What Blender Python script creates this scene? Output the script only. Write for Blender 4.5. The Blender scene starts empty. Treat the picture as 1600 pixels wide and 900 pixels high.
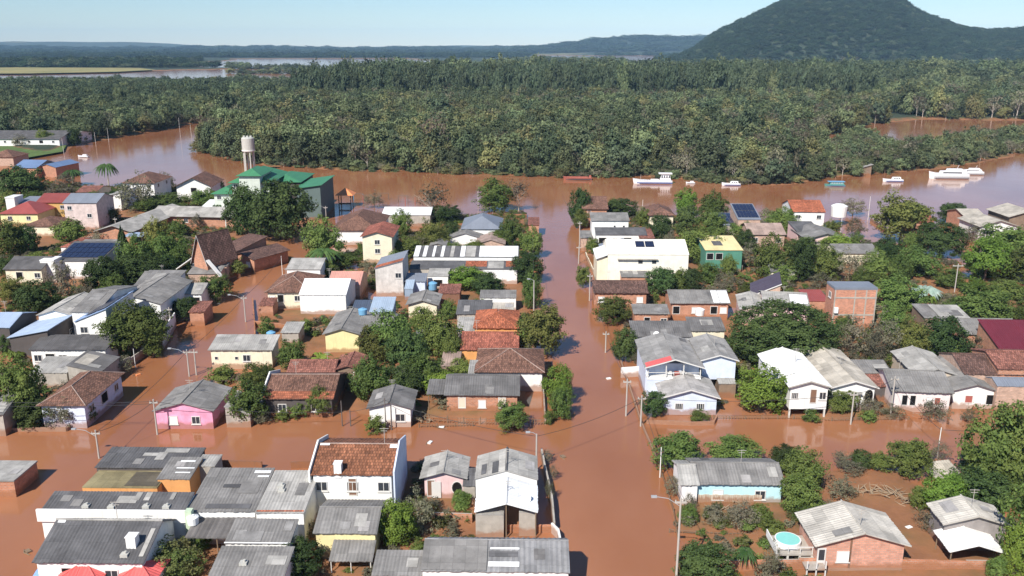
# Flooded riverside town seen from the air: everything is built here in metres, z = 0 is the flood level.
import bpy, bmesh, math, random
import numpy as np
from mathutils import Vector, Matrix
R = math.radians
scene = bpy.context.scene
COL = scene.collection

# ------------------------------------------------------------------ camera, sky, sun, exposure
cam = bpy.data.objects.new('camera', bpy.data.cameras.new('camera'))
COL.objects.link(cam)
cam.location = (0, 0, 50.0)
cam.rotation_euler = (R(90 - 15.6816), 0, 0)
cam.data.sensor_width = 36.0
cam.data.lens = 30.375
cam.data.clip_start = 1.0
cam.data.clip_end = 60000.0
scene.camera = cam

SUN_EL, SUN_AZ = R(44), R(209)          # azimuth clockwise from +Y: the sun stands behind the camera, to the left
world = bpy.data.worlds.new('World'); scene.world = world; world.use_nodes = True
wn = world.node_tree.nodes; wl = world.node_tree.links
sky = wn.new('ShaderNodeTexSky'); sky.sky_type = 'NISHITA'; sky.sun_disc = False
sky.sun_elevation = SUN_EL; sky.sun_rotation = SUN_AZ
sky.altitude = 50; sky.air_density = 1.0; sky.dust_density = 0.0; sky.ozone_density = 8.0
wl.new(sky.outputs[0], wn['Background'].inputs[0]); wn['Background'].inputs[1].default_value = 0.078
sun = bpy.data.objects.new('sun', bpy.data.lights.new('sun', 'SUN')); COL.objects.link(sun)
sun.data.energy = 4.6; sun.data.angle = R(0.53); sun.data.color = (1.0, 0.95, 0.87)
to_sun = Vector((math.sin(SUN_AZ) * math.cos(SUN_EL), math.cos(SUN_AZ) * math.cos(SUN_EL), math.sin(SUN_EL)))
sun.rotation_euler = to_sun.to_track_quat('Z', 'Y').to_euler()
sun.location = (-200, -300, 400)
scene.view_settings.view_transform = 'Standard'; scene.view_settings.look = 'None'
scene.view_settings.exposure = 0.58; scene.view_settings.gamma = 1.0
scene.render.engine = 'CYCLES'
scene.cycles.max_bounces = 6; scene.cycles.diffuse_bounces = 3; scene.cycles.glossy_bounces = 2
scene.cycles.transmission_bounces = 3; scene.cycles.volume_bounces = 0; scene.cycles.transparent_max_bounces = 4
scene.cycles.caustics_reflective = False; scene.cycles.caustics_refractive = False

# ------------------------------------------------------------------ materials
MATS = {}
MUD = (0.27, 0.115, 0.05)
def new_mat(name):
    m = bpy.data.materials.new(name); m.use_nodes = True
    nt = m.node_tree; nt.nodes.clear()
    return m, nt, nt.nodes, nt.links
def N(nodes, t, **kw):
    n = nodes.new(t)
    for k, v in kw.items():
        if k[0] == '_': n.inputs[k[1:]].default_value = v
        else: setattr(n, k, v)
    return n
def mixc(nodes, links, fac, a, b, mode='MIX'):
    m = nodes.new('ShaderNodeMix'); m.data_type = 'RGBA'; m.blend_type = mode
    for sock, v in ((m.inputs[0], fac), (m.inputs[6], a), (m.inputs[7], b)):
        if isinstance(v, (int, float)): sock.default_value = v
        elif isinstance(v, tuple): sock.default_value = (v[0], v[1], v[2], 1)
        else: links.new(v, sock)
    return m.outputs[2]
def sc(c, f): return tuple(min(1, x * f) for x in c)
def coords(nodes, links):
    tc = nodes.new('ShaderNodeTexCoord'); oi = nodes.new('ShaderNodeObjectInfo')
    mu = N(nodes, 'ShaderNodeMath', operation='MULTIPLY'); links.new(oi.outputs['Random'], mu.inputs[0]); mu.inputs[1].default_value = 60
    ad = N(nodes, 'ShaderNodeVectorMath', operation='ADD'); links.new(tc.outputs['Object'], ad.inputs[0]); links.new(mu.outputs[0], ad.inputs[1])
    return tc.outputs['Object'], ad.outputs[0], oi.outputs['Random']
def noise(nodes, links, vec, scale, detail=4, rough=.6):
    n = N(nodes, 'ShaderNodeTexNoise', _Scale=scale, _Detail=detail, _Roughness=rough); links.new(vec, n.inputs['Vector']); return n.outputs[0]
def ramp(nodes, links, fac, lo, hi):
    m = nodes.new('ShaderNodeMapRange')
    m.inputs[1].default_value = lo; m.inputs[2].default_value = hi; links.new(fac, m.inputs[0]); return m.outputs[0]
def finish(nt, nodes, links, col, rough=.85, bump=None, bstr=.3, bdist=.05, metal=0, spec=.3):
    b = nodes.new('ShaderNodeBsdfPrincipled'); o = nodes.new('ShaderNodeOutputMaterial')
    if isinstance(col, tuple): b.inputs['Base Color'].default_value = (*col, 1)
    else: links.new(col, b.inputs['Base Color'])
    b.inputs['Roughness'].default_value = rough; b.inputs['Metallic'].default_value = metal; b.inputs['Specular IOR Level'].default_value = spec
    if bump is not None:
        bp = nodes.new('ShaderNodeBump'); bp.inputs['Strength'].default_value = bstr; bp.inputs['Distance'].default_value = bdist
        links.new(bump, bp.inputs['Height']); links.new(bp.outputs[0], b.inputs['Normal'])
    links.new(b.outputs[0], o.inputs[0])
    return b
def wall_mat(name, c, var=.12, stain=True, brick=False):
    m, nt, n, l = new_mat('wall_' + name)
    oc, vec, rnd = coords(n, l)
    if brick:
        # brick courses (fine relief): project on x+y and z
        s = n.new('ShaderNodeSeparateXYZ'); l.new(oc, s.inputs[0])
        a = N(n, 'ShaderNodeMath', operation='ADD'); l.new(s.outputs[0], a.inputs[0]); l.new(s.outputs[1], a.inputs[1])
        cb = n.new('ShaderNodeCombineXYZ'); l.new(a.outputs[0], cb.inputs[0]); l.new(s.outputs[2], cb.inputs[1])
        bt = n.new('ShaderNodeTexBrick'); l.new(cb.outputs[0], bt.inputs[0])
        bt.inputs['Color1'].default_value = (*sc(c, 1.12), 1); bt.inputs['Color2'].default_value = (*sc(c, .8), 1)
        bt.inputs['Mortar'].default_value = (*sc((.45, .36, .3), .9), 1); bt.inputs['Scale'].default_value = 1.0
        bt.inputs['Brick Width'].default_value = .42; bt.inputs['Row Height'].default_value = .2; bt.inputs['Mortar Size'].default_value = .02
        base = bt.outputs[0]
    else:
        base = c
    f = ramp(n, l, noise(n, l, vec, .9, 5), .3, .7)
    col = mixc(n, l, f, (1 - var,) * 3, (1 + var * .4,) * 3)
    col = mixc(n, l, 1.0, base, col, 'MULTIPLY')
    if stain:                                    # mud left on the wall by the falling water
        g = n.new('ShaderNodeNewGeometry'); s2 = n.new('ShaderNodeSeparateXYZ'); l.new(g.outputs['Position'], s2.inputs[0])
        nz = noise(n, l, vec, .8, 5)
        ad = N(n, 'ShaderNodeMath', operation='MULTIPLY_ADD'); l.new(nz, ad.inputs[0]); ad.inputs[1].default_value = -1.5; l.new(s2.outputs[2], ad.inputs[2])
        st = n.new('ShaderNodeMapRange'); l.new(ad.outputs[0], st.inputs[0]); st.inputs[1].default_value = -.10; st.inputs[2].default_value = .32; st.inputs[3].default_value = .72; st.inputs[4].default_value = 0
        col = mixc(n, l, st.outputs[0], col, MUD)
        # long rain streaks under the eaves and grime
        mp = n.new('ShaderNodeMapping'); mp.inputs['Scale'].default_value = (2.2, 2.2, .18); l.new(vec, mp.inputs[0])
        sk = ramp(n, l, noise(n, l, mp.outputs[0], 1.6, 3), .56, .78)
        mu = N(n, 'ShaderNodeMath', operation='MULTIPLY'); l.new(sk, mu.inputs[0]); mu.inputs[1].default_value = .35
        col = mixc(n, l, mu.outputs[0], col, sc(c, .45) if sum(c) > .4 else sc(c, .7))
    finish(nt, n, l, col, .9, noise(n, l, vec, 9, 3), .15, .03)
    MATS['w_' + name] = m
for nm, c in dict(white=(.80, .79, .76), pink=(.80, .36, .52), palepink=(.74, .52, .51), palepink2=(.76, .66, .64), cream=(.76, .69, .52), cream2=(.82, .77, .66),
                  yellow=(.78, .68, .36), concrete=(.42, .38, .33), lblue=(.62, .68, .80), turq=(.48, .73, .78), dark=(.10, .085, .08), wood=(.24, .17, .12),
                  orange=(.68, .33, .12), rust=(.22, .11, .07), rustwall=(.30, .16, .10), ochre=(.55, .34, .12), bluem=(.26, .33, .42), palegreen=(.58, .62, .54),
                  dgreenwall=(.12, .16, .15), greenwall=(.09, .25, .18), stained=(.62, .58, .54), stained2=(.66, .54, .50), palewood=(.55, .46, .36), greywood=(.30, .27, .26)).items():
    wall_mat(nm, c, .25 if nm in ('concrete', 'stained', 'stained2', 'greywood', 'wood', 'pink') else .12)
for nm, c in dict(brick=(.52, .22, .12), palebrick=(.55, .36, .27), brickframe=(.60, .24, .14), brick2=(.62, .30, .21)).items():
    wall_mat(nm, c, .2, True, True)

def roof_mat(name, c, kind='sheet', rough=.8, var=.3, metal=0, spec=.3):
    m, nt, n, l = new_mat('roof_' + name)
    oc, vec, rnd = coords(n, l)
    bt = n.new('ShaderNodeTexBrick'); l.new(vec, bt.inputs[0]); bt.inputs['Scale'].default_value = 1.0; bt.inputs['Bias'].default_value = 0
    if kind == 'sheet':
        v = .16; bt.inputs['Brick Width'].default_value = 1.15; bt.inputs['Row Height'].default_value = 1.9; bt.inputs['Mortar Size'].default_value = .018
        bt.offset = 0
        bt.inputs['Color1'].default_value = (*sc(c, 1 - v), 1); bt.inputs['Color2'].default_value = (*sc(c, 1 + v), 1); bt.inputs['Mortar'].default_value = (*sc(c, .72), 1)
    elif kind == 'metal':
        bt.inputs['Brick Width'].default_value = 1.1; bt.inputs['Row Height'].default_value = 30; bt.inputs['Mortar Size'].default_value = .02; bt.offset = 0
        bt.inputs['Color1'].default_value = (*sc(c, .95), 1); bt.inputs['Color2'].default_value = (*sc(c, 1.04), 1); bt.inputs['Mortar'].default_value = (*sc(c, .8), 1)
    else:
        bt.inputs['Brick Width'].default_value = .3; bt.inputs['Row Height'].default_value = .42; bt.inputs['Mortar Size'].default_value = .03
        bt.inputs['Color1'].default_value = (*sc(c, .62), 1); bt.inputs['Color2'].default_value = (*sc(c, 1.38), 1); bt.inputs['Mortar'].default_value = (*sc(c, .4), 1)
    big = ramp(n, l, noise(n, l, vec, .35, 6, .7), .32, .68)
    col = mixc(n, l, 1.0, bt.outputs[0], mixc(n, l, big, (1 - var,) * 3, (1 + var * .5,) * 3), 'MULTIPLY')
    # lichen and soot blotches
    bl = ramp(n, l, noise(n, l, vec, 1.7, 6, .75), .55, .75)
    mu = N(n, 'ShaderNodeMath', operation='MULTIPLY'); l.new(bl, mu.inputs[0]); mu.inputs[1].default_value = .12 if kind == 'metal' else .55
    col = mixc(n, l, mu.outputs[0], col, sc(c, .45))
    finish(nt, n, l, col, rough, noise(n, l, vec, 14, 3), .2, .03, metal, spec)
    MATS['r_' + name] = m
for nm, c in dict(grey=(.215, .205, .195), grey2=(.155, .148, .145), grey3=(.27, .26, .25), lgrey=(.36, .345, .32), lgrey2=(.37, .35, .32), dgrey=(.115, .112, .115),
                  charcoal=(.105, .10, .10), beige=(.43, .39, .33), beige2=(.50, .465, .41), corr=(.25, .247, .25), pinkgrey=(.34, .25, .21), stainroof=(.37, .35, .335),
                  moss=(.26, .22, .12), dmoss=(.13, .11, .08), drib=(.14, .13, .125)).items():
    roof_mat(nm, c, 'sheet', .85, .36)
for nm, c in dict(white=(.80, .80, .79), white2=(.78, .77, .74), creamroof=(.80, .76, .67), green=(.055, .21, .10), blue=(.14, .21, .35), bluem=(.34, .42, .52), dblue=(.07, .09, .13),
                  bluep=(.34, .42, .55), slate=(.20, .22, .26), redm=(.70, .13, .12), redm2=(.30, .07, .06), maroon=(.14, .02, .032), dred=(.25, .06, .05),
                  salmon=(.58, .30, .24), yellowroof=(.74, .62, .32), violet=(.075, .06, .085), solarblue=(.25, .34, .52)).items():
    roof_mat(nm, c, 'metal', .55, .14, 0.0, .45)
for nm, c in dict(tile=(.27, .112, .060), tile2=(.38, .13, .07), brown=(.20, .105, .075), rust=(.27, .115, .085), red=(.42, .135, .07), red2=(.35, .12, .08), darkbrown=(.15, .085, .068)).items():
    roof_mat(nm, c, 'tile', .85, .4)
def plain(key, c, rough=.6, var=.1, spec=.4, metal=0):
    m, nt, n, l = new_mat(key); oc, vec, rnd = coords(n, l)
    f = noise(n, l, vec, 1.5, 4)
    finish(nt, n, l, mixc(n, l, f, sc(c, 1 - var), sc(c, 1 + var)), rough, None, metal=metal, spec=spec); MATS[key] = m
plain('glass', (.035, .04, .05), .12, .2, .6); plain('frame', (.62, .60, .57), .6); plain('door', (.20, .11, .07), .7); plain('doorpale', (.66, .58, .46), .7)
plain('shutter', (.78, .78, .76), .7); plain('shutter_red', (.36, .10, .08), .7); plain('opening_shade', (.012, .011, .011), .95, .1, .1)  # near-black colour paints the shade inside wall openings onto a flat panel
plain('solar', (.018, .024, .055), .18, .2, .6); plain('post', (.60, .57, .52), .8); plain('timber', (.20, .14, .09), .85, .3); plain('pole', (.42, .39, .35), .85, .15)
plain('pole_white', (.72, .70, .66), .8); plain('pole_dark', (.13, .11, .10), .85); plain('lamp', (.36, .37, .38), .5); plain('cable', (.05, .05, .05), .7)
plain('tank_blue', (.16, .36, .55), .5); plain('tank_white', (.80, .80, .78), .5); plain('tank_grey', (.46, .45, .41), .85, .25); plain('pool', (.25, .62, .55), .12, .1, .6)
plain('hull_white', (.80, .80, .80), .4); plain('hull_blue', (.10, .14, .32), .4); plain('hull_red', (.33, .10, .07), .8, .3); plain('hull_green', (.10, .28, .25), .5); plain('boat_dark', (.06, .06, .07), .5)
plain('tarp_blue', (.22, .36, .68), .7); plain('driftwood', (.30, .225, .15), .9, .3); plain('orange_roof', (.72, .26, .10), .7); plain('bark', (.16, .115, .08), .95, .35); plain('bark_pale', (.42, .37, .31), .95, .25)
plain('colgreen', (.48, .58, .42), .8)

def leaf_mat(key, c1, c2, trans=.33, rv=.35):
    m, nt, n, l = new_mat('leaves_' + key); oc, vec, rnd = coords(n, l)
    f = ramp(n, l, noise(n, l, vec, 3.0 if key != 'far' else 2.0, 3), .35, .65)
    col = mixc(n, l, f, c1, c2)
    g = n.new('ShaderNodeNewGeometry')
    hs = n.new('ShaderNodeHueSaturation'); l.new(col, hs.inputs['Color'])
    mr = n.new('ShaderNodeMapRange'); l.new(rnd, mr.inputs[0]); mr.inputs[3].default_value = 1 - rv; mr.inputs[4].default_value = 1 + rv; l.new(mr.outputs[0], hs.inputs['Value'])
    w = N(n, 'ShaderNodeMath', operation='MULTIPLY'); l.new(rnd, w.inputs[0]); w.inputs[1].default_value = 7.31
    fr = N(n, 'ShaderNodeMath', operation='FRACT'); l.new(w.outputs[0], fr.inputs[0])
    mh = n.new('ShaderNodeMapRange'); l.new(fr.outputs[0], mh.inputs[0]); mh.inputs[3].default_value = .478; mh.inputs[4].default_value = .515; l.new(mh.outputs[0], hs.inputs['Hue'])
    # each leaf clump its own tone
    isl = n.new('ShaderNodeMapRange'); l.new(g.outputs['Random Per Island'], isl.inputs[0]); isl.inputs[3].default_value = .78; isl.inputs[4].default_value = 1.22
    h2 = n.new('ShaderNodeHueSaturation'); l.new(hs.outputs[0], h2.inputs['Color']); l.new(isl.outputs[0], h2.inputs['Value'])
    d = n.new('ShaderNodeBsdfPrincipled'); d.inputs['Roughness'].default_value = .7; d.inputs['Specular IOR Level'].default_value = .2; l.new(h2.outputs[0], d.inputs['Base Color'])
    t = n.new('ShaderNodeBsdfTranslucent'); l.new(h2.outputs[0], t.inputs[0])
    mx = n.new('ShaderNodeMixShader'); mx.inputs[0].default_value = trans; l.new(d.outputs[0], mx.inputs[1]); l.new(t.outputs[0], mx.inputs[2])
    o = n.new('ShaderNodeOutputMaterial'); l.new(mx.outputs[0], o.inputs[0]); MATS['l_' + key] = m
leaf_mat('dark', (.050, .086, .026), (.088, .132, .040)); leaf_mat('mid', (.098, .150, .036), (.165, .216, .056)); leaf_mat('bright', (.115, .190, .030), (.175, .255, .044)); leaf_mat('fdark', (.070, .094, .050), (.108, .138, .072), .2, .35); leaf_mat('folive', (.150, .160, .060), (.225, .215, .095), .2, .35)
leaf_mat('yellow', (.125, .145, .036), (.195, .200, .056)); leaf_mat('grey', (.145, .142, .088), (.205, .188, .125)); leaf_mat('bare', (.125, .100, .065), (.16, .135, .09))
leaf_mat('palm', (.040, .095, .025), (.085, .150, .045)); leaf_mat('silver', (.20, .28, .24), (.32, .40, .36)); leaf_mat('eu', (.062, .088, .052), (.100, .132, .072), .2, .3); leaf_mat('weed', (.09, .12, .03), (.16, .15, .06))
leaf_mat('far', (.098, .130, .058), (.165, .190, .092), .2, .45); leaf_mat('hill', (.022, .044, .020), (.042, .066, .030), .1, .35)

# ------------------------------------------------------------------ mesh helpers
class MB:
    """collects faces; build() links them as one mesh object"""
    def __init__(s): s.v = []; s.f = []; s.m = []; s.cur = 0
    def add(s, vs, fs, mi=None):
        b = len(s.v); s.v += [tuple(x) for x in vs]; s.f += [tuple(i + b for i in f) for f in fs]; s.m += [s.cur if mi is None else mi] * len(fs)
    def box(s, x0, x1, y0, y1, z0, z1):
        s.add([(x0, y0, z0), (x1, y0, z0), (x1, y1, z0), (x0, y1, z0), (x0, y0, z1), (x1, y0, z1), (x1, y1, z1), (x0, y1, z1)],
              [(0, 3, 2, 1), (4, 5, 6, 7), (0, 1, 5, 4), (1, 2, 6, 5), (2, 3, 7, 6), (3, 0, 4, 7)])
    def obox(s, E, U, S, Nn, t):
        """slab on the parallelogram E,U,S, thickness t along Nn"""
        p = [E, E + U, E + U + S, E + S]; q = [a + Nn * t for a in p]
        s.add(p + q, [(3, 2, 1, 0), (4, 5, 6, 7), (0, 1, 5, 4), (1, 2, 6, 5), (2, 3, 7, 6), (3, 0, 4, 7)])
    def tube(s, pts, rad, n=6, cap=True):
        pts = [Vector(p) for p in pts]
        if not hasattr(rad, '__len__'): rad = [rad] * len(pts)
        vs = []; fs = []
        for i, p in enumerate(pts):
            d = (pts[min(i + 1, len(pts) - 1)] - pts[max(i - 1, 0)]).normalized()
            a = d.orthogonal().normalized() if abs(d.z) < .99 else Vector((1, 0, 0)); a = (a - d * a.dot(d)).normalized(); b = d.cross(a)
            for k in range(n):
                t = 2 * math.pi * k / n; vs.append(p + (a * math.cos(t) + b * math.sin(t)) * rad[i])
        for i in range(len(pts) - 1):
            for k in range(n):
                k2 = (k + 1) % n; fs.append((i * n + k, i * n + k2, (i + 1) * n + k2, (i + 1) * n + k))
        if cap: fs += [tuple(range(n))[::-1], tuple((len(pts) - 1) * n + k for k in range(n))]
        s.add(vs, fs)
    def cyl(s, x, y, z0, z1, r0, r1=None, n=14):
        s.tube([(x, y, z0), (x, y, z1)], [r0, r0 if r1 is None else r1], n)
    def mesh(s, name, mats):
        me = bpy.data.meshes.new(name); me.from_pydata(s.v, [], s.f)
        for m in (mats if isinstance(mats, (list, tuple)) else [mats]): me.materials.append(MATS[m] if isinstance(m, str) else m)
        if any(s.m): me.polygons.foreach_set('material_index', s.m)
        me.update(); return me
    def build(s, name, mats, parent=None, loc=None, rz=0):
        return link(name, s.mesh(name, mats), parent, loc, rz)
def link(name, me, parent=None, loc=None, rz=0):
    o = bpy.data.objects.new(name, me); COL.objects.link(o); o.parent = parent
    if loc is not None: o.location = loc
    if rz: o.rotation_euler.z = rz
    return o
def empty(name, loc, rz=0):
    o = bpy.data.objects.new(name, None); COL.objects.link(o); o.location = loc; o.rotation_euler.z = rz; o.empty_display_size = .5; return o
def tag(o, label, cat, group=None):
    o['label'] = label; o['category'] = cat; o['kind'] = 'thing'
    if group: o['group'] = group
    return o

# ------------------------------------------------------------------ terrain, water
def vnoise(x, y, seed=0):
    """smooth value noise on numpy arrays, about -1..1"""
    xi = np.floor(x); yi = np.floor(y); fx = x - xi; fy = y - yi
    fx = fx * fx * (3 - 2 * fx); fy = fy * fy * (3 - 2 * fy)
    def h(a, b):
        t = np.sin(a * 127.1 + b * 311.7 + seed * 74.7) * 43758.5453; return t - np.floor(t)
    return ((h(xi, yi) * (1 - fx) + h(xi + 1, yi) * fx) * (1 - fy) + (h(xi, yi + 1) * (1 - fx) + h(xi + 1, yi + 1) * fx) * fy) * 2 - 1
def fbm(x, y, s, seed=0, o=4):
    r = 0; a = .5
    for i in range(o): r = r + a * vnoise(x / s, y / s, seed + i); s *= .5; a *= .55
    return r
def inside(px, py, poly):
    res = np.zeros(px.shape, bool); n = len(poly)
    for i in range(n):
        x0, y0 = poly[i]; x1, y1 = poly[(i + 1) % n]
        if y0 == y1: continue
        c = ((y0 > py) != (y1 > py)) & (px < (x1 - x0) * (py - y0) / (y1 - y0) + x0); res ^= c
    return res
def pdist(px, py, poly):
    d = np.full(px.shape, 1e9); n = len(poly)
    for i in range(n):
        x0, y0 = poly[i]; x1, y1 = poly[(i + 1) % n]; vx, vy = x1 - x0, y1 - y0; L = vx * vx + vy * vy + 1e-9
        t = np.clip(((px - x0) * vx + (py - y0) * vy) / L, 0, 1); d = np.minimum(d, np.hypot(px - x0 - t * vx, py - y0 - t * vy))
    return d
def sdf(px, py, poly): return np.where(inside(px, py, poly), 1, -1) * pdist(px, py, poly)
BLOCKS = [[(-50.2, 251.7), (-29.2, 258.7), (7.0, 267.1), (6.2, 194.6), (5.3, 134.9), (5.1, 109.2), (-8.7, 107.9), (-33.4, 109.2), (-47.0, 103.6), (-47.4, 109.6), (-46.0, 127.6), (-46.7, 151.8), (-47.7, 188.8), (-48.1, 210.7)], [(23.1, 267.1), (42.1, 267.1), (75.8, 251.7), (90.5, 225.5), (107.3, 207.3), (115.1, 178.1), (74.7, 110.7), (55.4, 111.3), (18.6, 110.4), (17.0, 134.9), (17.6, 183.3)], [(-242.7, 326.2), (-182.1, 331.1), (-147.0, 318.5), (-111.5, 318.5), (-61.4, 247.0), (-56.9, 227.9), (-63.1, 207.3), (-61.0, 178.1), (-63.5, 164.0), (-60.3, 139.6), (-59.9, 123.6), (-59.5, 109.6), (-86.0, 106.5)], [(-47.7, 95.6), (-37.0, 96.5), (-24.7, 94.0), (-11.3, 99.6), (-4.0, 97.8), (4.0, 98.2), (5.1, 87.2), (4.7, 67.9), (-50.2, 67.9), (-48.5, 75.4), (-49.3, 81.3)], [(18.8, 95.6), (24.4, 96.5), (39.9, 97.8), (46.9, 95.6), (69.4, 101.7), (49.1, 67.9), (16.1, 67.9), (17.3, 79.4)]]          # town blocks: muddy yards just at flood level
YARDS = [[(-50.4, 164.9), (-41.2, 166.7), (-30.5, 164.0), (-25.3, 163.1), (-21.5, 144.6), (-25.9, 137.4), (-34.0, 130.4), (-38.2, 134.9), (-44.7, 144.6)], [(17.9, 88.7), (24.3, 89.3), (31.8, 87.2), (31.5, 81.9), (22.4, 81.2), (17.9, 81.7)], [(-10.2, 87.8), (-4.5, 87.2), (-4.3, 83.4), (-8.9, 83.4)], [(-5.6, 267.1), (4.8, 263.9), (4.1, 247.0), (-5.6, 248.9)], [(-135.3, 223.2), (-120.7, 217.9), (-112.7, 199.5), (-112.6, 183.3)], [(38.3, 95.5), (47.1, 96.1), (48.2, 91.7), (44.2, 85.9), (38.2, 87.0)], [(37.2, 116.2), (54.8, 113.9), (53.3, 110.4), (39.9, 110.2)], [(63.9, 113.9), (75.7, 118.6), (74.1, 109.6), (60.3, 91.7), (57.6, 98.2)], [(-27.1, 91.7), (-21.4, 85.9), (-19.7, 78.3), (-23.4, 77.1)], [(-18.9, 80.7), (-13.3, 79.4), (-11.9, 73.8), (-18.7, 73.3)], [(-20.3, 164.0), (-9.7, 155.7), (-7.9, 123.6), (-21.9, 113.9), (-26.5, 129.0)], [(-110.5, 207.3), (-84.0, 221.6), (-64.7, 183.3), (-78.1, 168.5), (-91.1, 168.5)], [(46.4, 183.3), (70.4, 183.3), (75.5, 168.5), (87.2, 155.7), (71.4, 129.0), (51.0, 129.0), (55.7, 155.7)], [(62.8, 217.9), (107.6, 221.6), (90.1, 183.3), (53.5, 183.3)], [(-41.0, 225.5), (-27.8, 229.5), (-22.1, 207.3), (-35.7, 194.6)], [(18.3, 183.3), (27.3, 168.5), (24.8, 159.8), (17.1, 164.0)], [(-142.9, 304.0), (-106.6, 304.0), (-88.2, 267.1), (-113.7, 251.7)], [(-34.7, 83.2), (-32.1, 81.7), (-31.5, 76.0), (-34.2, 78.3)]]            # raised mud yards
LANDS = [
    ([(-155.2, 430.0), (-135.8, 404.5), (-105.5, 375.4), (-81.6, 367.2), (-63.6, 357.5), (-42.2, 355.6), (-25.8, 348.3), (-7.8, 348.3), (12.7, 341.2), (37.8, 339.5), (51.2, 344.7), (64.6, 334.4), (77.3, 324.7), (95.3, 320.0), (109.7, 327.8), (149.0, 416.9), (174.9, 491.7), (220.2, 568.5), (293.5, 619.2), (355.1, 608.4), (640, 560), (1100, 1200), (-1100, 1200), (-700, 610), (-200.1, 582.8)], 1.6),
    ([(-900, 640), (-360.6, 491.7), (-258.1, 438.3), (-219.6, 402.1), (-215.1, 416.9), (-230.5, 455.8), (-220.5, 484.7), (-213.2, 529.4), (-206.9, 603.1), (-205, 640), (-205, 1200), (-1300, 1200)], 1.6),
    ([(109.7, 327.8), (136.8, 341.2), (157.4, 353.7), (177.6, 363.3), (212.3, 388.3), (245.8, 416.9), (303.5, 458.8), (348.8, 529.4), (290.5, 495.2), (234.5, 455.8), (195.9, 422.0), (180.7, 411.8), (188.5, 449.8), (172.0, 449.8), (150.6, 416.9)], 1.2)]            # wooded banks and far land
LAKES = [[(-700, 1230), (-330, 1230), (-220, 1500), (-230, 1900), (-600, 2000), (-1000, 1500), (-900, 1300)], [(-720, 2090), (-560, 1950), (-230, 1900), (-150, 2600), (-420, 3600), (-1050, 3500), (-900, 2500)], [(-1500, 1250), (-900, 1250), (-880, 1330), (-1500, 1380)], [(20, 2650), (420, 2550), (850, 3500), (800, 5100), (60, 4900)], [(-200, 5200), (500, 5000), (900, 5600), (0, 5900)], [(560, 745), (900, 800), (900, 1000), (640, 900)], [(-1600, 4200), (-600, 4100), (-500, 4700), (-1700, 4900)]]            # flooded fields far off
HILLX = ([0.1569, 0.1869, 0.2032, 0.2125, 0.2239, 0.2389, 0.2568, 0.2853, 0.3031, 0.3209, 0.3566, 0.3922, 0.4243, 0.4422, 0.4636, 0.4992, 0.5277, 0.5705, 0.6419, 0.7131, 0.9984], [0, 12.1, 32.1, 52.1, 76.6, 98.8, 123.2, 163.2, 185.4, 198.8, 203.2, 203.2, 194.3, 156.6, 132.1, 101.0, 89.9, 94.3, 105.4, 87.7, 52.1])             # (bearing tangent, height) of the table mountain as it stands 3 km off
HILL_D = 3000.0
def height(x, y):
    h = np.full(x.shape, -1.6)
    nz = fbm(x, y, 9, 3)
    for P in BLOCKS:
        s = sdf(x, y, P); h = np.maximum(h, np.clip(-1.2 + np.clip(s + 1.0, 0, 4) * .34, -1.6, .10) + nz * .42 * (s > -1))
    for P in YARDS:
        s = sdf(x, y, P); h = np.maximum(h, np.clip(s * .25 + .05, -1, .22) + nz * .16 + fbm(x, y, 2.2, 41) * .06 - .04)
    for P, top in LANDS:
        s = sdf(x, y, P) + fbm(x, y, 26, 8) * 7; h = np.maximum(h, np.clip(s * .16, -1.6, top))
    far = y > 1150
    hf = np.where(far, 1.6, -9)
    for P in LAKES: hf = np.where(inside(x + fbm(x, y, 260, 4) * 70, y + fbm(x, y, 300, 6) * 60, P), -1.2, hf)
    h = np.maximum(h, np.where(far, hf, -9)); h = np.where(far, np.where(hf < 0, hf, h), h)
    # table mountain and the low ridges behind
    t = x / np.maximum(y, 1); hp = np.interp(t, HILLX[0], HILLX[1], left=0, right=HILLX[1][-1])
    dd = (y - HILL_D) / np.where(y < HILL_D, 900., 700.)
    w = np.clip(1 - dd * dd, 0, 1) ** .75
    h = h + np.where(y > 1500, hp * w * (1 + .05 * fbm(x, y, 300, 2)), 0) * (hp > 0)
    r1 = 70 * np.exp(-((y - 6200) / 900) ** 2) * np.clip((x + 200) / 900, 0, 1) * (1 + .5 * fbm(x, y, 900, 5)) * np.where(y > 4000, 1, 0)
    r2 = 95 * np.exp(-((y - 9900) / 700) ** 2) * np.clip(.55 + .7 * fbm(x, y, 2200, 9), .2, 1.2) * np.where(y > 8000, 1, 0)
    r3 = 24 * np.exp(-((y - 7600) / 700) ** 2) * (1 + .8 * fbm(x, y, 700, 15)) * np.where(y > 5000, 1, 0)
    return h + r1 + r2 + r3
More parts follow.
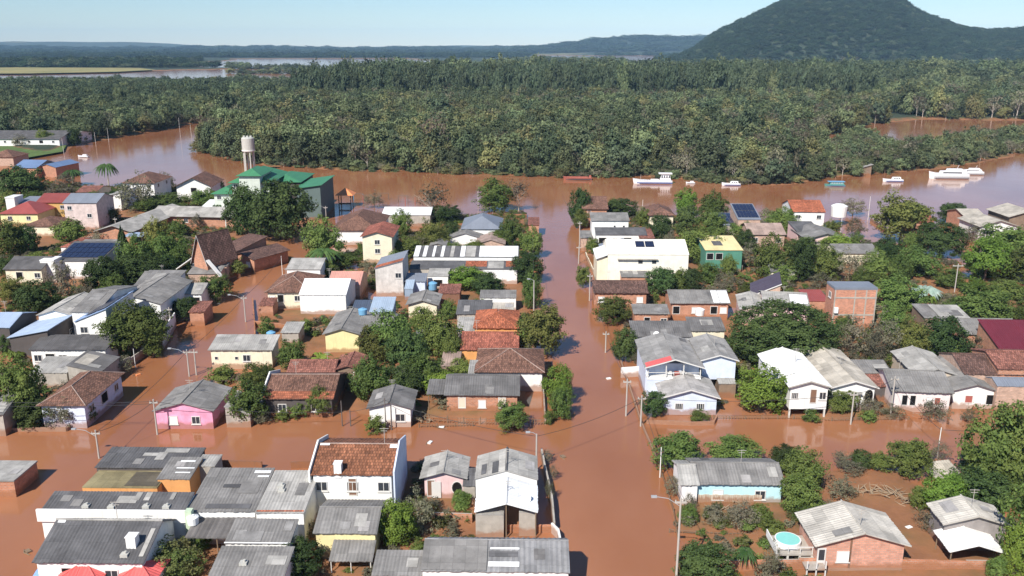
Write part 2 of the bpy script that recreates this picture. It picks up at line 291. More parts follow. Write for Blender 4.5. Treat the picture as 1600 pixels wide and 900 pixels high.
def terrain():
    na, nr = 330, 330
    ang = np.linspace(R(-52), R(52), na); rad = 30 * (12000 / 30) ** np.linspace(0, 1, nr); rad[0] = 5
    A, Rr = np.meshgrid(ang, rad); X = np.sin(A) * Rr; Y = np.cos(A) * Rr - 12
    Z = height(X, Y)
    me = bpy.data.meshes.new('ground'); v = np.stack([X, Y, Z], -1).reshape(-1, 3)
    i = np.arange(na * (nr - 1)).reshape(nr - 1, na)[:, :-1]
    f = np.stack([i, i + 1, i + na + 1, i + na], -1).reshape(-1, 4)
    me.vertices.add(len(v)); me.vertices.foreach_set('co', v.ravel()); me.loops.add(f.size); me.loops.foreach_set('vertex_index', f.ravel().astype(np.int32))
    me.polygons.add(len(f)); me.polygons.foreach_set('loop_start', np.arange(0, f.size, 4, dtype=np.int32)); me.polygons.foreach_set('loop_total', np.full(len(f), 4, np.int32))
    me.polygons.foreach_set('use_smooth', np.ones(len(f), bool)); me.update(calc_edges=True)
    m, nt, n, l = new_mat('ground_soil')
    g = n.new('ShaderNodeNewGeometry'); pos = g.outputs['Position']
    s = n.new('ShaderNodeSeparateXYZ'); l.new(pos, s.inputs[0])
    soil = mixc(n, l, ramp(n, l, noise(n, l, pos, .25, 6), .35, .65), (.30, .135, .062), (.22, .10, .05))
    gr = mixc(n, l, ramp(n, l, noise(n, l, pos, .4, 5), .35, .65), (.055, .075, .025), (.12, .12, .05))
    hm = n.new('ShaderNodeMapRange'); l.new(s.outputs[2], hm.inputs[0]); hm.inputs[1].default_value = .05; hm.inputs[2].default_value = .45
    nm = ramp(n, l, noise(n, l, pos, .12, 6, .7), .44, .60)
    mu = N(n, 'ShaderNodeMath', operation='MULTIPLY'); l.new(hm.outputs[0], mu.inputs[0]); l.new(nm, mu.inputs[1])
    col = mixc(n, l, mu.outputs[0], soil, gr)
    fm = n.new('ShaderNodeMapRange'); l.new(s.outputs[2], fm.inputs[0]); fm.inputs[1].default_value = .8; fm.inputs[2].default_value = 1.4
    wood = mixc(n, l, ramp(n, l, noise(n, l, pos, .02, 8, .75), .35, .65), (.022, .036, .022), (.050, .062, .034))
    fld = ramp(n, l, noise(n, l, pos, .0016, 5, .6), .58, .66)
    ym = n.new('ShaderNodeMapRange'); l.new(s.outputs[1], ym.inputs[0]); ym.inputs[1].default_value = 3400; ym.inputs[2].default_value = 4200
    mf = N(n, 'ShaderNodeMath', operation='MULTIPLY'); l.new(fld, mf.inputs[0]); l.new(ym.outputs[0], mf.inputs[1])
    wood = mixc(n, l, mf.outputs[0], wood, (.20, .17, .08))
    col = mixc(n, l, fm.outputs[0], col, wood)
    # bare rock on the steep band under the summit
    sn = n.new('ShaderNodeSeparateXYZ'); l.new(g.outputs['Normal'], sn.inputs[0])
    rz = n.new('ShaderNodeMapRange'); l.new(s.outputs[2], rz.inputs[0]); rz.inputs[1].default_value = 172; rz.inputs[2].default_value = 188
    rk = ramp(n, l, noise(n, l, pos, .012, 6, .7), .40, .55)
    mr = N(n, 'ShaderNodeMath', operation='MULTIPLY'); l.new(rz.outputs[0], mr.inputs[0]); l.new(rk, mr.inputs[1])
    col = mixc(n, l, mr.outputs[0], col, (.26, .22, .16))
    finish(nt, n, l, col, .9, noise(n, l, pos, 2.5, 5), .5, .12)
    me.materials.append(m)
    o = link('ground', me); o['kind'] = 'structure'; o['label'] = 'red mud ground and far wooded plain'
terrain()
def water():
    m, nt, n, l = new_mat('muddy_water')
    g = n.new('ShaderNodeNewGeometry'); pos = g.outputs['Position']
    mp = n.new('ShaderNodeMapping'); mp.inputs['Scale'].default_value = (1, .55, 1); l.new(pos, mp.inputs[0])
    f = ramp(n, l, noise(n, l, mp.outputs[0], .035, 5, .55), .36, .64)
    col = mixc(n, l, f, (.268, .104, .044), (.350, .152, .076))
    b = finish(nt, n, l, col, .11, None, spec=.5)
    b.inputs['IOR'].default_value = 1.333; b.inputs['Specular IOR Level'].default_value = .9
    w1 = noise(n, l, pos, .55, 3, .55); w2 = noise(n, l, mp.outputs[0], .09, 3, .5)
    ad = N(n, 'ShaderNodeMath', operation='MULTIPLY_ADD'); l.new(w2, ad.inputs[0]); ad.inputs[1].default_value = 3.0; l.new(w1, ad.inputs[2])
    bp = n.new('ShaderNodeBump'); bp.inputs['Strength'].default_value = .34; bp.inputs['Distance'].default_value = .06
    l.new(ad.outputs[0], bp.inputs['Height']); l.new(bp.outputs[0], b.inputs['Normal'])
    mb = MB(); xs = np.linspace(-9000, 9000, 19); ys = np.concatenate([[-300], np.linspace(0, 9000, 19)])
    for j in range(len(ys)):
        for i in range(len(xs)): mb.v.append((xs[i], ys[j], 0.0))
    for j in range(len(ys) - 1):
        for i in range(len(xs) - 1): k = j * len(xs) + i; mb.f.append((k, k + 1, k + len(xs) + 1, k + len(xs))); mb.m.append(0)
    o = mb.build('water', m); o['kind'] = 'structure'; o['label'] = 'muddy brown flood water covering streets and river'
water()
def field(name, poly, z, c1, c2, label):
    mb = MB(); mb.add([(x, y, z) for x, y in poly], [tuple(range(len(poly)))])
    m, nt, n, l = new_mat(name); g = n.new('ShaderNodeNewGeometry')
    finish(nt, n, l, mixc(n, l, ramp(n, l, noise(n, l, g.outputs['Position'], .012 if z > 1 else .2, 6), .35, .65), c1, c2), .95)
    o = mb.build(name, m); o['kind'] = 'structure'; o['label'] = label
for a in [
    ('field', [(-1900, 1600), (-1400, 1560), (-1100, 1540), (-850, 1570), (-740, 1660), (-720, 1800), (-820, 1960), (-1200, 2030), (-1900, 2000)], 2.6, (0.3, 0.25, 0.1), (0.2, 0.19, 0.075), 'straw coloured field beyond the woods'),
    ('lawn', [(-246.8, 388.3), (-220.9, 388.3), (-215.7, 416.9), (-227.3, 444.0), (-243.2, 446.8), (-277.4, 438.3)], 1.0, (0.11, 0.16, 0.04), (0.07, 0.11, 0.03), 'green factory lawn at the inlet')]: field(*a)

# ------------------------------------------------------------------ trees
rng = np.random.default_rng(7)
def leafcloud(seed, ncl, per, leaf, rx=.5, zc=.62, rz=.38, cr=.12, lump=.25, low=-.75, out=.6, shell=.62):
    """crown in a unit box: clumps of leaf faces spread through a lumpy ellipsoid"""
    g = np.random.default_rng(seed)
    d = g.normal(size=(ncl * 4, 3)); d /= np.linalg.norm(d, axis=1)[:, None]; d = d[d[:, 2] > low][:ncl]
    fr = g.uniform(0, 6.28, 9); am = 1 + lump * (np.sin(d[:, 0] * 4 + fr[0]) * np.sin(d[:, 1] * 4 + fr[1]) + .6 * np.sin(d[:, 2] * 6 + fr[2] + d[:, 0] * 5))
    rad = (shell + (1 - shell) * g.random(len(d)) ** .6) * am * .98
    nc = len(d) // 3 if shell > .45 else 0; d = np.concatenate([d, d[:nc]]); rad = np.concatenate([rad, rad[:nc] * g.uniform(.25, .7, nc)]); big = np.concatenate([np.ones(len(d) - nc), np.full(nc, 1.7)])
    c = d * rad[:, None] * np.array([rx, rx, rz]); c[:, 2] += zc
    size = cr * g.uniform(.6, 1.35, len(d))
    o = g.normal(size=(len(d), per, 3)); o /= np.linalg.norm(o, axis=2)[..., None]; o *= (g.random((len(d), per, 1)) ** .45)
    p = (c[:, None, :] + o * size[:, None, None] * np.array([1, 1, .8])).reshape(-1, 3)
    nrm = o * out + d[:, None, :] * .55 + np.array([0, 0, .35]) + g.normal(size=o.shape) * .45
    nrm = nrm.reshape(-1, 3); nrm /= np.linalg.norm(nrm, axis=1)[:, None]
    t = np.cross(nrm, g.normal(size=nrm.shape)); t /= np.linalg.norm(t, axis=1)[:, None]; b = np.cross(nrm, t)
    s = (leaf * g.uniform(.6, 1.5, len(p)) * np.repeat(big, per))[:, None]; k = g.uniform(.5, .9, len(p))[:, None]
    v = np.stack([p - t * s, p - b * s * k + nrm * s * .15, p + t * s, p + b * s * k + nrm * s * .15], 1).reshape(-1, 3)
    keep = True
    return v, len(p)
def cloud_mesh(name, mats, clouds, tubes=None):
    """clouds: list of (verts, nquads, material index); tubes: MB of trunk put after"""
    V = []; F = []; MI = []; off = 0
    for v, nq, mi in clouds:
        V.append(v); F.append(np.arange(nq * 4).reshape(-1, 4) + off); MI.append(np.full(nq, mi)); off += len(v)
    v = np.concatenate(V); f = np.concatenate(F); mi = np.concatenate(MI)
    me = bpy.data.meshes.new(name)
    if tubes is not None:
        tv = np.array(tubes.v); tf = [tuple(i + off for i in q) for q in tubes.f]
        me.from_pydata(np.concatenate([v, tv]).tolist(), [], f.tolist() + tf); mi = np.concatenate([mi, np.full(len(tf), len(mats) - 1)])
    else:
        me.from_pydata(v.tolist(), [], f.tolist())
    for m in mats: me.materials.append(MATS[m])
    me.polygons.foreach_set('material_index', mi.astype(np.int32)); me.update(); return me
def trunk_mb(seed, top=.62, r=.022, limbs=5, spread=.3, base=-.12):
    g = random.Random(seed); mb = MB()
    bend = (g.uniform(-.03, .03), g.uniform(-.03, .03))
    mb.tube([(0, 0, base), (bend[0] * .5, bend[1] * .5, top * .4), (bend[0], bend[1], top)], [r * 1.25, r, r * .55], 7)
    for k in range(limbs):
        a = 6.283 * (k + g.uniform(-.3, .3)) / limbs; z0 = top * g.uniform(.4, .85); z1 = min(.93, z0 + g.uniform(.15, .34)); s = spread * g.uniform(.6, 1.1)
        x0, y0 = bend[0] * z0 / top, bend[1] * z0 / top
        mb.tube([(x0, y0, z0), (x0 + math.cos(a) * s * .55, y0 + math.sin(a) * s * .55, z0 + (z1 - z0) * .55), (x0 + math.cos(a) * s, y0 + math.sin(a) * s, z1)], [r * .55, r * .38, r * .16], 5)
    return mb
def bare_mb(seed, depth=3):
    g = random.Random(seed); mb = MB()
    def br(p, d, ln, r, lev):
        q = p + d * ln; mid = p + d * ln * .5 + Vector((g.uniform(-1, 1), g.uniform(-1, 1), g.uniform(-.4, .6))) * ln * .08
        mb.tube([p, mid, q], [r, r * .8, r * .6], 5 if lev < 2 else 4, False)
        if lev >= depth: return
        for k in range(4 if lev == 0 else 3):
            nd = (d + Vector((g.uniform(-1, 1), g.uniform(-1, 1), g.uniform(-.25, .55))) * .95).normalized(); br(q if k else mid, nd, ln * g.uniform(.6, .85), r * .58, lev + 1)
    br(Vector((0, 0, -.1)), Vector((g.uniform(-.08, .08), g.uniform(-.08, .08), 1)).normalized(), .36, .02, 0)
    mb.v = [(x * .95, y * .95, z * .9) for x, y, z in mb.v]
    return mb
def frond_cloud(seed, n=14, segs=7, ln=.55, wd=.05, z0=.72, droop=.9, up=.35):
    g = random.Random(seed); V = []; nq = 0
    for k in range(n):
        a = 6.283 * k / n + g.uniform(-.2, .2); u = up * g.uniform(.5, 1.6); L = ln * g.uniform(.8, 1.1); prev = None
        for i in range(segs + 1):
            t = i / segs; rr = L * (t * .98); zz = z0 + u * t - droop * u * 1.9 * t * t
            w = wd * (math.sin(math.pi * (.12 + .86 * t)) ** .8); c = Vector((math.cos(a) * rr, math.sin(a) * rr, zz)); sd = Vector((-math.sin(a), math.cos(a), 0))
            cur = (c - sd * w - Vector((0, 0, w * .7)), c, c + sd * w - Vector((0, 0, w * .7)))
            if prev:
                V += [prev[0], prev[1], cur[1], cur[0], prev[1], prev[2], cur[2], cur[1]]; nq += 2
            prev = cur
    return np.array([tuple(v) for v in V]), nq
TREE = {}            # kind -> list of (crown mesh, trunk mesh)
def add_kind(kind, leafkey, n, fn, bark='bark', **tk):
    L = []
    for i in range(n):
        v, nq = fn(i); cm = cloud_mesh('crown', ['l_' + leafkey], [(v, nq, 0)])
        tm = (bare_mb(i + 40) if kind in ('bare',) else trunk_mb(i + hash_kind(kind), **tk)).mesh('trunk', bark); L.append((cm, tm))
    TREE[kind] = L
def hash_kind(k): return sum(ord(c) for c in k)
add_kind('mid', 'mid', 5, lambda i: leafcloud(10 + i, 150, 40, .021, zc=.50, rz=.50, cr=.115, lump=.2, low=-.85))
add_kind('dark', 'dark', 3, lambda i: leafcloud(30 + i, 160, 42, .020, zc=.50, rz=.50, cr=.105, lump=.11, shell=.72, low=-.85))
add_kind('bright', 'bright', 3, lambda i: leafcloud(50 + i, 140, 44, .020, zc=.50, rz=.50, cr=.115, lump=.16, shell=.68, low=-.85))
add_kind('yellow', 'yellow', 2, lambda i: leafcloud(60 + i, 150, 38, .020, zc=.52, rz=.48, cr=.10, lump=.24, low=-.85))
add_kind('grey', 'grey', 3, lambda i: leafcloud(70 + i, 95, 22, .021, zc=.50, rz=.48, cr=.12, lump=.3, shell=.4), limbs=8, r=.016)
add_kind('bush', 'mid', 2, lambda i: leafcloud(80 + i, 70, 26, .032, zc=.42, rz=.55, cr=.13, lump=.28), top=.45)
add_kind('bush2', 'weed', 1, lambda i: leafcloud(85 + i, 120, 40, .018, zc=.44, rz=.54, cr=.10, lump=.2), top=.45)
add_kind('big', 'mid', 1, lambda i: leafcloud(90, 260, 50, .015, zc=.52, rz=.48, cr=.085, lump=.2), limbs=8)
add_kind('giant', 'dark', 1, lambda i: leafcloud(95, 620, 46, .0105, zc=.44, rz=.53, cr=.055, lump=.07, low=-.8, shell=.8), limbs=10, spread=.42, top=.55)
add_kind('dome', 'dark', 1, lambda i: leafcloud(97, 280, 44, .015, zc=.44, rz=.53, cr=.075, lump=.08, low=-.7, shell=.8), limbs=8, spread=.4, top=.5)
add_kind('bare', 'bare', 2, lambda i: leafcloud(100 + i, 80, 7, .018, zc=.60, rz=.38, cr=.13, lump=.3, shell=.5), 'bark_pale')
def cone_cloud(i):
    v, nq = leafcloud(110 + i, 90, 26, .05, zc=.52, rz=.48, cr=.12, lump=.1)
    f = np.clip(1.12 - v[:, 2], .03, 1); v[:, 0] *= f; v[:, 1] *= f; return v, nq
add_kind('cone', 'dark', 1, cone_cloud, limbs=0)
add_kind('palm', 'palm', 2, lambda i: frond_cloud(120 + i, 34, wd=.045, z0=.68, up=.36), 'bark_pale', top=.70, limbs=0, r=.028)
add_kind('silver', 'silver', 1, lambda i: frond_cloud(130, 26, ln=.55, wd=.09, z0=.5, up=.4, droop=.75), top=.52, limbs=0, r=.05)
add_kind('banana', 'bright', 1, lambda i: frond_cloud(140, 9, ln=.5, wd=.10, z0=.35, up=.75, droop=.55), top=.38, limbs=0, r=.05)
# woods: taller, coarser trees
add_kind('wood_mid', 'far', 5, lambda i: leafcloud(200 + i, 85, 26, .036, zc=.50, rz=.50, cr=.14, lump=.38))
add_kind('wood_olive', 'folive', 1, lambda i: leafcloud(210 + i, 80, 24, .036, zc=.50, rz=.50, cr=.15, lump=.3))
add_kind('wood_dark', 'fdark', 2, lambda i: leafcloud(220 + i, 85, 26, .036, zc=.50, rz=.50, cr=.13, lump=.36))
add_kind('wood_grey', 'grey', 2, lambda i: leafcloud(230 + i, 45, 10, .034, zc=.58, rz=.40, cr=.15, lump=.35, shell=.4), 'bark_pale', limbs=8, r=.02)
add_kind('wood_bare', 'bare', 1, lambda i: leafcloud(240 + i, 40, 5, .03, zc=.62, rz=.36, cr=.15, lump=.3, shell=.5), 'bark_pale', limbs=9, r=.02)
add_kind('wood_hill', 'hill', 2, lambda i: leafcloud(245 + i, 70, 22, .040, zc=.50, rz=.50, cr=.15, lump=.22))
def euc_cloud(i):
    v, nq = leafcloud(250 + i, 70, 18, .05, zc=.66, rz=.34, cr=.13, lump=.35, low=-.95, shell=.35); v[:, 0] *= .9; return v, nq
add_kind('wood_euc', 'eu', 3, euc_cloud, 'bark_pale', limbs=5, r=.014, top=.8, spread=.2)
def plant(name, label, cat, group, kind, x, y, w, h, z=0.0, var=None, rz=None):
    ms = TREE[kind]; cm, tm = ms[(int(abs(x) * 7 + abs(y) * 3)) % len(ms) if var is None else var]
    e = empty(name, (x, y, z), rng.uniform(0, 6.28) if rz is None else rz); tag(e, label, cat, group)
    for nm, me in (('crown', cm), ('trunk', tm)):
        o = link(nm, me, e); o.scale = (w, w, h)
    return e
for nm, lab, cat, grp, kind, x, y, w, h in [
    ('shade_tree', 'dense dark green tree left of the blue-grey yard roof', 'tree', 'trees of the town yards', 'dark', -166.4, 290.83, 15.69, 10.59),
    ('thin_tree', 'thin grey-green scrubby tree behind the blue-grey yard roof', 'tree', 'trees of the town yards', 'grey', -149.84, 285.57, 13.67, 6.04),
    ('palm_tree', 'feathery palm left of the white riverside house', 'palm', 'palms of the town', 'palm', -148.14, 315.67, 8.31, 11.31),
    ('palm_tree', 'feathery palm right of the orange-roofed house edge', 'palm', 'palms of the town', 'palm', -162.54, 318.67, 8.39, 7.74),
    ('thin_tree', 'thin grey-green scrubby tree right of the light patched roof house', 'tree', 'trees of the town yards', 'grey', -116.79, 266.99, 11.38, 11.34),
    ('leafy_tree', 'leafy mid-green tree right of the light patched roof house', 'tree', 'trees of the town yards', 'mid', -109.37, 271.93, 15.13, 4.58),
    ('leafy_tree', 'leafy mid-green tree behind the open-gabled house', 'tree', 'trees of the town yards', 'mid', -102.22, 298.17, 5.08, 5.32),
    ('shade_tree', 'dense dark green tree in front of the L-shaped school', 'tree', 'trees of the town yards', 'dark', -72.01, 229.76, 10.41, 14.32),
    ('shade_tree', 'dense dark green tree left of the brown-roofed corner house', 'tree', 'trees of the town yards', 'dark', -61.41, 225.98, 16.36, 15.72),
    ('leafy_tree', 'olive yellow-green tree right of the pale two-storey house', 'tree', 'trees of the town yards', 'yellow', -116.49, 246.2, 5.57, 5.13),
    ('leafy_tree', 'leafy mid-green tree left of the orange flat roof house', 'tree', 'trees of the town yards', 'mid', -123.12, 207.21, 6.53, 9.06),
    ('shade_tree', 'dense dark green tree left of the orange flat roof house', 'tree', 'trees of the town yards', 'dark', -120.35, 209.7, 5.29, 7.4),
    ('leafy_tree', 'leafy mid-green tree right of the dark shed by bungalow', 'tree', 'trees of the town yards', 'mid', -115.69, 221.64, 8.34, 6.04),
    ('thin_tree', 'thin grey-green scrubby tree left of the white pergola', 'tree', 'trees of the town yards', 'grey', -108.88, 222.95, 6.99, 4.2),
    ('conical_tree', 'narrow dark conical tree in front of the white pergola', 'tree', 'trees of the town yards', 'cone', -95.27, 206.38, 3.59, 7.98),
    ('leafy_tree', 'olive yellow-green tree right of the white pergola', 'tree', 'trees of the town yards', 'yellow', -90.12, 213.99, 6.06, 8.18),
    ('leafy_tree', 'leafy mid-green tree right of the solar-roofed white house', 'tree', 'trees of the town yards', 'mid', -84.78, 189.08, 7.48, 8.69),
    ('leafy_tree', 'leafy mid-green tree left of the chapel with steep dark roof', 'tree', 'trees of the town yards', 'mid', -79.87, 193.24, 8.54, 8.65),
    ('shade_tree', 'dense dark green tree left of the grey slab-roofed house', 'tree', 'trees of the town yards', 'dark', -86.25, 175.56, 7.68, 7.48),
    ('leafy_tree', 'olive yellow-green tree in front of the solar-roofed white house', 'tree', 'trees of the town yards', 'yellow', -99.85, 166.06, 6.1, 5.82),
    ('shade_tree', 'dense dark green tree left of the rambling white house', 'tree', 'trees of the town yards', 'dark', -91.67, 159.54, 7.66, 6.52),
    ('thin_tree', 'thin grey-green scrubby tree left of the grey slab-roofed house', 'tree', 'trees of the town yards', 'grey', -91.12, 168.66, 5.66, 8.86),
    ('shade_tree', 'dense dark green tree between the grey slab-roofed house and the chapel with steep dark roof', 'tree', 'trees of the town yards', 'dark', -81.55, 183.29, 11.87, 6.33),
    ('leafy_tree', 'leafy mid-green tree between the chapel with steep dark roof and the grey double shed', 'tree', 'trees of the town yards', 'mid', -75.94, 191.06, 5.75, 6.26),
    ('street_tree', 'large dark green street tree behind the charcoal-roofed row', 'tree', 'trees of the town yards', 'big', -63.15, 137.52, 11.42, 8.74),
    ('leafy_tree', 'leafy mid-green tree right of the low white house', 'tree', 'trees of the town yards', 'mid', -60.32, 168.73, 6.06, 5.36),
    ('leafy_tree', 'olive yellow-green tree right of the chapel with steep dark roof', 'tree', 'trees of the town yards', 'yellow', -62.15, 187.63, 5.36, 4.03),
    ('conical_tree', 'narrow dark conical tree left of the brick yard hut', 'tree', 'trees of the town yards', 'cone', -65.49, 156.0, 1.51, 3.8),
    ('conical_tree', 'narrow dark conical tree between the brick yard hut and the low white house', 'tree', 'trees of the town yards', 'cone', -63.98, 155.21, 1.5, 3.53),
    ('shade_tree', 'dense dark green tree left of the brick yard hut', 'tree', 'trees of the town yards', 'dark', -61.61, 155.92, 5.01, 4.37),
    ('leafy_tree', 'leafy mid-green tree left of the white two-storey gable house', 'tree', 'trees of the town yards', 'mid', -44.83, 201.13, 8.87, 10.43),
    ('palm_tree', 'feathery palm behind the plain grey-roofed house', 'palm', 'palms of the town', 'palm', -43.15, 192.45, 8.26, 6.96),
    ('banana_plant', 'broad-leaved banana plant in front of the blue-roofed house', 'plant', 'banana plants', 'banana', -81.24, 132.51, 4.11, 3.75),
    ('leafy_tree', 'leafy mid-green tree right of the grey roof at left edge', 'tree', 'trees of the town yards', 'mid', -67.91, 110.43, 6.58, 9.17),
    ('shade_tree', 'dense dark green tree right of the grey roof at left edge', 'tree', 'trees of the town yards', 'dark', -64.76, 109.18, 6.51, 4.04),
    ('thin_tree', 'thin grey-green scrubby tree left of the brown hipped house by the street', 'tree', 'trees of the town yards', 'grey', -60.65, 107.87, 3.41, 4.07),
    ('thin_tree', 'thin grey-green scrubby tree right of the brown hipped house by the street', 'tree', 'trees of the town yards', 'grey', -59.26, 116.52, 3.47, 3.87),
    ('shrub', 'low green shrub in front of the cream bungalow', 'shrub', 'yard shrubs', 'bush', -45.1, 124.54, 4.49, 2.5),
    ('leafy_tree', 'leafy mid-green tree left of the brown-roofed house with orange eave', 'tree', 'trees of the town yards', 'mid', -38.54, 120.97, 4.38, 4.35),
    ('leafy_tree', 'leafy mid-green tree right of the pale lean-to', 'tree', 'trees of the town yards', 'mid', -36.4, 110.31, 5.85, 5.55),
    ('leafy_tree', 'leafy mid-green tree in front of the cream bungalow', 'tree', 'trees of the town yards', 'mid', -37.48, 124.21, 2.45, 2.93),
    ('leafy_tree', 'leafy mid-green tree right of the cream bungalow', 'tree', 'trees of the town yards', 'mid', -35.27, 130.47, 4.26, 4.71),
    ('banana_plant', 'broad-leaved banana plant left of the brown L-shaped house', 'plant', 'banana plants', 'banana', -31.02, 131.39, 4.51, 3.46),
    ('shrub', 'low green shrub left of the tin yard shed', 'shrub', 'yard shrubs', 'bush', -44.05, 147.39, 2.98, 2.68),
    ('shrub', 'low green shrub behind the tin yard shed', 'shrub', 'yard shrubs', 'bush', -37.05, 148.77, 2.65, 2.61),
    ('leafy_tree', 'leafy mid-green tree left of the leaning plank hut', 'tree', 'trees of the town yards', 'mid', -19.84, 134.57, 8.07, 8.17),
    ('shade_tree', 'dense dark green tree behind the plank henhouse', 'tree', 'trees of the town yards', 'dark', -16.03, 125.42, 6.76, 8.17),
    ('leafy_tree', 'leafy mid-green tree left of the plank henhouse', 'tree', 'trees of the town yards', 'mid', -20.55, 117.39, 5.99, 6.51),
    ('leafy_tree', 'leafy mid-green tree right of the plank henhouse', 'tree', 'trees of the town yards', 'mid', -13.13, 121.16, 5.57, 5.5),
    ('leafy_tree', 'leafy mid-green tree in front of the leaning plank hut', 'tree', 'trees of the town yards', 'mid', -12.07, 135.56, 6.82, 7.42),
    ('leafy_tree', 'bright fresh green tree right of the plank henhouse', 'tree', 'trees of the town yards', 'bright', -10.41, 119.78, 6.1, 3.48),
    ('shade_tree', 'dense dark green tree in front of the plank henhouse', 'tree', 'trees of the town yards', 'dark', -16.12, 118.78, 5.86, 4.73),
    ('leafy_tree', 'olive yellow-green tree behind the brown L-shaped house', 'tree', 'trees of the town yards', 'yellow', -22.06, 133.13, 6.49, 6.18),
    ('leafy_tree', 'leafy mid-green tree behind the small brown hut', 'tree', 'trees of the town yards', 'mid', -9.74, 131.2, 3.43, 5.83),
    ('leafy_tree', 'leafy mid-green tree right of the brown-roofed house with orange eave', 'tree', 'trees of the town yards', 'mid', -26.92, 112.12, 3.9, 3.87),
    ('shrub', 'low green shrub in front of the brown-roofed house with orange eave', 'shrub', 'yard shrubs', 'bush', -29.88, 111.33, 2.96, 2.26),
    ('shrub', 'low green shrub in front of the small white gabled house', 'shrub', 'yard shrubs', 'bush', -18.5, 106.56, 2.67, 2.48),
    ('leafy_tree', 'leafy mid-green tree in front of the long brick house with porch', 'tree', 'trees of the town yards', 'mid', -0.17, 107.41, 4.29, 3.95),
    ('leafy_tree', 'bright fresh green tree right of the long brick house with porch', 'tree', 'trees of the town yards', 'bright', 6.7, 116.24, 4.6, 5.79),
    ('leafy_tree', 'leafy mid-green tree right of the long brick house with porch', 'tree', 'trees of the town yards', 'mid', 6.86, 110.72, 3.13, 4.51),
    ('leafy_tree', 'olive yellow-green tree right of the red-tiled double house', 'tree', 'trees of the town yards', 'yellow', 5.05, 136.39, 8.17, 8.73),
    ('leafy_tree', 'leafy mid-green tree right of the flat grey outbuilding', 'tree', 'trees of the town yards', 'mid', 3.92, 163.11, 3.92, 6.97),
    ('shade_tree', 'dense dark green tree right of the long grey market shed', 'tree', 'trees of the town yards', 'dark', 3.23, 182.55, 7.24, 6.77),
    ('leafy_tree', 'leafy mid-green tree right of the brown-grey ridge house', 'tree', 'trees of the town yards', 'mid', 4.86, 205.72, 5.51, 7.25),
    ('leafy_tree', 'leafy mid-green tree between the brown-grey ridge house and the grey-roofed annex', 'tree', 'trees of the town yards', 'mid', 0.16, 215.36, 5.76, 8.25),
    ('leafy_tree', 'bright fresh green tree right of the white sheet shelter', 'tree', 'trees of the town yards', 'bright', -9.44, 177.69, 8.74, 4.58),
    ('shade_tree', 'dense dark green tree right of the ribbed panel shed', 'tree', 'trees of the town yards', 'dark', -4.93, 172.56, 6.87, 4.57),
    ('leafy_tree', 'leafy mid-green tree right of the brown-roofed corner house', 'tree', 'trees of the town yards', 'mid', -29.82, 229.01, 5.74, 7.31),
    ('leafy_tree', 'olive yellow-green tree behind the grey garden shed', 'tree', 'trees of the town yards', 'yellow', -19.91, 212.84, 7.69, 7.87),
    ('shade_tree', 'dense dark green tree left of the grey-roofed annex', 'tree', 'trees of the town yards', 'dark', -16.21, 222.61, 4.89, 5.74),
    ('bare_tree', 'almost bare brownish tree behind the white long roof building', 'tree', 'trees of the town yards', 'bare', -23.11, 252.59, 13.21, 12.12),
    ('leafy_tree', 'leafy mid-green tree right of the white long roof building', 'tree', 'trees of the town yards', 'mid', -5.61, 267.02, 11.59, 9.88),
    ('bare_tree', 'almost bare brownish tree left of the brown-roofed riverside house', 'tree', 'trees of the town yards', 'bare', 2.21, 267.76, 8.76, 11.06),
    ('leafy_tree', 'leafy mid-green tree right of the white two-storey gable house', 'tree', 'trees of the town yards', 'mid', -25.76, 207.47, 8.16, 4.81),
    ('thin_tree', 'thin grey-green scrubby tree left of the grey garden shed', 'tree', 'trees of the town yards', 'grey', -21.73, 211.55, 8.31, 4.56),
    ('shrub', 'low green shrub left of the white two-storey gable house', 'shrub', 'yard shrubs', 'bush', -34.35, 207.34, 7.34, 2.34),
    ('shade_tree', 'dense dark green tree left of the brown-roofed riverside house', 'tree', 'trees of the town yards', 'dark', 19.64, 248.22, 6.58, 10.01),
    ('leafy_tree', 'leafy mid-green tree in front of the brown-roofed riverside house', 'tree', 'trees of the town yards', 'mid', 19.34, 240.58, 4.33, 5.46),
    ('shade_tree', 'dense dark green tree right of the brown-roofed riverside house', 'tree', 'trees of the town yards', 'dark', 33.06, 258.54, 10.44, 5.35),
    ('leafy_tree', 'leafy mid-green tree left of the brown pyramid-roofed house', 'tree', 'trees of the town yards', 'mid', 37.58, 244.21, 4.58, 5.14),
    ('leafy_tree', 'bright fresh green tree right of the brown pyramid-roofed house', 'tree', 'trees of the town yards', 'bright', 52.98, 260.0, 6.88, 8.22),
    ('leafy_tree', 'leafy mid-green tree right of the brown pyramid-roofed house', 'tree', 'trees of the town yards', 'mid', 58.65, 248.59, 8.9, 8.93),
    ('shade_tree', 'dense dark green tree left of the solar carport', 'tree', 'trees of the town yards', 'dark', 47.37, 229.18, 6.82, 8.71),
    ('leafy_tree', 'leafy mid-green tree left of the solar carport', 'tree', 'trees of the town yards', 'mid', 52.75, 222.95, 6.99, 8.46),
    ('shade_tree', 'dense dark green tree right of the white two-storey box house', 'tree', 'trees of the town yards', 'dark', 38.55, 219.86, 6.56, 8.02),
    ('leafy_tree', 'leafy mid-green tree left of the yellow-roofed green shop', 'tree', 'trees of the town yards', 'mid', 44.26, 201.33, 10.14, 8.1),
    ('thin_tree', 'thin grey-green scrubby tree right of the mixed grey terrace', 'tree', 'trees of the town yards', 'grey', 38.86, 208.29, 4.92, 6.37),
    ('leafy_tree', 'leafy mid-green tree right of the brown-roofed riverside house', 'tree', 'trees of the town yards', 'mid', 32.27, 266.06, 5.59, 3.88),
    ('leafy_tree', 'leafy mid-green tree left of the grey roof by cream hall', 'tree', 'trees of the town yards', 'mid', 15.27, 178.8, 3.14, 4.73),
